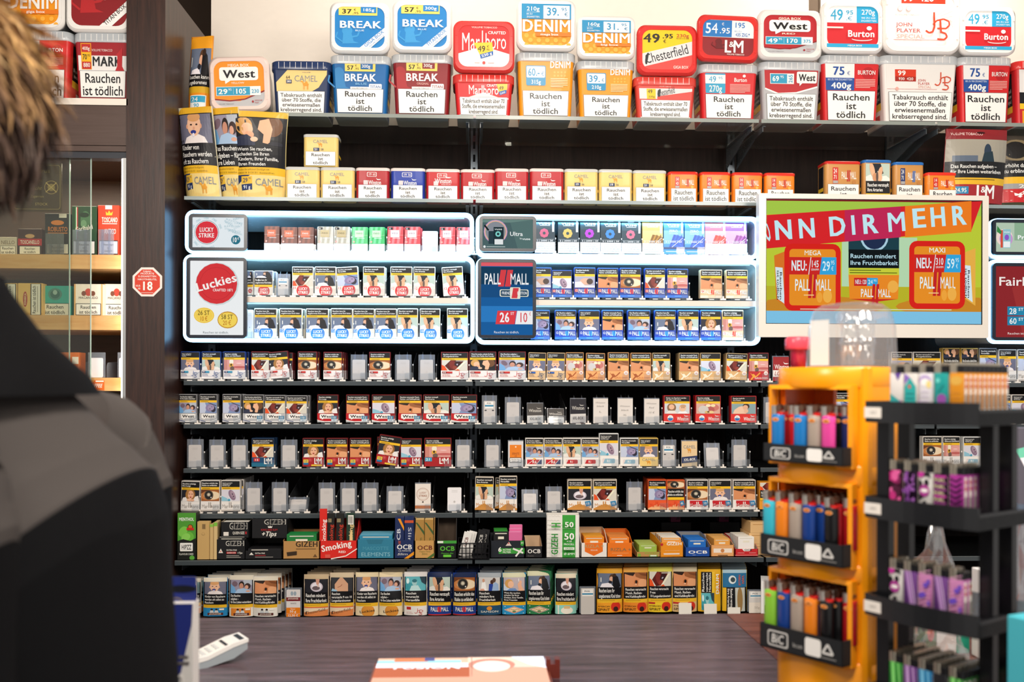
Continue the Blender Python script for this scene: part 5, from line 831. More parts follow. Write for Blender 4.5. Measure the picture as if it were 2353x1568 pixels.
# ------------------------------------------------------------------ tins on the lower glass shelf
CM = {}
def tin(u0, u1, vt, kind, look, zb=None, where='lower glass shelf', Y=3.012, turn=0):
    um = (u0 + u1)/2; z0 = zb if zb is not None else ZG2 + .0005; x0, x1 = xu(u0, Y, vt), xu(u1, Y, vt); W, H = x1 - x0, zv(vt, Y, um) - z0
    if kind[0] not in 'cwpt': raise ValueError
    D = .075; lid = {'c': 'c9c9c6', 'w': 'e0d2cc', 'p': 'd8301f', 't': 'c8281f', 'u': '2566b0'}[kind[0] if kind != 't2' and kind != 't3' else 'u']; key = (kind, round(W*500), round(H*500))
    if key not in CM:
        base = {'c': 'eccb78', 'p': 'ee8420', 't': 'c98f4c'}.get(kind[0]) or {'w1': 'b02028', 'w2': '1c3a9c', 'w3': 'c4262a', 'w4': 'ba2229'}[kind]
        def rg(z, e): return [(a, b, z) for a, b in rrect(-W/2 + e, e, W/2 - e, D - e, .011, 5)]
        hl = H - .009; m = MB(); m.loft([rg(0, .0025), rg(.004, .001), rg(hl, .001)], base, 'film')
        c = Cv(m, -W/2 + .0085, hl, W - .017, hl - .002, 'film', y=.0008)
        for sx in (-1, 1): m.box(sx*(W/2 - .0005) - .0008, .018, .004, sx*(W/2 - .0005) + .0008, D - .018, hl*.95, '1b1a1e', 'film'); m.box(sx*(W/2 - .0003) - .001, .018, hl*.34, sx*(W/2 - .0003) + .001, D - .018, hl*.43, 'ecc02a', 'film')
        if kind[0] == 'c': camel(c, .24, .1, .74, .36); c.rect(.26,.38,.46,.49,'1f3158'); c.text('21' if kind == 'c1' else '19', .29, .4, .4, .47, 'f2efe8', 2); c.text('58' if kind == 'c1' else '56', .5, .4, .6, .47, '4a4a50', 0)
        elif kind[0] == 'w':
            c.rr(.3,.06,.64,.22,.03,'f2e9e4'); c.rr(.32,.075,.62,.205,.025,base); c.text('19', .35, .1, .46, .18, 'f2e9e4', 1); c.text('56' if kind == 'w2' else '60', .5, .1, .6, .18, 'f2e9e4', 0); c.rr(.18,.35,.34,.5,.02,'d9c9c6')
            winston(c, .36 if kind != 'w3' else .22, .26 if kind != 'w3' else .14, .8, .5 if kind != 'w3' else .42)
            if kind == 'w3': c.text('PREMIUM', .44, .45, .78, .48, 'f2e9e4', 0)
        else:
            c.rect(.16,.09,.34,.5,{'t2':'22346c','t3':'22346c'}.get(kind,'c8281f')); c.text('14' if kind[0] == 'p' else '24', .19, .12, .3, .24, 'f4efe8', 1); c.text('43' if kind[0] == 'p' else '71', .19, .28, .3, .38, 'f4efe8', 1); c.rect(.17,.42,.33,.49,'a8a4a0'); pallmall(c, 'f4efe4', 'b8261c' if kind != 't2' and kind != 't3' else '3a70b8', .44, .92, .2, .38); c.ell(.85,.46,.06,.05,'f4a838' if kind[0] == 'p' else 'b87a3a')
        ls = ['Rauchen', 'ist tödlich'] if kind[0] == 'p' else RT
        if kind == 't3': PICS['feet'](c.sub(0,.03,1,.45)); c.rect(0,.45,1,.75,'121114'); c.lines(WT['feet'],.06,.5,.95,.7,'f4f2ee',1); c.rect(0,.75,1,.86,'f0bd24'); pallmall(c,'f4efe4','3a70b8',.3,.8,.9,.98)
        else: c.rect(-.0,.51,1,.995,'4a4844'); c.rect(.005,.516,.995,.99,'f1eeea'); c.lines(ls, .08, .57, .92, .95, '17171a', 1, 'c', 1.34, 1.25)
        m2 = MB(); m2.loft([rg(hl - .001, 0), rg(H - .002, -.0), rg(H, .003)], lid, 'plastic')
        CM[key] = (m.mesh('body'), m2.mesh('lid'))
    r = empty('tobacco_tin', ((x0 + x1)/2, Y, z0), radians(turn)); obj('body', CM[key][0], r); obj('lid', CM[key][1], r); later(r, look, where, 'tin', 'tins on the glass'); return r, z0 + H
tin(654, 734, 383, 'c1', 'pale yellow camel tin marked 58'); tin(735, 815, 384, 'c1', 'pale yellow camel tin marked 58'); zt = zv(383, 3.012, 735)
tin(696, 777, 308, 'c1', 'pale yellow tin stacked upon two others', zb=zt + .0006)
for a in [(817,895,385,'w1','crimson tin before the blue one'),(897,977,386,'w2','only royal blue tin'),(978,1057,388,'w3','red tin with larger wordmark beside the blue one'),(1058,1137,389,'w4','red tin marked 60'),(1137,1215,387,'w4','red tin marked 60'),(1217,1296,387,'w4','red tin marked 60'),(1297,1375,388,'c2','pale yellow camel tin marked 56'),(1376,1454,389,'c2','pale yellow camel tin marked 56'),(1455,1532,391,'c1','pale yellow tin beside the orange tins'),
  (1536,1605,394,'p','orange tin with red lid'),(1609,1680,395,'p','orange tin with red lid'),(1683,1754,396,'p','orange tin with red lid'),(1757,1829,397,'p','orange tin with red lid')]: tin(*a)
tin(1896, 1979, 370, 't1', 'tan tin with red lid', where='behind the television'); tin(1983, 2050, 367, 't3', 'tan tin turned to its feet picture', where='behind the television'); tin(2054, 2125, 372, 't2', 'tan tin with blue lid', where='behind the television'); tin(2129, 2202, 396, 'p', 'orange tin with red lid', where='behind the television', Y=3.0)

# ------------------------------------------------------------------ pouches and bags
def bag(u0, u1, vt, zb, Y, label, draw, top='e8b830', side='e0d6b0', thick=.05, lean=0.0, turn=0.0, gusset=True, name='tobacco_bag', crease=True, later_w=None, mat='film', topw=1.0):
    """a standing foil bag: wide foot, flat sealed top"""
    um = (u0 + u1)/2; x0, x1 = xu(u0, Y, vt), xu(u1, Y, vt); W, H = x1 - x0, zv(vt, Y, um) - zb; rg = random.Random(int(u0*7 + vt))
    r = empty(name, ((x0 + x1)/2, Y, zb), radians(turn)); ph, am = rg.uniform(0, 6), rg.uniform(.4, 1)*.003
    def th(t): return thick*max(.04, (1 - t)**.55*(.86 + .14*sin(3*t)))
    def fz(X, Z): t = 1 - Z; e = abs(2*X - 1)**3; return thick/2 - th(t)*.5*(1 - e*.9) + lean*t + am*sin(ph + 5*t + 3*X)
    N, K = 14, 12; m = MB(); G = [[fz(i/N, k/K) for k in range(K + 1)] for i in range(N + 1)]
    def fy(X, Z):
        x, z = min(max(X, 0), 1)*N, min(max(Z, 0), 1)*K; i, k = min(int(x), N - 1), min(int(z), K - 1); x -= i; z -= k
        return (G[i][k]*(1 - x) + G[i+1][k]*x)*(1 - z) + (G[i][k+1]*(1 - x) + G[i+1][k+1]*x)*z
    fr = [[(-W/2*(1 + (topw - 1)*(k/K)**3) + W*(1 + (topw - 1)*(k/K)**3)*i/N, fy(i/N, 1 - k/K) + .0012, H*k/K) for i in range(N + 1)] for k in range(K + 1)]
    bk = [[(p[0], thick + 2*lean*k/K - p[1] + .003, p[2]) for p in row] for k, row in enumerate(fr)]
    rings = [f + b[::-1] for f, b in zip(fr, bk)]; m.loft(rings, side, mat); m.build('body', r)
    m = MB()
    def xf(p): t = p[2]/H; return (p[0]*(1 + (topw - 1)*t**3), p[1], p[2])
    c = Cv(m, -W/2 + .0015, H, W - .003, H, mat, bend=lambda X, Z: fy(X, Z), xf=xf)
    draw(c); m.build('print', r)
    if label: tag(r, label, 'bag')
    return r
def grid_bend(c, x0, y0, x1, y1, col, n=10): c.rect(x0, y0, x1, y1, col)
def cbag(c, pic, ls, orange=True):
    grid_bend(c, 0,0,1,.07,'e6b12c',2); grid_bend(c, 0,.07,1,.66,'141318',12); PICS[pic](c.sub(.03,.08,.95,.4)); c.lines(ls, .06, .42, .92, .63, 'f2efea', 1); grid_bend(c, 0,.65,1,.74,'e9b529',3); c.text('Wollen Sie aufhören? Die BZgA hilft:', .05, .667, .7, .685, '6a5010', 0); c.text('0800 8 313131 (kostenfrei)', .05, .705, .8, .723, '6a5010', 0)
    grid_bend(c, 0,.74,1,1,'efd083',6); c.poly([(0,.74),(.3,.74),(.1,.82),(0,.88)],'23345e'); c.rect(.12,.755,.34,.84,'e9b83a'); c.text('29', .15, .775, .25, .825, '23345e', 1); c.text('95', .27, .77, .32, .79, '23345e', 0); c.poly([(.12,.85),(.34,.84),(.34,.91),(.13,.92)][::-1],'23345e'); c.text('91 g', .16, .86, .3, .9, 'f2efe8', 1); camel(c, .4, .78, .96, .97)
zb2 = ZG2 + .0006
bag(541, 655, 262, zb2, 3.0, 'yellow tobacco bag showing smoke blown at a child', lambda c: cbag(c, 'smoke', ['Wenn Sie rauchen,', 'schaden Sie Ihren', 'Kindern, Ihrer Familie,', 'Ihren Freunden']), 'e6b12c', 'e6d08c', .07, turn=6, topw=1.16, lean=-.06)
bag(497, 568, 258, zb2, 3.02, 'narrow view of a yellow tobacco bag between two others', lambda c: cbag(c, 'family', ['Das Rauchen', 'aufgeben – für', 'Ihre Lieben']), 'e6b12c', 'ddd0a0', .05, turn=-14, lean=-.075)
bag(415, 502, 253, zb2, 3.0, 'yellow tobacco bag beside the dark cabinet side', lambda c: cbag(c, 'baby', ['Kinder von', 'Rauchern werden', 'oft zu Rauchern']), 'e6b12c', 'd9cfae', .06, turn=-14, lean=-.06)
def obag(c):
    grid_bend(c,0,0,1,.16,'eda022',3); PICS['coffin'](c.sub(.04,.16,.96,.55)); grid_bend(c,0,.5,1,.66,'17161a',4); c.lines(['Rauchen kann', 'ungeborenes'], .05, .51, .95, .63, 'f2efea', 1); grid_bend(c,0,.66,1,.74,'d9a824',2); grid_bend(c,0,.74,1,1,'e8901c',5); c.rect(.2,.77,.9,.93,'f2f1ee'); c.rect(.23,.78,.87,.86,'2ea0c8'); c.text('24', .28, .795, .6, .85, 'f4f2ee', 1); c.text('90', .4, .875, .66, .92, '2ea0c8', 1); grid_bend(c,0,.95,1,1,'e9e2de',1)
bag(421, 477, 72, ZG1 + .0006, 3.02, 'orange tobacco bag on the top glass by the cabinet', obag, 'eda022', 'd98a20', .05, lean=.02, turn=-12)
def lbag(c): grid_bend(c,0,0,1,.14,'8a2228',2); c.text('VOLUME TOBACCO', .06, .05, .58, .085, 'e9cfc8', 1); c.ell(.55,.05,.07,.015,'3a1014'); grid_bend(c,0,.14,1,.7,'a29c8e',8); c.ell(.66,.3,.06,.1,'2a3a4e'); c.poly([(.56,.46),(.6,.32),(.74,.3),(.78,.46)],'1f3440'); c.rect(.1,.36,.5,.46,'5d6a7c'); grid_bend(c,0,.44,1,.66,'17171a',5); c.lines(['Das Rauchen aufgeben –', 'für Ihre Lieben weiterleben'], .08, .48, .94, .6, 'f0eee9', 1); grid_bend(c,0,.66,1,.75,'e9b529',2); c.rect(.1,.68,.8,.69,'6a5010'); grid_bend(c,0,.75,1,1,'a3262c',5); c.rect(.05,.78,.36,.88,'2a86b4'); c.text('24.95', .14, .8, .33, .86, 'f0eee9', 1); lm(c, .48, .76, .82, .94)
bag(2173, 2316, 298, zv(466, 3.0, 2245), 3.0, 'dark red tobacco bag with a hooded person', lbag, '8a2228', '8a2228', .06, turn=2, lean=-.03)
def xbag(c): grid_bend(c,0,0,1,.4,'4a423a',6); c.ell(.3,.22,.3,.16,'8a7a5c'); c.ell(.28,.22,.2,.13,'1f1d1c'); grid_bend(c,0,.38,1,.62,'17171a',5); c.lines(['erhöht das Risiko', 'zu erblinden'], .08, .42, .8, .56, 'f0eee9', 1); grid_bend(c,0,.62,1,.72,'e9b529',2); grid_bend(c,0,.72,1,.8,'9a9a9c',1); c.text('230', .3, .735, .6, .785, 'f0eee9', 1); grid_bend(c,0,.8,1,1,'c4242a',4); c.text('XY', .1, .83, .8, .97, 'f4f2ee', 2)
bag(2302, 2440, 308, zv(466, 3.04, 2370), 3.03, 'bag lettered XY at the edge of the picture', xbag, 'c4242a', '8a7a5c', .06)
# bottom row of pouches
PB = {}
def pouch(u0, u1, vt, pic, base, draw, look, copies=2, topc='e6dcc8', Y=2.955, zb=None, turn=0, custom=None):
    zb = zb or ZS6 + .004
    def dr(c):
        if custom: custom(c); return
        grid_bend(c,0,0,1,.11,topc,2); grid_bend(c,0,.11,1,.72,'131216',8); PICS[pic](c.sub(.04,.11,.96,.43)); c.lines(WT[pic] if len(WT[pic]) > 2 or len(WT[pic][0]) < 20 else [' '.join(WT[pic]).split(' ')[0] + ' ' + ' '.join(WT[pic]).split(' ')[1], ' '.join(' '.join(WT[pic]).split(' ')[2:4]), ' '.join(' '.join(WT[pic]).split(' ')[4:]) or '-'], .06, .46, .94, .67, 'f2efea', 1); grid_bend(c,0,.7,1,.78,'e9b529',2); c.rect(.08,.73,.7,.737,'6a5010'); grid_bend(c,0,.78,1,1,base,5); draw(c.sub(0,.78,1,1))
    r = bag(u0, u1, vt, zb, Y, None, dr, topc, base if not custom else 'd9b030', .02, name='tobacco_pouch', turn=turn)
    later(r, look, 'bottom shelf', 'pouch', 'pouches on the bottom shelf')
    for k in range(copies):
        q = copy_tree(r, None, (r.location.x + .006*(k + 1), r.location.y + .026*(k + 1), r.location.z + .004), (0, 0, random.uniform(-.04, .04))); later(q, look + ' standing behind', 'bottom shelf', 'pouch', 'pouches standing behind', q.location.x + 1e-4*k)
def java(c, bgc):
    c.rect(.08,.04,.92,.9,bgc)
    for x in (.38, .58): c.ell(x,.22,.05,.14,'3a2c26'); c.poly([(x-.1,.62),(x-.06,.3),(x+.06,.3),(x+.1,.62)][::-1],'c9cdd0')
    c.rect(.2,.58,.86,.86,'5a2a26'); c.text('JAVAANSE', .28, .64, .78, .8, 'e9dfd0', 1); c.rect(.7,.08,.9,.28,'ece6dc')
def chp(c): c.poly([(0,.6),(1,.3),(1,1),(0,1)][::-1],'d9834a'); c.rect(0,0,1,.1,'d8582c'); chester(c, .08, .82, .9, .42, .3, '4a3426')
def lkp(c): c.circ(.56,.5,.3,'d88a2c'); c.circ(.56,.5,.27,'e0943a'); c.slant('Luckies', .18, .74, .88, .52, .26, '2f2620', 1)
def jpp(c): c.rect(.1,.1,.3,.4,'c02c2c'); jps(c,'c8302c',.46,.24,.4,.7); c.text('JOHN',.1,.58,.34,.66,'d08a86',0); c.text('PLAYER',.1,.72,.4,.8,'d08a86',0)
def plp(c): pallmall(c, x0=.1, x1=.9, y0=.16, y1=.6); c.rect(0,.9,1,1,'c8302c')
def smp(c): c.ell(.5,.3,.12,.22,'d98a2c'); c.text('SAMSON',.12,.55,.9,.76,'d9d6c8',1)
def cnp(c, k): c.poly([(.06,.5),(.5,.1),(.94,.5),(.5,.9)][::-1],'e9e2d6'); c.poly([(.1,.5),(.5,.14),(.9,.5),(.5,.86)][::-1],'c8302c' if k else '8a2a2c'); c.poly([(.15,.5),(.5,.2),(.85,.5),(.5,.8)][::-1],'ecdcb4'); c.text('CANUMA',.26,.4,.74,.54,'c0642c',1); c.ell(.5,.66,.08,.1,'6a8a5a'); [c.circ(x,y,.02,'f0ece0') for x in (.1,.9) for y in (.14,.86)]
def mip(c): c.rect(.1,0,.16,1,'e9e4d8'); c.ell(.55,.6,.3,.4,'ece4d4'); c.rect(.4,.1,.7,.4,'d9b884')
def amp(c, t): c.circ(.74,.42,.2,'d0301f'); c.ell(.74,.66,.1,.26,'3a1f18'); c.text('AMERICAN',.02,.3,.5,.46,'3a2414',1); c.text('SPIRIT',.02,.58,.5,.82,'3a2414',1); c.rect(.0,.0,.26,.16,t)
pouch(395,450,1338,'potenz','d9d3c8',chp,'pouch half hidden by the navy carton',2); pouch(465,521,1329,'baby','2a86bc',lambda c: java(c,'2a86bc'),'blue-footed pouch with pacifier baby',3,zb=ZS6+.006); pouch(525,581,1324,'family','e9e2d6',lambda c: java(c,'e0842c'),'orange-footed pouch with bedside family',3); pouch(581,637,1326,'throat','efe9e0',lambda c: java(c,'e9e4dc'),'white-footed pouch with throat hole',4)
pouch(697,754,1322,'bowl','e6cdb0',chp,'script-lettered pouch with toilet bowl',4,'c9b08c'); pouch(757,812,1318,'back','e6cdb0',chp,'script-lettered pouch with scarred back',2,'d9c4a4'); pouch(816,869,1317,'baby','ecd9b4',lkp,'orange disc pouch with pacifier baby',0,'ead6ae'); pouch(870,924,1317,'family','ecd9b4',lkp,'orange disc pouch with bedside family',2,'ead6ae'); pouch(928,981,1316,'icu','ece7e2',jpp,'white pouch with hospital patient',3,'e4dfdc'); pouch(983,1037,1317,'feet','1c3a86',plp,'navy pouch with feet',3,'16264e'); pouch(1040,1094,1318,'eye','1c3a86',plp,'navy pouch with clouded eye',3,'16264e')
pouch(1097,1152,1318,'couple','1f4a6a',smp,'dark blue pouch with couple',3,'a9b0b6'); pouch(1154,1209,1318,'kid','2a90c4',lambda c: cnp(c,1),'sky-blue pouch with child',3,'d9d6b4'); pouch(1211,1267,1314,'coffin','2f7a4c',lambda c: cnp(c,0),'green pouch with coffin',3,'d6d3b0'); pouch(1276,1325,1320,'bowl','8fcfc0',mip,'mint pouch with toilet bowl',2,'e3d6bc')
pouch(1372,1431,1308,'coffin','e89a24',lambda c: amp(c,'e89a24'),'orange sun pouch with coffin',3,'dd9f2a',zb=ZS6+.008); pouch(1433,1490,1306,'throat','e88a2c',lambda c: amp(c,'e88a2c'),'orange sun pouch with throat hole',3,'e0a24a',zb=ZS6+.008); pouch(1490,1546,1304,'lung','ecc52c',lambda c: amp(c,'b8242c'),'yellow sun pouch with open chest',3,'d9cf5a',zb=ZS6+.008); pouch(1546,1603,1304,'throat','dcb880',lambda c: amp(c,'b8242c'),'tan sun pouch with throat hole',3,'cfc0a0',zb=ZS6+.008)
def drum(c): grid_bend(c,0,0,1,1,'e6ae1e',8); c.rect(.12,.06,.6,.56,'131216'); c.text('Rauchen',.16,.08,.26,.54,'f2efea',1,rot=90); c.text('verursacht',.32,.08,.42,.54,'f2efea',1,rot=90); c.text('Herzanfälle',.46,.08,.55,.54,'f2efea',1,rot=90); c.rect(.6,.06,.72,.56,'f0c53a'); c.text('DRUM',.78,.1,.92,.6,'f2efea',2,rot=90); c.rect(.93,.12,.97,.54,'c8402c'); PICS['icu'](c.sub(.12,.56,.7,.96))
pouch(1605,1658,1310,'icu','e6ae1e',None,'yellow pouch lettered upward',4,'e9c04a',custom=drum,zb=ZS6+.008)
def nelle(c): grid_bend(c,0,0,1,.42,'2a6f9c',5); grid_bend(c,0,.42,1,1,'131216',6); grid_bend(c,0,.0,1,.08,'a9c6d4',1); c.ell(.4,.24,.16,.1,'dfe6e6'); c.ell(.42,.24,.1,.06,'3a4a50'); c.text('NELLE',.66,.12,.74,.38,'e0562c',1,rot=-90); c.text('VAN',.8,.14,.9,.34,'e0562c',1,rot=-90); c.rect(0,.43,.14,1,'e9b529'); c.text('Rauchen verstopft',.3,.45,.4,.96,'f2efea',1,rot=-90); c.text('Ihre Arterien',.18,.45,.27,.92,'f2efea',1,rot=-90); c.rect(.5,.43,.92,1,'c4c6be'); c.ell(.7,.72,.12,.3,'9a7a4a')
pouch(1661,1718,1311,'feet','2a6f9c',None,'blue pouch lettered downward',4,'9cc0d4',custom=nelle,zb=ZS6+.008)
# ------------------------------------------------------------------ paper cartons on the fifth grey shelf
Y5 = 2.945
def carton(u0, u1, vt, label, base, draw, dep=.12, back=None, vb=None, Y=Y5, inner='b9a58c', fill=None, turn=0, sidecol=None, vtop2=None, wall=True, where=None):
    """an open display carton: front print, side walls that rise to the back, booklets inside; vt top of the front, back = pixel of the back wall's top"""
    um = (u0 + u1)/2; z0 = ZS5 + .0014 if vb is None else zv(vb, Y, um); x0, x1 = xu(u0, Y, vt), xu(u1, Y, vt); W, H = x1 - x0, zv(vt, Y, um) - z0; t = .0012
    hb = (zv(back, Y, um) - z0) if back else H
    r = empty('paper_carton', ((x0 + x1)/2, Y, z0), radians(turn)); m = MB(); sc = sidecol or base
    m.box(-W/2, 0, 0, W/2, dep, t, base, 'card'); m.box(-W/2, 0, 0, W/2, t, H, base, 'card'); m.box(-W/2, dep - t, 0, W/2, dep, hb, base, 'card'); m.box(-W/2 + t, dep - t - .0006, t, W/2 - t, dep - t, hb - .0005, inner, 'card')
    for sx in (-1, 1):
        x = sx*(W/2 - t/2); p = [(0, 0), (dep, 0), (dep, hb), (dep*.55, hb*.97), (0, H)]; m.loft([[(x - t/2, y, z) for y, z in p], [(x + t/2, y, z) for y, z in p]], sc, 'card', smooth=False)
        xi = sx*(W/2 - t - .0003); m.loft([[(xi - .0002, y, z) for y, z in p], [(xi + .0002, y, z) for y, z in p]], inner, 'card', smooth=False)
    m.build('tray', r); m = MB(); draw(Cv(m, -W/2, H, W, H, 'card')); m.build('front_print', r)
    tag(r, label, 'carton')
    if fill: fill(W, H, hb, dep, r)
    return r
BK = {}
def booklets(n, w, h, d, cols, tops=None, name='paper_booklet', look='booklet', tiltdeg=0, y0=.006, x0=0.0, z0=.002):
    """booklets standing one behind another in their carton: things of their own"""
    def go(W, H, hb, dep, r):
        for k in range(n):
            col = cols[k % len(cols)]; key = (w, h, d, col)
            if key not in BK:
                m = MB(); m.rprism(-w/2, 0, w/2, h, .001, 0, d, col, 'card', 2, .0004); c = Cv(m, -w/2, h, w, h, 'card'); c.rect(.1, .06, .9, .1, 'd9d4c6'); c.rect(.3, .2, .7, .3, 'e9e2d0'); m.box(-w/2 + .002, .001, h, w/2 - .002, d - .001, h + .0004, (tops or ['efe9dc'])[k % len(tops or [1])], 'card'); BK[key] = m.mesh(name)
            o = obj(name, BK[key], None, (r.location.x + x0, r.location.y + y0 + k*(d + .0012), r.location.z + z0), (radians(-tiltdeg), 0, random.uniform(-.02, .02)))
            later(o, look, 'in a carton on the fifth grey shelf', 'booklet', 'booklets inside the cartons', o.location.y)
    return go
def gz(c, t2, red=True): c.text('GIZEH', .3, .08, .96, .32, 'e9e4da', 2); c.text('GIZEH', .315, .1, .945, .3, '17171a', 0); c.poly([(.06,.68),(.14,.46),(.22,.68)][::-1],'e9e4da'); c.circ(.14,.6,.02,'c8302c'); c.text('EXTRA FINE',.34,.5,.7,.57,'e9e4da',1); c.rect(.34,.62,.68,.72,'b8242c'); c.text(t2,.36,.64,.66,.7,'e9e4da',1); c.text('+Tips',.72,.63,.9,.72,'e9e4da',1,shear=.4); c.rect(.34,.8,.78,.83,'a9a49c'); c.rect(.34,.88,.84,.91,'a9a49c')
carton(498, 564, 1240, 'black carton of queen size papers below the filled tray', '17171a', lambda c: gz(c, 'QUEEN SIZE'), .12, 1234, fill=booklets(6, .078, .064, .012, ['1d1d20'], look='black booklet'))
carton(562, 648, 1266, 'low open black carton with two flat booklets', '17171a', lambda c: (c.poly([(.12,.5),(.18,.2),(.24,.5)][::-1],'e9e4da'), c.text('EXTRA FINE',.28,.22,.54,.38,'e9e4da',1), c.rect(.28,.5,.56,.62,'8a2026'), c.rect(.28,.72,.76,.78,'a9a49c')), .12, 1236, inner='2a2826')
for k in range(2):
    m = MB(); m.box(-.05, 0, 0, .05, .1, .009, '1d1d20', 'card'); c = Cv(m, -.05, .009, .1, .009, 'card'); c.rect(.1, .3, .6, .6, 'cfcac0'); o = m.build('paper_booklet', None, (xu(607, Y5), Y5 + .008 + .004*k, ZS5 + .012 + .0105*k)); tag(o, ['black booklet lying in the low black carton', 'topmost black booklet in the low black carton'][k], 'booklet')
carton(507, 572, 1200, 'upper black carton filled with slanted papers', '17171a', lambda c: (c.text('GIZEH', .3, .05, .95, .45, 'd9d4ca', 2), c.text('GIZEH', .315, .09, .94, .42, '17171a', 0), c.rect(.1,.62,.28,.86,'e4ddd4'), c.text('QUEEN SIZE',.42,.6,.84,.76,'e9e4da',1), c.rect(.87,.6,.92,.76,'b8242c')), .12, 1196, vb=1237, Y=Y5 + .01, fill=booklets(7, .08, .045, .012, ['232326'], look='slanted black booklet'))
carton(578, 661, 1193, 'large black carton lettered Tips with a crown', '17171a', lambda c: (c.text('GIZEH', .34, .03, .96, .28, 'd9d4ca', 2), c.text('GIZEH', .355, .055, .945, .26, '17171a', 0), c.poly([(.46,.46),(.45,.34),(.49,.4),(.51,.33),(.54,.4),(.58,.34),(.56,.46)][::-1],'e9e4da'), c.text('KING SIZE SLIM',.26,.51,.72,.6,'b8242c',1), c.text('+Tips',.28,.64,.7,.88,'e9e4da',2,shear=.4)), .12, vb=1238, Y=Y5 + .015, inner='232022')
carton(650, 734, 1244, 'brown kraft carton with green booklets', 'b98a52', lambda c: (c.text('GIZEH',.34,.02,.96,.32,'3a2a1c',2), c.rect(.36,.42,.9,.46,'6a4a2a'), c.poly([(.1,.62),(.38,.56),(.38,.78),(.12,.84)][::-1],'3a2a1c'), c.poly([(.82,.9),(.88,.72),(.94,.9)][::-1],'6a4a2a')), .12, 1230, inner='a87c48', fill=booklets(5, .09, .072, .01, ['1f7a3a', '1d1d20'], ['1f8a44'], look='green and black booklet'))
def smk(c): c.slant('Smoking', .05, .62, .86, .3, .34, 'f4f1ec', 2); c.text('RED', .5, .56, .7, .68, 'f4f1ec', 1); c.line([(.3,1),(.7,.85),(1,.45)], .05, 'f4f1ec'); c.rect(.14,.76,.28,.94,'d9584a')
carton(735, 820, 1243, 'bright red carton lettered in white script', 'd8281f', smk, .12, 1196, inner='b8241c')
m = MB(); h = .088; m.box(-.011, 0, 0, .011, .006, h + .02, 'd8281f', 'card'); c = Cv(m, -.011, h + .02, .022, h + .02, 'card'); c.text('Smoking', .3, .3, .85, .95, 'f4f1ec', 1, rot=90); o = m.build('paper_booklet', None, (xu(743, Y5), Y5 + .004, ZS5 + .045)); tag(o, 'red booklet upright at the edge of the red carton', 'booklet')
for k, (u, w, col, ink) in enumerate(((760, .021, '1c1a18', 'c83a24'), (781, .023, '1c1a18', 'c83a24'), (805, .024, '1f3a2c', 'e9c88a'))):
    m = MB(); m.rprism(-w/2, 0, w/2, .115, .001, 0, .012, col, 'card', 2, .0005); c = Cv(m, -w/2, .115, w, .115, 'card'); c.text('Smoking', .3, .3, .8, .95, ink, 1, rot=90)
    if k == 2: c.rect(.2, .05, .9, .3, 'ece8e0'); [c.rect(.25 + .08*j, .08, .28 + .08*j, .27, '2a2a2a') for j in range(7)]; c.ell(.6, .7, .2, .25, 'e9c88a')
    else: c.rect(.1, .14, .6, .24, '8a7a5a')
    o = m.build('paper_booklet', None, (xu(u, Y5), Y5 + .008, ZS5 + .024)); tag(o, ['black booklet with red script beside the red booklet', 'black booklet with red script beside the green one', 'dark green booklet with barcode in the red carton'][k], 'booklet')
carton(821, 905, 1240, 'teal carton with embossed pale lettering', '2f7c98', lambda c: (c.poly([(.24,.0),(.72,.0),(.66,.24),(.3,.24)],'2a7089'), c.text('MASCOTTE',.14,.38,.86,.56,'4a94ac',1), c.text('ELEMENTS',.1,.68,.9,.88,'7fb4c4',1)), .12, 1236, inner='2a6a82', fill=booklets(7, .1, .068, .011, ['2f86a8', '3a92b4'], ['6ab0c8'], look='teal booklet'))
def ocb(c, col, y0=.18, y1=.42): c.text('OCB', .12, y0, .9, y1, col, 2)
carton(906, 951, 1242, 'navy carton with chevron stripe and orange corner', '1a2a58', lambda c: (ocb(c,'e9e6e0',.24,.5), [c.line([(.2,.04+.06*j),(.26,.08+.06*j),(.32,.04+.06*j)],.02,'e0662c') for j in range(3)], c.text('ULTIMATE',.2,.55,.85,.62,'e9e6e0',0), c.text('Slim',.16,.7,.7,.82,'e9e6e0',0,shear=.5), c.poly([(.5,1),(1,.62),(1,.8),(.72,1)],'e8941c')), .09, 1194, inner='16244c')
for k in range(2):
    m = MB(); w = .0275; m.rprism(-w/2, 0, w/2, .1, .001, 0, .06, '1a2a58', 'card', 2, .0005); c = Cv(m, -w/2, .1, w, .1, 'card')
    if k == 0: c.poly([(.3,.05),(.6,.05),(1,.3),(1,.42)][::-1],'e8941c'); c.text('OCB', .2, .35, .6, .95, 'c9cbd6', 2, rot=90)
    else: c.rect(0,.1,1,.18,'c8502c'); c.text('Slim', .4, .3, .75, .9, 'c9cbd6', 0, rot=-90)
    o = m.build('paper_booklet', None, (xu(918 + 22*k, Y5), Y5 + .012, ZS5 + .026)); tag(o, ['navy booklet block with orange corner in the navy carton', 'navy booklet block with red chevrons in the navy carton'][k], 'booklet')
carton(953, 998, 1243, 'kraft carton with dark red OCB letters', 'c99a58', lambda c: (ocb(c,'6a2a20',.28,.52), c.text('Organic Hemp',.22,.58,.8,.65,'5a6a2a',0), c.text('Slim',.36,.7,.66,.8,'5a6a2a',0,shear=.4), c.poly([(.6,1),(1,.68),(1,.84),(.8,1)],'4a6a30')), .09, 1186, inner='b4884c')
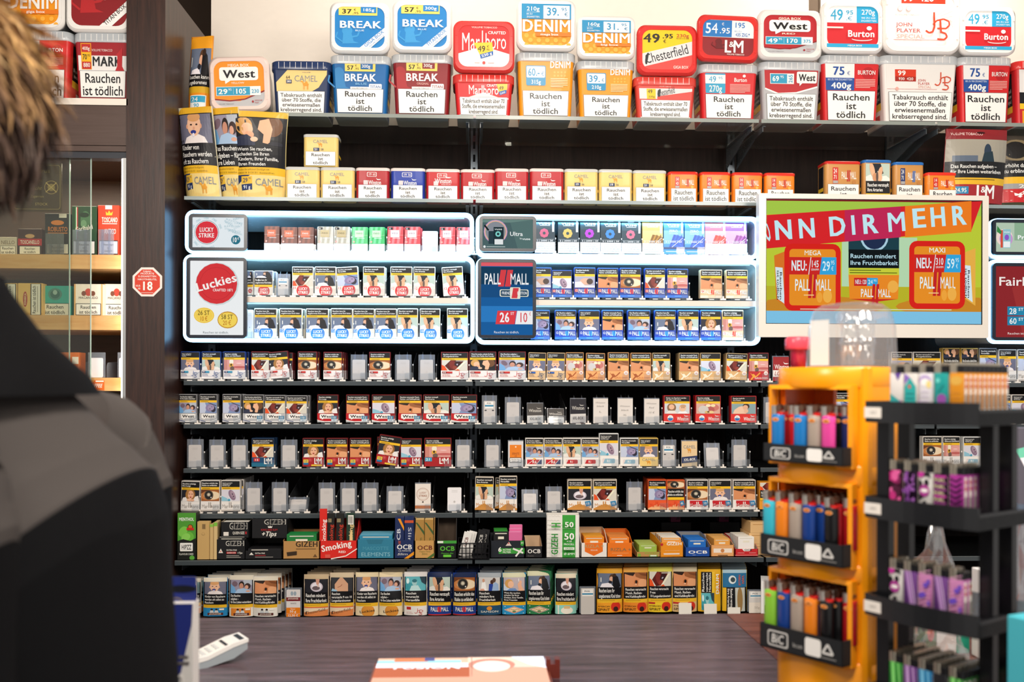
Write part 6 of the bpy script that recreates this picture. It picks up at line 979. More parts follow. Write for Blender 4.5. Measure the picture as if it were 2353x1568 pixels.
for k in range(2):
    m = MB(); w = .0265; m.rprism(-w/2, 0, w/2, .092, .001, 0, .06, 'a9803f', 'card', 2, .0005); c = Cv(m, -w/2, .092, w, .092, 'card'); c.poly([(0,.1),(.2,.1),(1,.4),(1,.52)][::-1],'3f5a30'); c.text('Slim', .4, .6, .75, .9, '4a5a2a', 0, rot=90); [m.box(-w/2 + .001, .003 + .008*j, .092, w/2 - .001, .009 + .008*j, .0925, 'd9b878', 'card') for j in range(7)]
    o = m.build('paper_booklet', None, (xu(965 + 21*k, Y5), Y5 + .012, ZS5 + .026)); tag(o, ['brown booklet block in the kraft carton, by the navy one', 'brown booklet block in the kraft carton, by the black one'][k], 'booklet')
carton(1005, 1049, 1243, 'black carton with green letters and empty brown back', '15171a', lambda c: (ocb(c,'5ab83a',.32,.58), c.rect(0,0,1,.16,'3f9a3a'), c.rect(.0,.02,.3,.14,'e9e6e0'), c.text('Premium Slim',.2,.68,.84,.76,'5ab83a',0,shear=.3), c.rr(.3,.8,.72,.94,.04,'6ac83a')), .09, 1191, inner='4a3c30')
# the wire basket
def basket():
    r = empty('wire_basket', (xu(1089, Y5), Y5 - .02, ZS5 + .001)); m = MB(); w, h, d = .047, .05, .11
    m.ring(rrect(-w, h - .006, w, h, .002, 2), rrect(-w + .002, h - .005, w - .002, h - .001, .001, 2), 0, .003, '17171a', 'plastic')
    for y in (0, d): 
        for z in (.002, .018, .034, h - .002): m.box(-w, y, z - .0012, w, y + .002, z + .0012, '17171a', 'plastic')
        for k in range(9): x = -w + k*w/4; m.box(x - .0014, y - .0004, 0, x + .0014, y + .002, h, '17171a', 'plastic')
    for x in (-w, w):
        for z in (.002, .018, .034, h - .002): m.box(x - .001, 0, z - .0012, x + .001, d, z + .0012, '17171a', 'plastic')
        for k in range(8): m.box(x - .001, k*d/7 - .0014, 0, x + .001, k*d/7 + .0014, h, '17171a', 'plastic')
    m.box(-w, 0, 0, w, d, .002, '17171a', 'plastic'); m.build('mesh_body', r); tag(r, 'small black mesh basket between the cartons', 'basket')
    for k in range(5):
        m = MB(); m.rprism(-.012, 0, .012, .075, .001, 0, .008, 'e9e6e2' if k < 3 else '1c1c1f', 'card', 2); c = Cv(m, -.012, .075, .024, .075, 'card'); c.text('OCB', .3, .2, .7, .6, '6a2a20' if k < 3 else 'd9d6d0', 1, rot=90)
        o = m.build('filter_packet', None, (xu(1063 + 6*k if k < 3 else 1100 + 9*(k - 3), Y5), Y5 + .02 + .01*k, ZS5 + .004 if k < 3 else ZS5 + .006), (0, radians(14 if k < 3 else 10), 0)); tag(o, ['front', 'middle', 'rear', 'nearer', 'farther'][k] + (' white packet leaning in the mesh basket' if k < 3 else ' black packet leaning in the mesh basket'), 'packet')
basket()
carton(1127, 1205, 1243, 'black carton with green active filter band', '1d222a', lambda c: (c.rect(.24,.44,1,.76,'3a9a3a'), c.text('6',.22,.38,.33,.64,'f2efe8',2), c.text('ACTIVE',.36,.48,.6,.58,'f2efe8',1), c.text('FILTER',.36,.62,.6,.72,'f2efe8',1), c.line([(.66,.46),(.96,.72)],.1,'e9e6e0'), c.line([(.94,.44),(.74,.92)],.1,'e9e6e0'), c.poly([(.44,.3),(.54,.06),(.62,.3)][::-1],'d9c9c0'), c.circ(.53,.14,.02,'c8302c'), c.poly([(.88,0),(.98,0),(.98,.26),(.93,.32),(.88,.26)][::-1],'3a9a3a'), c.text('34',.89,.08,.97,.18,'f2efe8',1)), .12, 1238, inner='23262c', fill=booklets(4, .045, .078, .018, ['17181a'], ['3a9a3a'], 'filter_packet', 'black filter packet', x0=-.02))
for k in range(3):
    m = MB(); m.rprism(-.02, 0, .02, .076, .001, 0, .016, 'd86a9c', 'card', 2, .0005); m.box(-.018, .002, .076, .018, .014, .0764, 'e99ac0', 'card'); o = m.build('filter_packet', None, (xu(1185, Y5) + .002*k, Y5 + .008 + .02*k, ZS5 + .003 + .008*k)); tag(o, ['front pink packet in the black active filter carton', 'middle pink packet in the black active filter carton', 'rear pink packet in the black active filter carton'][k], 'packet')
carton(1207, 1246, 1256, 'small open black carton with pale lining', '1d1d20', lambda c: (ocb(c,'e4e0da',.26,.6), c.text('Premium',.14,.8,.5,.88,'8a8680',0)), .1, 1242, inner='d9b894', sidecol='2a2a2c')
carton(1256, 1331, 1184, 'tall white and green carton reading 50', 'ece8e2', lambda c: (c.rect(.48,0,.88,1,'3a9e3c'), [c.line([(.0+.1*j,.1*i+.04),(.05+.1*j,.1*i+.01),(.1+.1*j,.1*i+.04)],.006,'dcd6d0') for i in range(10) for j in range(4)], c.rect(.0,.299,1,.302,'d9d4cc'), c.text('GIZEH',.14,.42,.34,.92,'2f8a36',2,rot=90), c.text('H',.14,.16,.42,.29,'3a9e3c',2,rot=90), c.text('50',.54,.15,.82,.27,'f4f2ee',2), c.text('50',.52,.41,.84,.56,'f4f2ee',2), c.text('+10',.6,.58,.76,.62,'f4f2ee',1), c.text('PROCELL',.52,.65,.84,.69,'f4f2ee',1), c.rect(.52,.74,.84,.8,'f4f2ee'), c.text('GREEN',.55,.75,.81,.79,'3a9e3c',1), c.text('Ø 6MM',.52,.87,.85,.92,'f4f2ee',1)), .042, 1183, inner='d9d4cc', turn=-3)
carton(1335, 1396, 1248, 'white carton with orange arrow panel', 'eae4dc', lambda c: (c.poly([(.14,0),(.82,0),(.82,.6),(.48,.9),(.14,.6)][::-1],'e8701c'), c.text('RIZLA +',.12,.12,.86,.34,'b89a6a',1), c.text('REGULAR',.36,.46,.62,.55,'f2e4d0',1)), .12, 1224, inner='d9b48a', fill=booklets(4, .062, .06, .02, ['e8851c'], ['f0a838'], look='orange booklet'))
carton(1394, 1453, 1248, 'plain orange carton lettered in grey', 'e8741a', lambda c: (c.text('RIZLA +',.14,.36,.96,.58,'8a6a44',1), c.rect(.2,.7,.86,.73,'f0a868'), c.rect(.4,.86,.6,.9,'f2e4d0')), .12, 1228, inner='d8681a', fill=booklets(6, .062, .058, .016, ['ea8024'], ['f0964a'], look='deep orange booklet'))
carton(1462, 1517, 1269, 'low kraft carton with lime lettering', 'b98a4e', lambda c: (c.text('GIZEH',.34,.06,.94,.42,'8aa83a',2), c.rect(.06,.3,.18,.9,'7aa83a'), c.rect(.54,.55,.88,.92,'7aa83a'), c.rect(.58,.6,.84,.88,'dfe6cc')), .13, 1262, fill=booklets(6, .055, .034, .016, ['9ab84a'], ['b8c86a'], look='lime booklet'))
carton(1517, 1570, 1247, 'orange carton with slanted white booklets', 'e8901c', lambda c: (c.text('GIZEH',.26,.0,.94,.2,'f2efe6',2), c.circ(.06,.14,.06,'b8242c'), c.text('NATÜRLICHE GUMMIERUNG',.2,.54,.84,.58,'f4d9b0',0), c.rect(.14,.74,.84,.84,'e9d9cc')), .13, 1238, turn=4, fill=booklets(7, .06, .056, .014, ['e9a04a', 'efe9e2'], look='white-edged orange booklet'))
def ocbw(bgc, col): return lambda c: (c.poly([(0,0),(.3,0),(.4,.36),(.6,.36),(.7,0),(1,0),(1,1),(0,1)][::-1], bgc), ocb(c, col, .46, .74), c.rect(.3,.84,.7,.87,'c9cbd6'))
carton(1574, 1631, 1258, 'blue carton with white letters and cut front', '1a4a9c', lambda c: (ocb(c,'f2f0ec',.36,.66), c.rect(.3,.8,.42,.83,'c9cbd6')), .13, 1236, inner='8a8a8c', fill=booklets(5, .055, .05, .018, ['1f6ac0'], ['2f7ad0'], look='bright blue booklet'))
carton(1633, 1687, 1253, 'peach carton with a white bow band', 'd9985c', lambda c: (c.rect(.08,.06,.94,.94,'e4a76c'), c.rect(.12,.3,.9,.66,'efe2d4'), c.circ(.5,.48,.08,'c9824a'), c.rect(.3,.86,.72,.92,'3a2a1c')), .13, 1242, fill=booklets(6, .05, .052, .016, ['e4a04a'], ['eab468'], look='peach booklet'))
carton(1689, 1742, 1262, 'red carton with white booklets inside', 'c4242a', lambda c: (c.rect(0,0,1,.0,'c4242a'), c.poly([(.3,0),(.38,.3),(.62,.3),(.7,0)],'efebe6'), c.text('OCB',.4,.02,.72,.24,'232226',2), c.rect(0,.8,1,.86,'e9a8a0'), c.rect(.1,.5,.4,.54,'efc9c4'), c.rect(.6,.5,.9,.54,'efc9c4')), .13, 1240, inner='a9a09a', fill=booklets(5, .05, .058, .018, ['efebe6'], look='white booklet'))
for k in range(3):
    m = MB(); m.box(-.036, 0, 0, .036, .1, .034, 'd9b07a', 'card'); c = Cv(m, -.036, .034, .072, .034, 'card'); c.rect(.1,.2,.6,.26,'b8884e'); c.circ(.75,.5,.1,'b8884e'); m.box(-.02, .03, .034, .02, .07, .0344, '6a4a2a', 'card')
    o = m.build('kraft_box', None, (xu(1752, Y5) + .004*k, Y5 + .03, ZS5 + .001 + .0345*k)); tag(o, ['bottom', 'middle', 'top'][k] + ' pale kraft box stacked beside the red carton', 'box', None)
for k, (u, zz) in enumerate(((1553, 0), (1664, 0))):
    m = MB(); m.rprism(-.0165, 0, .0165, .075 if k == 0 else .072, .001, 0, .03, '7a2250', 'card', 2, .0005); c = Cv(m, -.0165, .075, .033, .075, 'card'); c.rect(.2,.3,.7,.5,'94406a'); c.poly([(.5,.9),(.9,.6),(.9,.9)],'4a1230'); o = m.build('purple_box', None, (xu(u, 3.2), 3.2, zv(1237 if k == 0 else 1241, 3.2, u) - .0)); o.location.z = ZS5 + .072; tag(o, ['purple box raised behind the orange carton', 'purple box raised behind the peach carton'][k], 'box')
    m = MB(); m.box(-.05, 0, 0, .05, .06, .0708, '1f1f22', 'card'); o = m.build('storage_carton', None, (xu(u, 3.2), 3.19, ZS5 + .001)); tag(o, ['plain black carton under the first purple box', 'plain black carton under the second purple box'][k], 'carton')
# tall hemp card and kraft bundles at the cabinet
def tallbox(u0, u1, vt, label, base, draw, dep, turn=0, name='flavour_carton'):
    um = (u0 + u1)/2; x0, x1 = xu(u0, Y5, vt), xu(u1, Y5, vt); W, H = x1 - x0, zv(vt, Y5, um) - ZS5 - .003; m = MB(); m.rprism(-W/2, 0, W/2, H, .001, 0, dep, base, 'card', 2, .0005); draw(Cv(m, -W/2, H, W, H, 'card')); o = m.build(name, None, ((x0 + x1)/2, Y5, ZS5 + .0014), (0, 0, radians(turn))); tag(o, label, 'carton')
tallbox(408, 450, 1178, 'tall green and black menthol card carton', '2a2c22', lambda c: (c.rect(0,0,1,.6,'4f9a34'), c.ell(.3,.4,.22,.12,'7cc84c',30), c.ell(.66,.5,.22,.1,'6ab83e',-30), c.ell(.45,.52,.2,.1,'8ad05a',60), c.poly([(0,.6),(.3,.56),(.7,.6),(1,.54),(1,1),(0,1)][::-1],'161814'), c.text('MENTHOL',.08,.1,.9,.17,'f2f4ec',2), c.circ(.7,.3,.14,'2a1a10'), c.circ(.7,.3,.11,'d8641c'), c.rect(.5,.32,.9,.37,'c8281f'), c.rr(.14,.64,.84,.82,.04,'f2f0ea'), c.text('HIPZZ',.22,.68,.76,.78,'17171a',1), c.text('FLAVOUR CARD',.1,.86,.88,.9,'e4e4da',1), c.ell(.8,.96,.14,.05,'5aa83c')), .042)
tallbox(453, 481, 1198, 'kraft booklet standing beside the menthol carton', 'c9a468', lambda c: (c.rect(.4,.06,.7,.2,'a98858'), [c.rect(.42+.05*j,.07,.44+.05*j,.19,'4a3a22') for j in range(5)], c.circ(.5,.32,.12,'a98858'), c.circ(.5,.32,.1,'c9a468')), .02, 0, 'paper_booklet'); tallbox(482, 490, 1204, 'narrow kraft booklet edge beside the wider one', 'cfae76', lambda c: c.rect(0,.0,1,.08,'8ac04a'), .08, 0, 'paper_booklet'); tallbox(491, 499, 1200, 'narrow green-topped booklet edge beside black carton', 'd4b680', lambda c: c.rect(0,0,1,.1,'7ab83e'), .08, 4, 'paper_booklet')
# signs among the pouches
def poscard(u, vt, w, label, draw, base='ded8d6', Y=2.95):
    z = ZS6 + .004; x = xu(u, Y, vt); h = zv(vt, Y, u) - z; r = empty('pack_pusher', (x, Y, z)); m = MB(); m.rprism(-w/2, .003, w/2, h + .002, .001, .003, .0045, 'ffffff', 'holder', 2); m.build('back_plate', r)
    m = MB(); m.rprism(-w*.42, 0, w*.42, h*.96, .003, -.001, .002, base, 'plastic', 4); draw(Cv(m, -w*.42, h*.96, w*.84, h*.96, 'plastic', y=-.001)); m.build('front_plate', r); tag(r, label, 'pack pusher')
posd = lambda c: (c.rect(.1,.03,.9,.3,'efece8'), c.text('POS.',.26,.08,.7,.14,'3a3a44',1), c.rect(.1,.19,.9,.24,'2f86ae'))
poscard(674, 1353, .05, 'white sign card with fifty gram orange field', lambda c: (c.ell(.4,.14,.1,.08,'9aa8b4'), c.ell(.62,.14,.1,.08,'9aa8b4'), c.rect(0,.28,1,.42,'7a2a30'), c.text('JAVAANSE',.12,.3,.86,.36,'e9dfd0',1), c.text('WHITE',.3,.48,.72,.53,'8a8684',0), c.rect(0,.66,1,1,'e8801c'), c.text('Nieuw',.3,.69,.64,.73,'f4ece0',1), c.text('50 g',.24,.76,.7,.84,'f4ece0',1), c.rect(0,.88,1,.885,'f4ece0'), c.text('12,50 €',.1,.91,.86,.99,'f4ece0',1)))
poscard(1350, 1350, .05, 'clear pusher plate between mint and orange pouches', posd, 'c9c3bd'); poscard(1736, 1357, .05, 'clear pusher plate beyond the downward lettered blue pouch', lambda c: (posd(c), c.rect(0,.52,1,1,'ece2d6'), c.text('50g',.4,.7,.8,.8,'b8aca0',0)), 'd9d4d0')
m = MB(); m.box(-.026, 0, 0, .026, .09, .11, 'f0eeec', 'card'); c = Cv(m, -.026, .11, .052, .11, 'card'); c.circ(.36,.3,.06,'23262c'); [c.rect(.2+.08*j,.66,.24+.08*j,.86,'2a2a2c') for j in range(6)]; o = m.build('white_carton', None, (xu(1770, 2.9), 2.9, ZS6 + .001), (0, 0, radians(-16))); tag(o, 'white carton with barcode behind the orange lighter tower', 'carton')
for k, (u, vt, txt) in enumerate(((1576, 1386, '-'), (1634, 1388, ''), (1688, 1396, 'gr'))):
    z = ZS6 + .002; h = zv(vt, 2.945, u) - z; m = MB(); m.box(-.02, 0, 0, .02, .0008, h, 'ece6dc', 'card'); o = m.build('price_slip', None, (xu(u, 2.94), 2.942, z), (radians(-4), 0, 0)); tag(o, ['white slip before the tan sun pouch', 'white slip before the yellow upward pouch', 'white slip before the blue downward pouch'][k], 'price slip')
# ------------------------------------------------------------------ the cigar cabinet
YC = 2.855
def cz(v, Y=YC, u=150): return at(u, v, Y)[2]
def cabinet():
    xl, xi, xp0 = xu(-260, YC), xu(292, YC), XP - .112; zt = zv(100, YW, 485)
    r = empty('cigar_cabinet', ((xl + XP)/2, YC, 0)); ox = -(xl + XP)/2
    def p(name, x0, y0, z0, x1, y1, z1, mat, col='ffffff', lab=None):
        m = MB(); m.box(x0 + ox, y0 - YC, z0, x1 + ox, y1 - YC, z1, col, mat); o = m.build(name, r)
        if lab: o['label'] = lab
        return o
    p('side_post', xp0, YC, 0, XP, YW - .002, zt, 'wenge')
    p('back_wall', xl, 3.25, 0, xp0, 3.27, zt, 'brown_panel'); p('outer_side', xl - .02, YC, 0, xl, 3.27, zt, 'wenge'); p('top_board', xl, YC, zt - .03, xp0, 3.25, zt, 'wenge')
    p('niche_board', xl, YC, cz(240), xp0 + .004, 3.25, cz(225), 'cream', lab='white shelf board')
    p('fascia', xl, YC + .004, cz(332), xp0, YC + .03, cz(241), 'brown_panel'); p('lower_fascia', xl, YC + .004, cz(346), xp0, YC + .03, cz(333.5), 'brown_panel'); p('track', xl, YC + .008, cz(361), xp0, YC + .05, cz(347), 'plastic', '3a3c42', 'dark metal door track')
    p('ceiling_board', xl, YC + .05, cz(352), xp0, 3.25, cz(341), 'wenge')
    for a, b in ((580, 613), (722, 756), (868, 899), (1030, 1062), (1190, 1222)): p('shelf_board', xl, YC + .05, cz(b), xp0 - .03, 3.24, cz(a), 'maple', lab='maple shelf board with wavy grain')
    p('base', xl, YC + .02, 0, xp0, 3.25, cz(1300), 'wenge')
    x1 = xu(292, YC); m = MB(); m.box(xu(280, YC) + ox, .004, cz(1300), x1 + ox, .05, cz(361), 'c9c9c8', 'metal'); o = m.build('edge_profile', r); o['label'] = 'brushed aluminium edge'
    m = MB(); m.box(xu(274.5, YC) + ox, .012, cz(1300), xu(280, YC) + ox, .05, cz(362), 'ffeede', 'glow'); m.build('light_strip', r)
    for u, y in ((200, .02), (147, .032)):
        m = MB(); m.box(xl + ox + .01, y, cz(1300), xu(u, YC) + ox, y + .005, cz(361), 'ffffff', 'glass'); o = m.build('sliding_door', r)
        m = MB(); m.box(xu(u, YC) + ox, y, cz(1300), xu(u, YC) + ox + .0022, y + .005, cz(361), '9fb5ac', 'plastic'); m.build('door_edge', o)
    tag(r, 'dark wood cabinet with sliding glass doors and maple shelves', 'cabinet')
    area('cabinet_lamp', (xu(120, 3.0), 2.96, cz(366)), .3, 2.5, (1, .88, .7), (xu(120, 3.0), 3.05, 0), .1)
cabinet()
zn = cz(225) + .0005
def nm_draw(c): c.rect(0,0,1,1,'8a1c22'); lion(c, .28, .35, 1, 'b8282c'); c.text('ORIGINAL', .32, .44, .62, .5, 'b86a64', 1); c.poly([(.5,1),(1,.5),(1,.72),(.72,1)],'f2f1ee'); c.slant('TITAN BOX', .62, .99, .99, .62, .08, '3a2a2a', 1)
_, zt = tub(165, 304, 75, 'dark red tub with a white MARK band in the cabinet niche', mark1, '9e1f28', zb=zn, Y=2.88, dep=.16); lidtub(150, 304, -72, 74, 'maroon lid with white corner in the cabinet niche', nm_draw, zb=zt, Y=2.87)
_, zt = tub(20, 163, 70, 'red tub tagged 75 in the cabinet niche', burt_p, 'd4262a', zb=zn, Y=2.88, dep=.16); lidtub(4, 146, -66, 69, 'orange lid with white lettering behind the blond head', lambda c: denim(c, 1, '330g', '49.', 'giga box'), zb=zt, Y=2.87)
# cigar packs
YG = 2.925
def cig(u0, u1, vt, vb, label, base, draw, cat='cigar box', dep=.03, Y=YG, turn=0, holder=False):
    um = (u0 + u1)/2; x0, x1 = xu(u0, Y, vt), xu(u1, Y, vt); z0 = cz(vb) + .0006; W, H = x1 - x0, zv(vt, Y, um) - z0
    m = MB(); m.rprism(-W/2, 0, W/2, H, .0012, 0, dep, base, 'film', 2, .0006); draw(Cv(m, -W/2, H, W, H, 'film')); o = m.build('cigar_box', None, ((x0 + x1)/2, Y, z0), (0, 0, radians(turn))); tag(o, label, cat)
    if holder:
        r = empty('acrylic_holder', ((x0 + x1)/2, Y - .02, z0)); w = W*.36; h = H*.5
        m = MB(); m.rprism(-w, 0, w, h, .001, 0, .0015, 'ffffff', 'holder', 2); m.build('front_plate', r)
        for sx in (-.45, .45): m = MB(); m.box(w*(sx - .16), -.001, 0, w*(sx + .16), 0, h, 'ffffff', 'holder'); m.build('channel', r)
        tag(r, 'clear holder before the ' + label.split(' cigar')[0] + ' cigar pack', 'holder')
def wbox(c, y0=.64, y1=.98, ls=('Rauchen', 'ist tödlich'), x0=.06, x1=.94): c.rect(x0, y0, x1, y1, '1f2426'); c.rect(x0 + .02, y0 + .018, x1 - .02, y1 - .018, 'efece6'); c.lines(list(ls), x0 + .06, y0 + .06, x1 - .06, y1 - .05, '1a1a1c', 1, 'c', 1.5, .95)
cig(-2, 38, 545, 580, 'pale grey small cigar pack', 'c9c0b4', lambda c: (c.text('NELLO',.1,.2,.9,.4,'8a7a6a',1), wbox(c,.5))); cig(41, 96, 526, 580, 'black and red small cigar pack', '3a1a18', lambda c: (c.rect(0,.38,1,.64,'b8222a'), c.ell(.5,.28,.2,.08,'c9a070'), c.text('TOSCANELLO',.1,.44,.9,.58,'f2ece4',1), wbox(c,.66)))
cig(103, 161, 491, 580, 'black cigar pack with orange lettering', '17181a', lambda c: (c.rect(.56,.0,.86,.1,'e4e0da'), c.ell(.5,.22,.26,.06,'d8802c'), c.text('ROBUSTO',.12,.32,.9,.43,'d8802c',1), c.rect(.12,.46,.9,.48,'d8802c'), wbox(c,.72)), holder=True)
cig(165, 222, 474, 580, 'green cigar pack with a flag stripe', '2f4f36', lambda c: (c.rect(.13,.02,.17,.68,'2f8a4a'), c.rect(.17,.02,.21,.68,'f0ece4'), c.rect(.21,.02,.25,.68,'b8262c'), c.ell(.55,.28,.2,.18,'4f7a56'), c.ell(.5,.18,.2,.05,'263a2a'), c.ell(.48,.36,.12,.08,'6f9a74'), c.slant('Garibaldi',.16,.52,.86,.46,.09,'f2ece4',1), wbox(c,.7,.98,RT)), holder=True)
cig(225, 274, 472, 580, 'orange-red cigar pack with a gold crown', 'c9442c', lambda c: (c.rect(.34,0,.66,.08,'ece6dc'), c.poly([(.38,.2),(.36,.12),(.45,.16),(.52,.1),(.6,.16),(.7,.12),(.66,.2)][::-1],'ecb83a'), c.text('TOSCANO',.18,.24,.92,.34,'f4ece0',2), c.rect(.2,.36,.9,.375,'f4ece0'), c.text('ANTICO',.3,.47,.85,.57,'f4ece0',1), wbox(c,.7,.98,RT)), holder=True)
yc = lambda c: (c.rect(0,.93,1,1,'d9a848'), c.ell(.3,.5,.09,.24,'b03a28'), c.rect(.24,.3,.36,.7,'b03a28'), c.text('FONSECA',.26,.32,.34,.68,'f0dcb0',1,rot=90), c.rect(.52,.02,.96,.99,'1f2426'), c.rect(.56,.03,.92,.98,'efece6'), c.text('Rauchen ist tödlich',.6,.08,.74,.95,'1a1a1c',1,rot=90), c.rect(.8,.1,.83,.9,'a9a49c'))
cig(-10, 39, 651, 722, 'first yellow cigar box with a red band', 'e9bf6c', yc); cig(41, 97, 651, 722, 'yellow cigar box beside the turquoise one', 'e9bf6c', yc)
cig(90, 163, 657, 722, 'turquoise cigar box with a dark crest', '2ab0a8', lambda c: (c.ell(.5,.28,.22,.2,'4a8a84'), c.ell(.5,.28,.15,.14,'2f6a66'), c.ell(.5,.22,.07,.08,'9fc4be'), wbox(c,.58,.99)), dep=.05, Y=2.945)
mc = lambda c: (c.rect(0,0,.06,1,'e4b478'), c.rect(.94,0,1,1,'e4b478'), c.ell(.5,.26,.12,.12,'c84a3a'), c.ell(.34,.3,.08,.08,'7a4a3a'), c.ell(.66,.3,.08,.08,'7a4a3a'), c.text('MACANUDO',.16,.4,.84,.47,'3a3a3a',0), wbox(c,.62,.99))
cig(170, 236, 653, 722, 'white cigar box with patterned edges beside the turquoise one', 'ece4d6', mc, dep=.05); cig(238, 298, 653, 722, 'white patterned cigar box against the light strip', 'ece4d6', mc, dep=.05, Y=2.95)
cig(112, 181, 810, 868, 'orange cigar tin with dark oval', 'd8702a', lambda c: (c.ell(.36,.4,.3,.26,'4a3a2a'), c.text('MEHARI',.1,.36,.66,.46,'c9b088',1), c.rect(.78,.18,.99,.46,'ece4d8')), 'cigar tin', .05)
for u0, u1, lab in ((201, 241, 'empty clear pack holder with a white plate on maple shelf'), (269, 300, 'empty clear pack holder beside the cabinet light strip')):
    z0 = cz(868) + .0006; x = xu((u0 + u1)/2, YG); w = xu(u1, YG) - xu(u0, YG); h = zv(810, YG, u0) - z0; r = empty('pack_holder', (x, YG, z0)); m = MB(); m.rprism(-w/2, 0, w/2, h, .001, .003, .0045, 'ffffff', 'holder', 2); m.build('back_plate', r); m = MB(); m.rprism(-w*.37, 0, w*.37, h*.78, .004, 0, .003, 'e4e2e6', 'plastic', 4); m.build('front_plate', r); tag(r, lab, 'holder')
for u in (183, 254): z0 = cz(868) + .0006; x = xu(u, YG); m = MB(); p = [(0, 0), (.12, 0), (.12, .05), (.01, .045), (0, .035)]; m.loft([[(x - .012 + .0, YG + a, z0 + b) for a, b in p], [(x - .0108, YG + a, z0 + b) for a, b in p]], 'ffffff', 'holder', smooth=False); o = m.build('acrylic_divider'); tag(o, ['clear divider beside the orange cigar tin', 'clear divider between the two empty pack holders'][u > 200], 'divider')
m = MB(); w = .062; m.box(-w/2, 0, 0, w/2, .001, .03, 'd8641c', 'card'); c = Cv(m, -w/2, .03, w, .03, 'card'); c.text('KAFFEE',.28,.36,.92,.72,'f4ece0',2,shear=.3); c.circ(.14,.5,.1,'ece4d8'); c.rect(.6,.04,.98,.18,'ece4d8'); c.ell(.3,.0,.26,.3,'d9903a'); o = m.build('shelf_label', None, (xu(200, YC), YC + .048, cz(899) + .002)); tag(o, 'orange coffee label on the edge of a maple shelf', 'label')
md = lambda c: (c.text('MOODS',.14,.26,.86,.42,'e9c9a0',1), c.ell(.4,.6,.12,.08,'d9a05a'), c.rect(0,.72,1,.8,'e89a3c'))
for i, (u0, u1) in enumerate(((206, 248), (251, 300))):
    for k, (va, vb) in enumerate(((1000, 1030), (950, 1000))):
        z0 = cz(vb) + .0008; H = cz(va) - z0 - .001; x0, x1 = xu(u0, YG), xu(u1, YG); W = x1 - x0; m = MB(); m.rprism(-W/2, 0, W/2, H, .001, 0, .06, 'a02428', 'film', 2, .0006); c = Cv(m, -W/2, H, W, H, 'film')
        if k: md(c.sub(0,0,1,.9)); c.rect(.02,.76,.98,1,'efece6')
        else: c.text('MO',.3,.2,.8,.6,'e9c9a0',1)
        o = m.build('cigar_box', None, ((x0 + x1)/2, YG, z0)); tag(o, ['lower', 'upper'][k] + ' red cigar box in the stack ' + ('by the person' if i == 0 else 'by the cabinet light strip'), 'cigar box')
# plaque behind the glass and the octagon sign
x0, x1 = xu(30, YC + .045), xu(143, YC + .045); z0, z1 = cz(482), cz(369); w, h = x1 - x0, z1 - z0; m = MB(); m.box(-w/2, 0, 0, w/2, .002, h, '4a3618', 'film'); c = Cv(m, -w/2, h, w, h, 'film'); g = 'b09a5c'; c.rr(.04,.04,.97,.95,.05,g); c.rr(.048,.048,.962,.942,.045,'4a3618'); c.slant('Petrus',.4,.2,.76,.2,.08,g,0); c.text('Sie',.5,.33,.6,.38,g,0); c.text('lagerecht',.2,.48,.6,.55,g,1,shear=.3); c.text('Zigarren',.36,.66,.64,.71,g,0); c.text('STOCK',.46,.82,.72,.87,g,0); c.circ(.79,.5,.14,g); c.circ(.79,.5,.13,'4a3618'); c.circ(.79,.5,.075,'8a7844'); c.line([(.68,.4),(.9,.6)],.02,g); c.line([(.9,.4),(.68,.6)],.02,g)
o = m.build('door_plaque', None, ((x0 + x1)/2, YC + .038, z0)); tag(o, 'brown plaque with gold crest behind the cabinet glass', 'sign')
x, z = xu(338, YC - .001), cz(647); R = 34.5/772; m = MB(); oc = [(R*1.03*cos(radians(22.5 + 45*k)), R*1.03*sin(radians(22.5 + 45*k))) for k in range(8)][::-1]; m.loft([[(a, -.0012, b) for a, b in oc], [(a, 0, b) for a, b in oc]], 'ece6de', 'film', smooth=False); c = Cv(m, -R, R, 2*R, 2*R, 'film', y=-.0012); c.poly([(.5 + .44*cos(radians(22.5 + 45*k)), .5 + .44*sin(radians(22.5 + 45*k))) for k in range(8)][::-1], 'd8402a')
for t, y, ww in (('TABAK-',.13,.3),('PRODUKTE',.2,.44),('E-ZIGARETTEN',.29,.58),('NIKOTINBEUTEL',.39,.62)): c.text(t, .5 - ww/2, y, .5 + ww/2, y + .055, 'f4ece4', 1)
c.text('18',.3,.49,.68,.77,'f6f2ec',2); c.text('NUR',.13,.6,.28,.66,'f4ece4',1); c.text('AB',.2,.69,.28,.75,'f4ece4',1); c.rect(.3,.85,.7,.862,'f4ece4')
o = m.build('age_sticker', None, (x, YC - .0006, z)); tag(o, 'red octagon age 18 sticker on the dark wood post', 'sticker')

# ------------------------------------------------------------------ the counter
ZC = 1.0; YB = ground(1176, 1415, ZC)[1] - 1.5; XS = ground(1755, 1490, ZC)[0]
def counter(x0, x1, mat, label):
    r = empty('counter', ((x0 + x1)/2, 1.5, 0)); w = (x1 - x0)/2 - .0008; m = MB(); m.box(-w, -.25, ZC - .04, w, YB, ZC, 'ffffff', mat); m.build('worktop', r); m = MB(); m.box(-w, -.22, 0, w, YB - .02, ZC - .04, 'ffffff', 'wenge'); m.build('base_cabinet', r); tag(r, label, 'counter')
counter(-1.6, XS, 'counter', 'dark grey-brown wood counter before the shelves'); counter(XS, 1.75, 'counter_red_lit', 'wood counter under the orange tower, red light put into its colour')
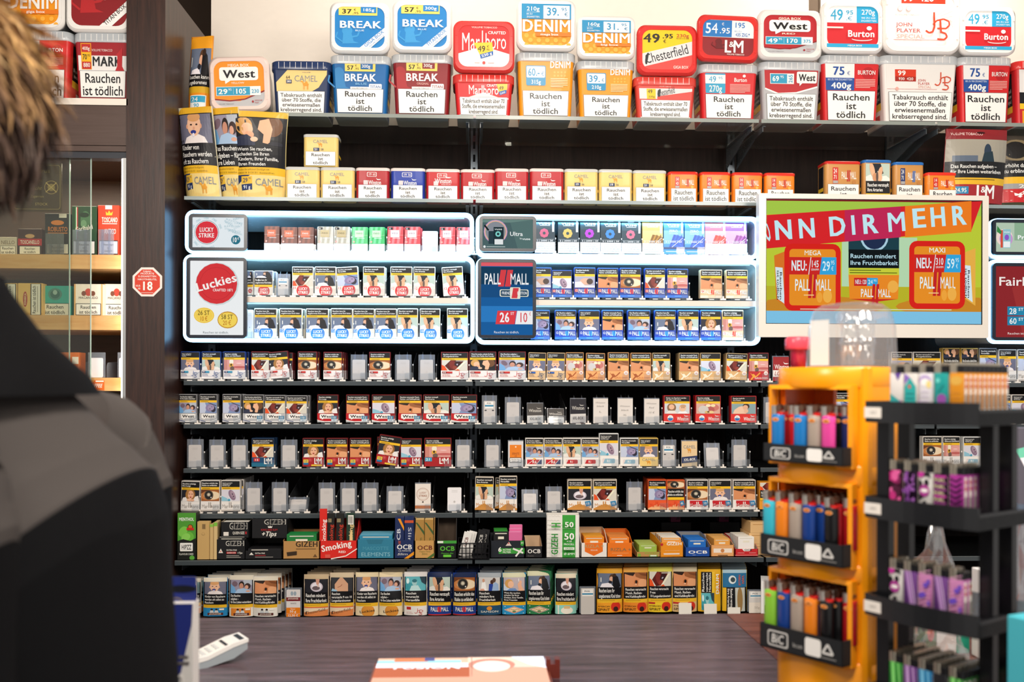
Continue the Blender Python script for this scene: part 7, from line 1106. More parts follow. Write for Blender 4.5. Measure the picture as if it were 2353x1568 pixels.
# card terminal
r = empty('card_terminal', ground(484, 1524, ZC), radians(-58)); r.scale = (.66, .66, .72); m = MB(); w = .04
m.loft([[(-w, -.085, 0), (w, -.085, 0), (w, -.085, .018), (-w, -.085, .018)], [(-w, -.02, 0), (w, -.02, 0), (w, -.02, .024), (-w, -.02, .024)], [(-w, .05, .012), (w, .05, .012), (w, .05, .046), (-w, .05, .046)], [(-w*.96, .088, .03), (w*.96, .088, .03), (w*.96, .088, .052), (-w*.96, .088, .052)]], '9aa2a8', 'plastic', smooth=False); m.build('body', r)
m = MB(); m.loft([[(-w - .001, -.087, .010), (w + .001, -.087, .010), (w + .001, -.087, .022), (-w - .001, -.087, .022)], [(-w - .001, -.02, .018), (w + .001, -.02, .018), (w + .001, -.02, .028), (-w - .001, -.02, .028)], [(-w - .001, .05, .04), (w + .001, .05, .04), (w + .001, .05, .05), (-w - .001, .05, .05)], [(-w, .09, .048), (w, .09, .048), (w, .09, .056), (-w, .09, .056)]], 'e9e6e2', 'plastic', smooth=False); o = m.build('top_shell', r); o['label'] = 'white top shell'
m = MB(); f = lambda y: .028 + (y + .02)/.07*.022 if y < .05 else .05 + (y - .05)/.04*.006
m.add([(-.03, .03, f(.03) + .0008), (.03, .03, f(.03) + .0008), (.03, .082, f(.082) + .0008), (-.03, .082, f(.082) + .0008)], [(0, 1, 2, 3)], '2a3036', 'plastic'); m.build('screen', r)
for j in range(4):
    for i in range(3): m = MB(); y = .012 - j*.018; z = f(max(y, -.02)) if y > -.02 else .022 + (y + .087)/.067*.006; m.box(-.024 + .018*i, y - .005, z - .001, -.012 + .018*i, y + .005, z + .0014, 'c9c9c8', 'plastic'); m.build('key', r)
tag(r, 'white card terminal lying on the counter beside the navy carton', 'card terminal')
# navy carton
x0, x1 = xu(322, 1.3), xu(444, 1.3); w = x1 - x0; h = at(420, 1332, 1.3)[2] - ZC; r = empty('navy_carton', ((x0 + x1)/2, 1.3, ZC + .0004)); m = MB(); m.box(-w/2, .0, 0, w/2, .03, h*.86, 'e4e0dc', 'card'); c = Cv(m, -w/2, h*.86, w, h*.86, 'card'); nv = '24307c'; c.poly([(0,0),(1,0),(.98,.14),(.62,.7),(.5,1),(0,1)][::-1], nv); c.circ(.5,.36,.17,'8a7a52'); c.circ(.5,.36,.14,nv); c.circ(.5,.36,.1,'6a6454'); c.rect(.74,.34,.92,.36,'6a6464'); c.rect(.72,.38,.94,.4,'6a6464'); c.text('ALO',.5,.46,.84,.58,'ece8e4',2); m.build('body', r)
m = MB(); pts = rrect(-w/2, h*.8, w/2, h, .003, 3); hole = [(w*.22 + .02*cos(radians(a)), h*.93 + .005*sin(radians(a))) for a in range(0, 360, 15)][::-1]
m.loft([[(a, .016, b) for a, b in pts], [(a, .0172, b) for a, b in pts]], nv, 'card', smooth=False); m.loft([[(a, .0157, b) for a, b in hole], [(a, .0159, b) for a, b in hole]], '14161f', 'matte', smooth=False); c = Cv(m, -w/2, h, w, h, 'card', y=.0158); c.circ(.62,.16,.14,'8a7a52'); c.circ(.62,.16,.12,nv); m.build('header_card', r); tag(r, 'navy and white carton with gold rings beside the dark sleeve', 'carton')
# money tray with its lit picture
P0, P1 = ground(862, 1513, ZC + .02), ground(1256, 1508, ZC + .02); w = P1[0] - P0[0]; yb = (P0[1] + P1[1])/2; r = empty('money_tray', ((P0[0] + P1[0])/2, yb, ZC)); m = MB(); m.ring([(a, b) for a, b in rrect(-w/2, -.24, w/2, 0, .006, 3)], [(a, b) for a, b in rrect(-w/2 + .01, -.23, w/2 - .01, -.004, .003, 3)], 0, .012, '7a3f30', 'plastic')
m.v = [(a, z, y) for a, y, z in m.v]; m.box(-w/2 + .002, -.238, 0, w/2 - .002, -.002, .008, '7a3f30', 'plastic'); m.build('frame', r)
m = MB(); X0, Y0, ww, hh = -w/2 + .01, -.004, w - .02, .226; m.box(X0 - .004, Y0 - hh - .002, .008, X0 + ww + .004, Y0 + .003, .0185, 'cfd6dc', 'plastic'); c = Cv(m, X0 - .004, 0, ww + .008, hh, 'bright_screen', xf=lambda p: (p[0], Y0 + .003 + p[2], .0186 - p[1]))
c.rect(0,0,1,1,'d9a48c'); c.rect(0,0,.56,.2,'e8b79c'); c.rect(0,.06,.5,.2,'9fd0dc'); c.rect(.1,0,.3,.1,'d9805a'); c.rect(0,.14,1,.26,'f4f4ff'); c.rect(.54,0,1,.26,'f0cdb8'); c.ell(.68,.2,.14,.16,'c98a78'); c.ell(.68,.24,.11,.14,'f3dccf'); c.poly([(.8,0),(1,0),(1,.3),(.9,.2)][::-1],'eef0ff'); c.rect(0,.26,.55,.5,'b5654a'); c.text('FUSION',.1,.22,.5,.3,'f6f2fa',2); c.rect(.28,.02,.34,.1,'5a5a8a'); c.rect(.56,0,.565,.5,'a87a6a'); m.build('picture', r); tag(r, 'glowing picture money tray on the counter', 'money tray')
m = MB(); g = ground(1270, 1560, ZC); m.box(-.012, 0, 0, .012, .02, .024, '6a2a20', 'plastic'); m.box(-.012, .0, .024, -.004, .02, .032, '6a2a20', 'plastic'); m.box(.004, 0, .024, .012, .02, .032, '6a2a20', 'plastic'); o = m.build('tray_clip', None, (g[0], g[1], ZC)); tag(o, 'small red-brown clip beside the glowing money tray', 'clip')
# dark rounded device behind the sleeve
g = ground(362, 1500, ZC); r = empty('barcode_scanner', (xu(358, 1.5), 1.5, ZC)); m = MB(); m.lathe([(.0, 0), (.04, 0), (.04, .006), (.012, .014), (.009, .1), (.009, .165)], '1f2123', 'plastic', 16); m.build('stand', r); m = MB(); m.loft([[(.017*cos(a)*s, y, .185 + .017*sin(a)*s) for a in [2*pi*k/14 for k in range(14)]] for y, s in ((-.035, .5), (-.03, .95), (0, 1), (.04, .9), (.05, .5))], '2e3133', 'plastic'); m.build('head', r); tag(r, 'dark rounded device peeking out behind the dark sleeve', 'scanner')

# ------------------------------------------------------------------ the customer
def dense(m, path, rad, col, n):
    P = [tuple(a + (b - a)*t/8 for a, b in zip(p, q)) for p, q in zip(path, path[1:]) for t in range(8)] + [path[-1]]; R_ = [a + (b - a)*t/8 for a, b in zip(rad, rad[1:]) for t in range(8)] + [rad[-1]]
    m.tube(P, R_, col, 'cloth', n*2)
def person():
    m = MB(); E = 20; sk = 'c98a6c'
    def ring(xc, yc, z, rx, ry): return [(xc + rx*cos(2*pi*k/E), yc + ry*sin(2*pi*k/E), z) for k in range(E)]
    hd = (-.532, .95, 1.768)
    m.loft([ring(hd[0] + .012*t, hd[1], hd[2] + .118*t, max(.002, .098*math.sqrt(1 - t*t)), max(.002, .076*math.sqrt(1 - t*t))) for t in [-.999 + k*.1998/1 for k in range(11)]], sk, 'cloth')
    m.loft([ring(-.584, .95, 1.645, .02, .03), ring(-.587, .95, 1.665, .04, .045), ring(-.592, .95, 1.7, .045, .055)], sk, 'cloth')                                     # jaw
    m.loft([ring(-.634, .95, 1.725, .012, .016), ring(-.632, .95, 1.74, .02, .014), ring(-.622, .95, 1.78, .012, .009)], sk, 'cloth')                                  # nose
    for s in (-1, 1): m.loft([ring(-.525, .95 + s*.079, 1.735, .008, .006), ring(-.52, .95 + s*.083, 1.755, .018, .008), ring(-.517, .95 + s*.082, 1.785, .014, .007)], sk, 'cloth')   # ears
    m.loft([ring(-.545, .95, 1.69, .05, .056), ring(-.528, .95, 1.63, .057, .06), ring(-.52, .96, 1.57, .06, .066), ring(-.49, .97, 1.5, .078, .105), ring(-.462, .98, 1.42, .092, .155), ring(-.44, .98, 1.3, .11, .18), ring(-.44, .98, 1.1, .11, .165), ring(-.44, .98, .95, .125, .175), ring(-.44, .98, .86, .11, .16)], sk, 'cloth')
    for s in (-1, 1):
        y = .98 + s*.19; m.tube([(-.46, y - s*.08, 1.37), (-.45, y - s*.02, 1.29), (-.43, y + s*.01, 1.14), (-.5, y, 1.06), (-.64, y - s*.02, 1.02), (-.70, y - s*.02, 1.02)], [.05, .05, .042, .04, .028, .024], sk, 'cloth', 12)
        m.tube([(-.68, y - s*.02, 1.02), (-.72, y - s*.02, 1.018), (-.755, y - s*.02, 1.012)], [.024, .034, .028], sk, 'cloth', 10)
        for k, L in enumerate((.055, .066, .07, .06)): yy = y - s*.02 + (k - 1.5)*.015; m.tube([(-.75, yy, 1.014), (-.755 - L*.6, yy, 1.008), (-.755 - L, yy, .995)], [.0085, .008, .006], sk, 'cloth', 8)
        m.tube([(-.70, y - s*.045, 1.018), (-.73, y - s*.062, 1.01), (-.755, y - s*.066, 1.005)], [.011, .009, .007], sk, 'cloth', 8)
        m.tube([(-.44, .98 + s*.085, .9), (-.445, .98 + s*.09, .5), (-.43, .98 + s*.09, .1), (-.43, .98 + s*.09, .03)], [.085, .06, .042, .04], sk, 'cloth', 14)
    b = m.build('person'); rm = b.modifiers.new('r', 'REMESH'); rm.mode = 'VOXEL'; rm.voxel_size = .009; rm.use_smooth_shade = True; sm = b.modifiers.new('s', 'SMOOTH'); sm.iterations = 4
    b.data.materials.clear(); mm, nt, bs, o = newmat('skin'); n = nt.nodes.new('ShaderNodeTexNoise'); n.inputs['Scale'].default_value = 18; rp = nt.nodes.new('ShaderNodeValToRGB'); rp.color_ramp.elements[0].color = lin('b06a4c'); rp.color_ramp.elements[1].color = lin('cf8c6c'); nt.links.new(n.outputs[0], rp.inputs[0]); nt.links.new(rp.outputs[0], bs.inputs['Base Color']); bs.inputs['Roughness'].default_value = .5; b.data.materials.append(mm)
    # face details, hair, clothes
    m = MB()
    for s in (-1, 1): m.lathe([(0, -.007), (.006, -.005), (.0085, 0), (.006, .005), (0, .007)], '3a2e28', 'plastic', 10, -.622, .95 + s*.03)
    m.v = [(x, y, z + 1.768) for x, y, z in m.v]; m.build('eyes', b)
    m = MB(); m.tube([(-.626, .93, 1.69), (-.633, .95, 1.692), (-.626, .97, 1.69)], .005, '9a4a40', 'cloth', 8); m.build('mouth', b)
    m = MB(); rg = random.Random(4); H = []
    for j in range(17):
        t = -.62 + j*.1; row = []
        for k in range(44):
            a = 2*pi*k/44; tt = min(t, .995); rr = math.sqrt(max(0, 1 - tt*tt)); front = cos(a) < -.35; w = 1.0 + rg.uniform(-.02, .05); cut_ = (front and t < .45) or (abs(sin(a)) > .55 and t < .0 and cos(a) < .2)
            e = .90 if cut_ else w; row.append((hd[0] + .016 + (.104*rr)*cos(a)*e, hd[1] + (.083*rr)*sin(a)*e, hd[2] + .002 + .124*tt + (0 if cut_ else rg.uniform(-.004, .004))))
        H.append(row)
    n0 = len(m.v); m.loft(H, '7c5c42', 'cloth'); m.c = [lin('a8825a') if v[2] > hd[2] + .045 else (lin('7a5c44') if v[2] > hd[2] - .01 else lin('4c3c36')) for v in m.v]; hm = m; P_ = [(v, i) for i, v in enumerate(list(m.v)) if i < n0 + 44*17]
    for q in range(2600):
        v, i = P_[rg.randrange(len(P_))]; c0 = Vector(v) - Vector((hd[0] + .016, hd[1], hd[2])); k = i % 44; t = c0.z/.124
        if (c0.x < -.03 and t < .5) or (abs(c0.y) > .045 and t < 0 and c0.x < .02): continue
        nrm = c0.normalized(); dn = (Vector((.35, 0, -1)) - nrm*nrm.dot(Vector((.35, 0, -1)))).normalized() + Vector((rg.uniform(-.4, .4), rg.uniform(-.4, .4), rg.uniform(-.3, .3))); sd = nrm.cross(dn).normalized()*rg.uniform(.0012, .003)
        p0 = Vector(v) + nrm*.001; p1 = p0 + dn*.018 + nrm*rg.uniform(.002, .006); p2 = p0 + dn*.036 + nrm*rg.uniform(.0, .010)
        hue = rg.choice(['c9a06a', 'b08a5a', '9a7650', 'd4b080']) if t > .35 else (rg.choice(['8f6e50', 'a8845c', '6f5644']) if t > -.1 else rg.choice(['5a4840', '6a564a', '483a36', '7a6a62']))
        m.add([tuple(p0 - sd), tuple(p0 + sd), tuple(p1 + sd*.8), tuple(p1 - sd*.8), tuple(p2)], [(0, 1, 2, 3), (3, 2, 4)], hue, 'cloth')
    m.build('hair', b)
    m = MB(); gy, bk = '4c4745', '121214'
    J0 = [(-.528, .955, 1.585, .064, .07), (-.513, .96, 1.545, .08, .09), (-.484, .965, 1.495, .098, .14), (-.466, .975, 1.45, .113, .19), (-.452, .98, 1.414, .119, .215), (-.444, .98, 1.36, .125, .218), (-.438, .98, 1.3, .122, .214), (-.436, .98, 1.2, .129, .205), (-.434, .98, 1.1, .133, .2), (-.43, .98, .98, .148, .205), (-.43, .98, .86, .148, .203)]
    J = [tuple(a + (b - a)*t/20 for a, b in zip(p, q)) for p, q in zip(J0, J0[1:]) for t in range(20)] + [J0[-1]]
    E = 72; zs = 1.412; J += [tuple(a + (b - a)*.0 for a, b in zip(J0[4], J0[4]))]; J = sorted({(q[0], q[1], zs if abs(q[2] - 1.414) < 1e-6 else q[2], q[3], q[4]) for q in J}, key=lambda q: -q[2])
    def tilt(q):
        w = max(0, 1 - (abs(q[2] - zs)/(.15 if q[2] > zs else .34))); return [(x, y, z + w*min(0, x + .333)*.97) for x, y, z in ring(*q)]
    m.loft([tilt(q) for q in J if q[2] >= zs], gy, 'cloth', cap0=False, cap1=False); m.loft([tilt(q) for q in J if q[2] <= zs], bk, 'cloth', cap0=False); m.build('jacket', b)
    for s in (-1, 1):
        m = MB(); y = .98 + s*.195
        SP = [(-.455, y - s*.06, 1.455), (-.45, y - s*.01, 1.425), (-.446, y + s*.003, 1.39), (-.441, y + s*.006, 1.34), (-.439, y + s*.008, 1.30), (-.438, y + s*.01, 1.25), (-.43, y + s*.015, 1.14), (-.47, y + s*.01, 1.07), (-.56, y, 1.035), (-.665, y - s*.015, 1.02)]; SR = [.045, .07, .076, .077, .075, .073, .068, .064, .055, .045]
        for a, e, cl in ((0, 5, gy), (4, 10, bk)):
            n0 = len(m.v); dense(m, SP[a:e], SR[a:e], cl, 18)
            m.v[n0:] = [(x, yy, z + max(0, 1 - abs(z - 1.3)/.1)*(x + .439)*.97) for x, yy, z in m.v[n0:]]
        m.build('sleeve', b)
    m = MB(); E = 30; m.loft([ring(-.484, .965, 1.487, .106, .152), ring(-.488, .963, 1.505, .102, .134), ring(-.513, .96, 1.548, .085, .096), ring(-.526, .957, 1.59, .07, .078), ring(-.528, .955, 1.604, .066, .074), ring(-.528, .955, 1.59, .058, .064)], '0e0e10', 'cloth', cap0=False, cap1=False); m.build('collar', b)
    m = MB()
    for s in (-1, 1): m.tube([(-.435, .98 + s*.09, .93), (-.44, .98 + s*.095, .5), (-.43, .98 + s*.092, .06)], [.105, .08, .062], '23242a', 'cloth', 16)
    m.build('trousers', b); m = MB()
    for s in (-1, 1): m.loft([[(-.43 + x*.055 - q, .98 + s*.092 + yv*.045, z) for x, yv in [(cos(2*pi*k/16), sin(2*pi*k/16)) for k in range(16)]] for z, q in ((0.002, .03), (.03, .03), (.06, .0), (.09, 0))], '1a1614', 'plastic')
    m.build('shoes', b); tag(b, 'person with short blond-grey hair seen from behind in grey and black jacket', 'person')
person()
# ------------------------------------------------------------------ lighters
LM_ = {}
def lighter_mesh(kind, col, deco=None):
    key = (kind, col, deco)
    if key in LM_: return LM_[key]
    out = []; n = 16
    def ov(z, rx, ry): return [(rx*(abs(cos(a))**.8)*(1 if cos(a) > 0 else -1), ry*sin(a), z) for a in [2*pi*k/n for k in range(n)]]
    if kind == 'b':
        m = MB(); m.loft([ov(0, .0115, .006), ov(.002, .0125, .0068), ov(.05, .0125, .0068), ov(.0585, .0122, .0066), ov(.0592, .0115, .006)], col, 'plastic'); c = Cv(m, -.007, .0545, .014, .006, 'film', y=-.0069); c.ell(.5,.5,.48,.48,'ecdcb8'); c.ell(.5,.5,.44,.42,'ee8a2c'); c.rect(.3,.4,.7,.6,'2a2a30'); out.append(('body', m.mesh('body')))
        m = MB(); m.loft([[(x - .0065, y*.9, z) for x, y, _ in ov(0, .0062, .0066)] for z in (.0588, .072)], 'd6d0c8', 'metal'); m.box(-.0124, -.0018, .066, -.0116, .0018, .071, '4a4644', 'metal'); out.append(('hood', m.mesh('hood')))
        m = MB(); m.loft([[(x*.5 + .0062, y*.86, z) for x, y, _ in ov(0, .0125, .0066)] for z in (.0588, .0625)], 'd8201c', 'plastic'); out.append(('button', m.mesh('button')))
        m = MB(); m.loft([[(.004 + .0052*cos(a), yy, .0688 + .0052*sin(a)) for a in [2*pi*k/n for k in range(n)]] for yy in (-.0045, .0045)], '8a6a58', 'metal'); out.append(('spark_wheel', m.mesh('spark_wheel')))
    else:
        W, D, H = .0115, .0055, .056; m = MB()
        def rg(z, e=0): return [(a, b, z) for a, b in rrect(-W + e, -D + e, W - e, D - e, .004, 4)]
        m.loft([rg(0, .001), rg(.0015), rg(H)], col, 'plastic'); c = Cv(m, -W + .002, H, 2*W - .004, H, 'film', y=-D)
        if deco: deco_draw(c, deco)
        def xs(p): return (W - p[1] + .0, p[0], p[2])
        c = Cv(m, -.003, H*.94, .006, H*.9, 'film', xf=xs); c.rect(0,0,1,1,'ece4da'); c.rect(.2,.08,.8,.2,'c83a30'); c.rect(.2,.26,.8,.38,'c83a30'); c.rect(.1,.55,.9,.95,'8a8680'); out.append(('body', m.mesh('body')))
        m = MB(); m.loft([[(x*.5 - W*.46, y*.96, z) for x, y, _ in rg(0)] for z in (H, H + .015)], 'd2c8b6', 'metal'); out.append(('hood', m.mesh('hood')))
        m = MB(); m.loft([[(x*.5 + W*.5, y*.92, z) for x, y, _ in rg(0)] for z in (H, H + .0105)], '17171a', 'plastic'); out.append(('button', m.mesh('button')))
    LM_[key] = out; return out
def deco_draw(c, d):
    R_ = random.Random(d)
    if d == 'tri': c.poly([(0,.55),(.9,.75),(.6,1),(0,1)][::-1],'2f9a9c'); c.poly([(.2,1),(1,.7),(1,1)][::-1],'8a4a9c'); c.poly([(.4,0),(1,0),(.7,.2)],'6a4aa0')
    elif d == 'house': c.poly([(0,.36),(.5,.12),(1,.36),(1,1),(0,1)][::-1],'2aa5a2'); c.poly([(0,0),(.5,.12),(0,.3)],'8a6ac0'); c.ell(.45,.36,.12,.05,'d85a48'); [c.line([(.15,.55+.12*k),(.85,.55+.12*k)],.03,'1f7a80') for k in range(3)]
    elif d == 'lilac': c.ell(.5,.2,.5,.14,'b49ad0'); c.ell(.5,.24,.4,.1,'f4f0ee'); c.ell(.85,.3,.25,.1,'f0d88a'); c.poly([(0,.7),(.6,1),(0,1)],'b49ad0'); [c.line([(.2,.5+.12*k),(.8,.5+.12*k)],.02,'c9bcd9') for k in range(3)]
    elif d == 'teal': c.circ(.6,.68,.4,'8a4a9c'); c.poly([(0,.8),(.6,1),(0,1)],'e4d0a8'); c.ell(.3,.2,.2,.06,'6ad0c8'); c.line([(.3,.5),(.8,.3)],.03,'1f7a80')
    elif d == 'amber': c.ell(.5,.2,.5,.12,'d9a84a'); [c.line([(.15,.52+.13*k),(.8,.52+.13*k)],.03,'c8802c') for k in range(3)]
    elif d == 'roses': [c.ell(R_.random(), R_.random(), .3, .13, R_.choice(['c0307c','7a1c50','e060a0','4a1a34'])) for k in range(14)]
    elif d == 'lace': [c.ell(R_.random(), R_.random(), .13, .05, R_.choice(['8a4aa0','6a3a80','a060b4'])) for k in range(34)]
    elif d == 'cow': [c.ell(R_.random(), R_.random(), .2, .09, '1b1a1e') for k in range(8)]; c.ell(.5,.48,.42,.16,'a83a90'); c.ell(.5,.48,.3,.05,'f4f0ee'); c.ell(.2,.04,.3,.1,'c0309a')
    elif d == 'words': [c.rect(0,.05+.17*k,1,.11+.17*k,R_.choice(['c040a0','e8d8b0','8a3a80'])) for k in range(6)]; [c.text('FUEL',.05,.13+.17*k,.9,.2+.17*k,'ecdcb4',2) for k in range(5)]
    elif d == 'zebra': [c.line([(0,.1+.14*k),(.5,.18+.14*k),(1,.06+.14*k)],.05,'2a1030') for k in range(7)]
    elif d == 'silk': c.poly([(.1,0),(.4,0),(.9,1),(.6,1)][::-1],'b48ac4'); c.poly([(.5,0),(.62,0),(1,.8),(1,1)][::-1],'c9a8d4'); c.poly([(0,.1),(.1,.3),(.4,1),(.2,1)],'4a2460')
    elif d == 'weave': [c.line([(0,.1*k),(1,.1*k-.12)],.02,'f0b4d8') for k in range(12)]; [c.ell(R_.random(),R_.random(),.2,.07,'6a4ac0') for k in range(5)]
    elif d in ('gsilk', 'vsilk', 'bsilk'): a, b = {'gsilk': ('8ae07a','1f6a2a'), 'vsilk': ('c9a0d8','4a2460'), 'bsilk': ('7ac4ea','12507a')}[d]; c.poly([(.15,0),(.45,0),(.6,1),(.3,1)][::-1],a); c.poly([(.0,.2),(.12,.4),(.2,1),(0,1)],b); c.poly([(.7,0),(.85,0),(1,.6),(1,1)][::-1],a)
def lighter(kind, col, deco, loc, rz, label=None, look=None, where=None, group=None, tilt=0):
    r = empty('lighter', loc, rz); r.rotation_euler = (tilt, 0, rz)
    r.scale = (.86, .92, 1) if kind == 'b' else (.86, .86, .86)
    for n, me in lighter_mesh(kind, col, deco): obj(n, me, r)
    if label: tag(r, label, 'lighter', group)
    else: tag(r, look, 'lighter', group)
    return r
CN = {'1f78c0': 'sky-blue', 'd02028': 'red', 'a99a8e': 'grey-beige', 'e0489c': 'pink', '1c2a5c': 'navy', '3ab8d0': 'cyan', 'ee8420': 'orange', '1a3f8c': 'deep blue', '161618': 'black', '8ac83c': 'lime', 'a81820': 'dark red'}
# ------------------------------------------------------------------ the orange lighter tower
PH = radians(55); FC = (.511, 1.38)
def tower():
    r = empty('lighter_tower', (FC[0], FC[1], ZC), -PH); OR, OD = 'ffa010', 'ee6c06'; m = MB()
    Lf, Rt, D = -.074, .066, .088
    def arc(z, x0=Lf, x1=Rt, bul=.022, d=D, e=0.0):     # curved front, straight back, rounded right column
        p = [(x0 + (x1 - x0)*k/14, -bul*(1 - (2*k/14 - 1)**2) - e, z) for k in range(15)]; q = [(x1 + .006 + e, .004, z), (x1 + .010 + e, .014, z), (x1 + .010 + e, d - .012, z), (x1 + .002, d + e, z), (x0 + .05, d + e, z), (x0 + .002 - e, d*.7, z), (x0 - e, .03, z)]; return p + q
    Z = lambda v: EYE + (880 - v)/2205*1.38 - ZC
    zh, z1, t1, z2, t2, z3, t3 = Z(842), Z(888), Z(1068), Z(1112), Z(1292), Z(1330), Z(1512)
    z1, t1 = Z(890), Z(1066)
    for k, (a, b) in enumerate(((z1, zh), (z2, t1), (z3, t2), (0, t3))):
        m = MB(); m.loft([arc(a, e=-.001), arc(a + .002), arc(b - .002), arc(b, e=-.002)], OR, 'plastic'); o = m.build(['header', 'band', 'band', 'base'][k], r)
    m = MB(); m.loft([[(x, y, z) for x, y in ((Rt - .012, .001), (Rt + .003, .0005), (Rt + .008, .005), (Rt + .0098, .014), (Rt + .0098, D - .004), (Rt - .0, D - .004), (Rt - .0, .012), (Rt - .012, .008))] for z in (.001, zh - .002)], OR, 'plastic', smooth=False); m.build('right_wall', r)
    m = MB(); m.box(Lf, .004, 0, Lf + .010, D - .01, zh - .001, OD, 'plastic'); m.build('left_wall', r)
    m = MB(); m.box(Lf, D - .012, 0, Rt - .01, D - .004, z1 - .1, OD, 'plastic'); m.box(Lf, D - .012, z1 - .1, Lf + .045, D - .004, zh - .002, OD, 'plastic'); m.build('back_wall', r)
    for a, b in ((t1, z1), (t2, z2), (t3, z3)):
        m = MB(); fr = lambda e: [(Lf - .006 + e, a - .004 + e), (Rt - .004 - e, a - .004 + e), (Rt - .004 - e, b + .004 - e), (Lf - .006 + e, b + .004 - e)][::-1]
        o_, i_ = fr(0), fr(.006); n0 = len(m.v); m.ring(o_, i_, -.026, -.008, OR, 'plastic'); m.v = [(x, y + .018*(abs(x + .01)/.09)**2, z) for x, y, z in m.v]; m.build('window_frame', r)
    tag(r, 'orange plastic lighter tower with three windows', 'display stand')
    # black trays: cartons of their own
    for k, (zt, v0, v1) in enumerate(((t1, 1032, 1066), (t2, 1238, 1290), (t3, 1446, 1510))):
        pass
        t = empty('lighter_carton', (FC[0], FC[1], ZC + zt + .001), -PH); hh = (.026, .032, .036)[k]; m = MB(); xa, xb = Lf - (.0 if k == 0 else .005), Rt - .005
        m.box(xa, -.036, 0, xb, D - .014, .002, '1c1d20', 'card'); m.box(xa, -.036, 0, xb, -.0345, hh, '1f2124', 'card'); m.box(xa, -.036, 0, xa + .0015, D - .014, hh, '1f2124', 'card'); m.box(xb - .0015, -.036, 0, xb, D - .014, hh, '1f2124', 'card'); m.box(xa, D - .0155, 0, xb, D - .014, hh + .01, '1f2124', 'card'); up = hh - (.016, .010, .010)[k]; m.box(xa + .002, -.034, .002, xb - .002, D - .016, up, '17181a', 'card'); m.build('tray', t)
        m = MB(); w = xb - xa; c = Cv(m, xa, hh, w, hh, 'card', y=-.0362); c.rr(.1,.2,.36,.84,.03,'cfcdca'); c.rr(.115,.26,.345,.78,.025,'1f2124'); c.text('BiC',.15,.34,.31,.7,'d9d7d4',2,shear=.3); c.text('bic.com',.42,.5,.54,.68,'b9b7b4',0); c.rr(.57,.14,.76,.84,.03,'efece8'); c.line([(.84,.24),(.9,.6),(.78,.6),(.84,.24)],.09,'d9d7d4'); c.rect(.76,.76,.94,.8,'8a8886'); m.build('front_print', t); tag(t, ['black lighter carton in the top window', 'black lighter carton in the middle window', 'black lighter carton in the bottom window'][k] + ' of the orange tower', 'carton')
        rows = ([('1f78c0', -.067), ('d02028', -.047), ('1f78c0', -.020), ('a99a8e', .008), ('e0489c', .036), ('1c2a5c', .060)], [('3ab8d0', -.085), ('ee8420', -.058), ('a99a8e', -.030), ('1a3f8c', -.002), ('161618', .042)], [('8ac83c', -.082), ('1a3f8c', -.054), ('a99a8e', -.026), ('ee8420', .002), ('161618', .033)])[k]
        W_ = 'in the ' + ['top', 'middle', 'bottom'][k] + ' window of the orange tower'
        for i, (col, a) in enumerate(rows):
            back = k == 0 and i in (1, 5); b = -.024 if not back else -.006; a = a*.84; ca, sa = cos(PH), sin(PH); P = (FC[0] + a*ca + b*sa, FC[1] - a*sa + b*ca, ZC + zt + .0015 + up)
            seen = [c_ for c_, _ in rows[:i]].count(col); lighter('b', col, None, P, -PH, ('second ' if seen else '') + CN[col] + ' lighter standing ' + W_)
        rg = random.Random(k + 5); pal = ['d02028', 'a81820', '1a3f8c', 'ee8420', '161618']
        for j in range(1, 5):
            for i in range(6):
                if k == 0 and j == 1 and i in (1, 5): continue
                col = pal[(i*2 + j) % 5]
                if j == 1 and (k, i) in ((1, 4), (2, 5)): col = 'a81820'
                a = -.059 + .0228*i; b = -.024 + .0155*j + (.004 if k == 0 else 0)
                if k == 0 and j == 1: b += .004
                P = (FC[0] + a*cos(PH) + b*sin(PH), FC[1] - a*sin(PH) + b*cos(PH), ZC + zt + .0015 + up); lighter('b', col, None, P, -PH, None, 'metal-topped lighter in a rear row ' + W_, None, 'rear row lighters ' + W_)
    # what stands on the tower
    d = empty('clear_dome', (FC[0] + .012*cos(PH) + .06*sin(PH), FC[1] - .012*sin(PH) + .06*cos(PH), ZC + zh + .001), -PH); m = MB()
    rg = lambda z, e: [(a, b, z) for a, b in rrect(-.056 + e, -.046 + e, .056 - e, .046 - e, .018, 5)]
    m.loft([rg(0, 0), rg(.06, .003), rg(.084, .008), rg(.092, .016), rg(.095, .03)], 'ffffff', 'dome'); m.build('shell', d)
    for x in (.012, .036): m = MB(); m.lathe([(.013, .002), (.013, .03), (.017, .034), (.013, .038), (.013, .06), (.017, .064), (.012, .07), (.012, .082)], 'ffffff', 'dome', 16, x, -.022); m.build('column', d)
    m = MB(); m.box(-.048, -.034, .002, -.016, -.033, .07, 'f1f2f0', 'plastic'); m.build('insert', d); tag(d, 'clear plastic dome on top of the orange tower', 'dome')
    a, b = -.082, .06; q = empty('red_cap', (FC[0] + a*cos(PH) + b*sin(PH), FC[1] - a*sin(PH) + b*cos(PH), ZC + zh + .001)); m = MB(); m.lathe([(.0, 0), (.012, 0), (.012, .03)], 'c02c50', 'plastic', 18); m.build('neck', q); m = MB(); m.lathe([(.0, .028), (.019, .028), (.02, .03), (.02, .044), (.017, .048), (0, .048)], 'e0485a', 'plastic', 20); m.build('cap', q); tag(q, 'red cap beside the clear dome on the orange tower', 'cap')
tower()
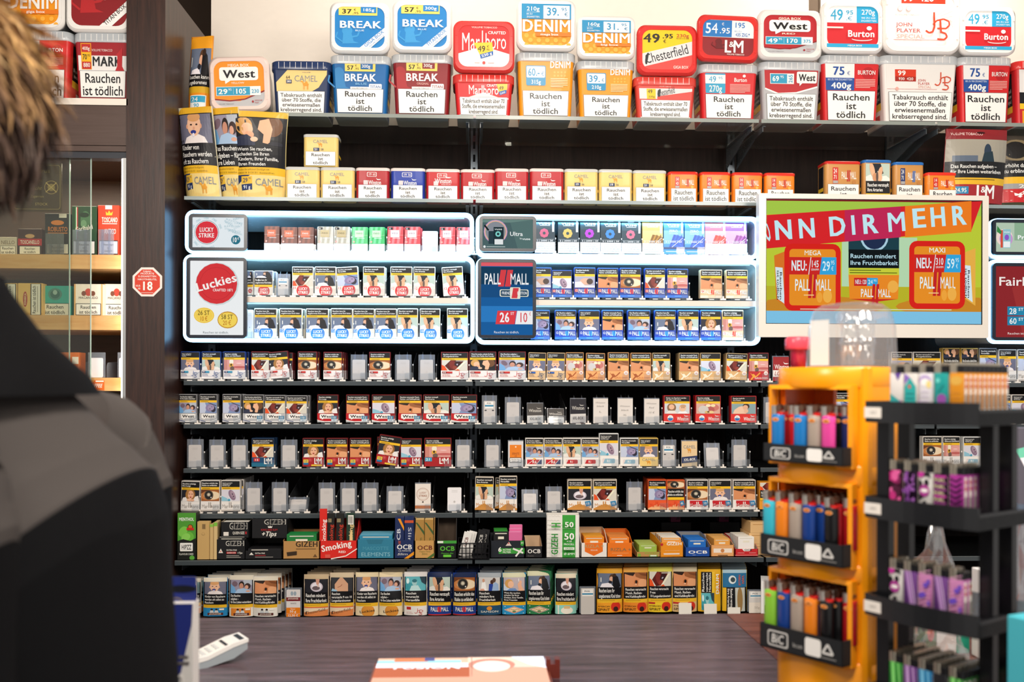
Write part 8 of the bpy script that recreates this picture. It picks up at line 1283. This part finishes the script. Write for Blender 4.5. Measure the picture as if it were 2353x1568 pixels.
# ------------------------------------------------------------------ the black lighter stand
P2 = radians(58); NC = (.607, 1.15)
def bpos(l, d, z): return (NC[0] - l*cos(P2) + d*sin(P2), NC[1] + l*sin(P2) + d*cos(P2), z)
def bstand():
    r = empty('lighter_stand', (NC[0], NC[1], ZC), -P2); zs = (1.457, 1.331, 1.202, 1.080)
    for l, d in ((.115, .006), (.115, .052), (-.011, .032), (-.011, .076)):
        m = MB(); m.box(-l - .009, d - .006, .0, -l + .009, d + .006, 1.457 - ZC - .009, '141417', 'plastic')
        m.build('post', r)
    for k, z in enumerate(zs):
        z -= ZC; m = MB(); xa, xb, ya, yb = -.132, .024, -.014, .165
        m.box(xa, ya, z - .008, xb, yb, z + .008, '1a1b1e', 'plastic')
        pts = [(xa + (xb - xa)*i/10, ya - .010*(1 - (2*i/10 - 1)**2)) for i in range(11)]
        for h0, h1 in ((-.008, .02),): m.loft([[(x, y, z + h) for x, y in pts] + [(x, y + .003, z + h) for x, y in pts[::-1]] for h in (h0, h1)], '1f2023', 'plastic', smooth=False)
        m.box(xa, ya, z - .008, xa + .003, yb, z + .02, '1f2023', 'plastic'); m.box(xb - .003, ya, z - .008, xb, yb, z + .012, '1f2023', 'plastic'); m.build('tray', r)
        m = MB(); m.box(xa + .003, ya - .006, z - .002, xa + .028, ya - .005, z + .012, 'ece4dc', 'card'); c = Cv(m, xa + .003, z + .012, .025, .014, 'card', y=ya - .006); c.text('1,00 €', .3, .36, .72, .62, '6a6460', 0); m.build('price_tag', r)
    tag(r, 'black tiered rack of patterned lighters on the counter', 'display stand')
    T = ([('f2ece8','tri'),('ece6e2','house'),('efeaf0','lilac'),('2aa5a2','teal'),('e8982a','amber')], [('3a1428','roses'),('241428','lace'),('f0ece8','cow'),('2a1428','words'),('b03a9c','zebra')], [('f0ece8','cow'),('7a4a94','silk'),('d080bc','weave'),('7a4a94','silk'),('d080bc','weave')], [('3a9a3c','gsilk'),('7a4a94','vsilk'),('2a86c0','bsilk'),('2a2a2e',None),('3a8a3c','gsilk')])
    NMS = dict(tri='white lighter with teal and purple triangles', house='white lighter with a turquoise house shape', lilac='white lighter with lilac curves', teal='turquoise lighter with purple disc', amber='amber lighter', roses='pink rose lighter', lace='dark purple lace lighter', cow='cow-spotted lighter with purple lips', words='lighter striped with lettering', zebra='purple zebra lighter', silk='purple silk lighter', weave='pink woven lighter', gsilk='green silk lighter', vsilk='violet silk lighter', bsilk='blue silk lighter')
    TN = ['top', 'second', 'third', 'lowest']
    for k, z in enumerate(zs):
        seen = {}
        for i, (col, d) in enumerate(T[k]):
            l = .0945 - .0208*i; n = {0: (2, 2, 2, 2, 10), 1: (3, 4, 3, 3, 5), 2: (3, 3, 3, 3, 2), 3: (7, 7, 7, 6, 6)}[k][i]
            nm = NMS.get(d, 'plain black lighter'); seen[nm] = seen.get(nm, 0) + 1
            for j in range(n):
                o = lighter('e', col, d, bpos(l, .002 + .0105*j, z + .0085), -P2, None, (nm + ', front row, ' + TN[k] + ' tray of black rack' + (', nearer corner' if seen[nm] > 1 else '')) if j == 0 else nm + ' in rear rows of the ' + TN[k] + ' black tray', None, None if j == 0 else nm + ' rear rows, ' + TN[k] + ' tray')
bstand()
# ------------------------------------------------------------------ things on the counter behind the stands
def cbox(u0, u1, vt, Y, label, col, draw=None, dep=.04, turn=0, name='small_carton'):
    x0, x1 = xu(u0, Y, 1300), xu(u1, Y, 1300); h = zv(vt, Y, u0) - ZC; w = x1 - x0; m = MB(); m.rprism(-w/2, 0, w/2, h, .0015, 0, dep, col, 'card', 2, .0006)
    if draw: draw(Cv(m, -w/2, h, w, h, 'card'))
    o = m.build(name, None, ((x0 + x1)/2, Y, ZC + .0005), (0, 0, radians(turn))); tag(o, label, 'carton')
cbox(2098, 2152, 1424, 1.74, 'small green carton with dark rings behind the black rack', '4a6a3a', lambda c: ([c.circ(.2 + .25*(k % 3), .3 + .35*(k//3), .09, '22351f') for k in range(5)], c.ell(.75,.4,.15,.25,'b83a30')))
cbox(2153, 2198, 1436, 1.74, 'small white carton behind the black rack', 'e9e4e0', lambda c: c.poly([(0,0),(.4,.3),(1,0)],'cfc8c4')); cbox(2199, 2228, 1440, 1.74, 'small emerald carton behind the black rack', '1f9a7c')
cbox(2253, 2286, 1312, 1.70, 'slim white carton with green foot between the black posts', 'e9e6e4', lambda c: c.rect(.2,.9,.8,.98,'2f9a6c'), .03)
cbox(2356, 2440, 1424, 1.09, 'turquoise carton with orange mark at the picture edge', '4ab4c4', lambda c: (c.poly([(.0,0),(1,0),(1,.4),(.4,.1)][::-1],'e4d8cc'), c.circ(.3,.46,.14,'e8802c'), c.circ(.3,.46,.08,'4ab4c4'), c.slant('EXTRA',.1,.86,.5,.6,.1,'1f4a5a',1)), .03, 24)
cbox(2306, 2400, 985, 1.9 - .09, 'tall dark grey carton with mint panel at the picture edge', '57545f', lambda c: (c.poly([(.3,.1),(1,.06),(1,.2),(.6,.22)][::-1],'6ac0a4'), c.poly([(.4,.14),(1,.12),(1,.16),(.5,.18)][::-1],'e4e0e8')), .05, -8)
def clearbag(u, vt, w, Y, label, seed):
    rg = random.Random(seed); x = xu(u, Y, 1300); h = zv(vt, Y, u) - ZC; m = MB(); rings = []
    for j in range(12):
        t = j/11; s = (1 - .75*t**1.5)*(1 + .12*sin(9*t + seed)); rings.append([(w/2*s*cos(a)*(1 + rg.uniform(-.22, .22)), w/3*s*sin(a)*(1 + rg.uniform(-.25, .25)), .001 + h*t + (rg.uniform(-.012, .012) if 0 < j < 11 else 0)) for a in [2*pi*k/18 for k in range(18)]])
    m.loft(rings, 'ffffff', 'dome', smooth=False); o = m.build('clear_bag', None, (x, Y, ZC)); tag(o, label, 'bag'); return x
clearbag(2150, 1210, .10, 1.66, 'crumpled clear bag seen between the black posts', 2); clearbag(2345, 1190, .09, 1.55, 'crumpled clear bag at the picture edge', 5)
for k, u in enumerate((2335, 2362)):
    x = xu(u, 1.42, 1400); m = MB(); m.tube([(x - .04, 1.42, ZC + .008), (x - .02, 1.43, ZC + .06 + .03*k), (x + .02, 1.42, ZC + .10), (x + .05, 1.44, ZC + .07)], .006, 'ece9e6', 'plastic', 10); o = m.build('white_tube'); tag(o, ['white bent tube leaning near the tall grey carton', 'second white bent tube by the clear bag'][k], 'tube')
settle_labels()
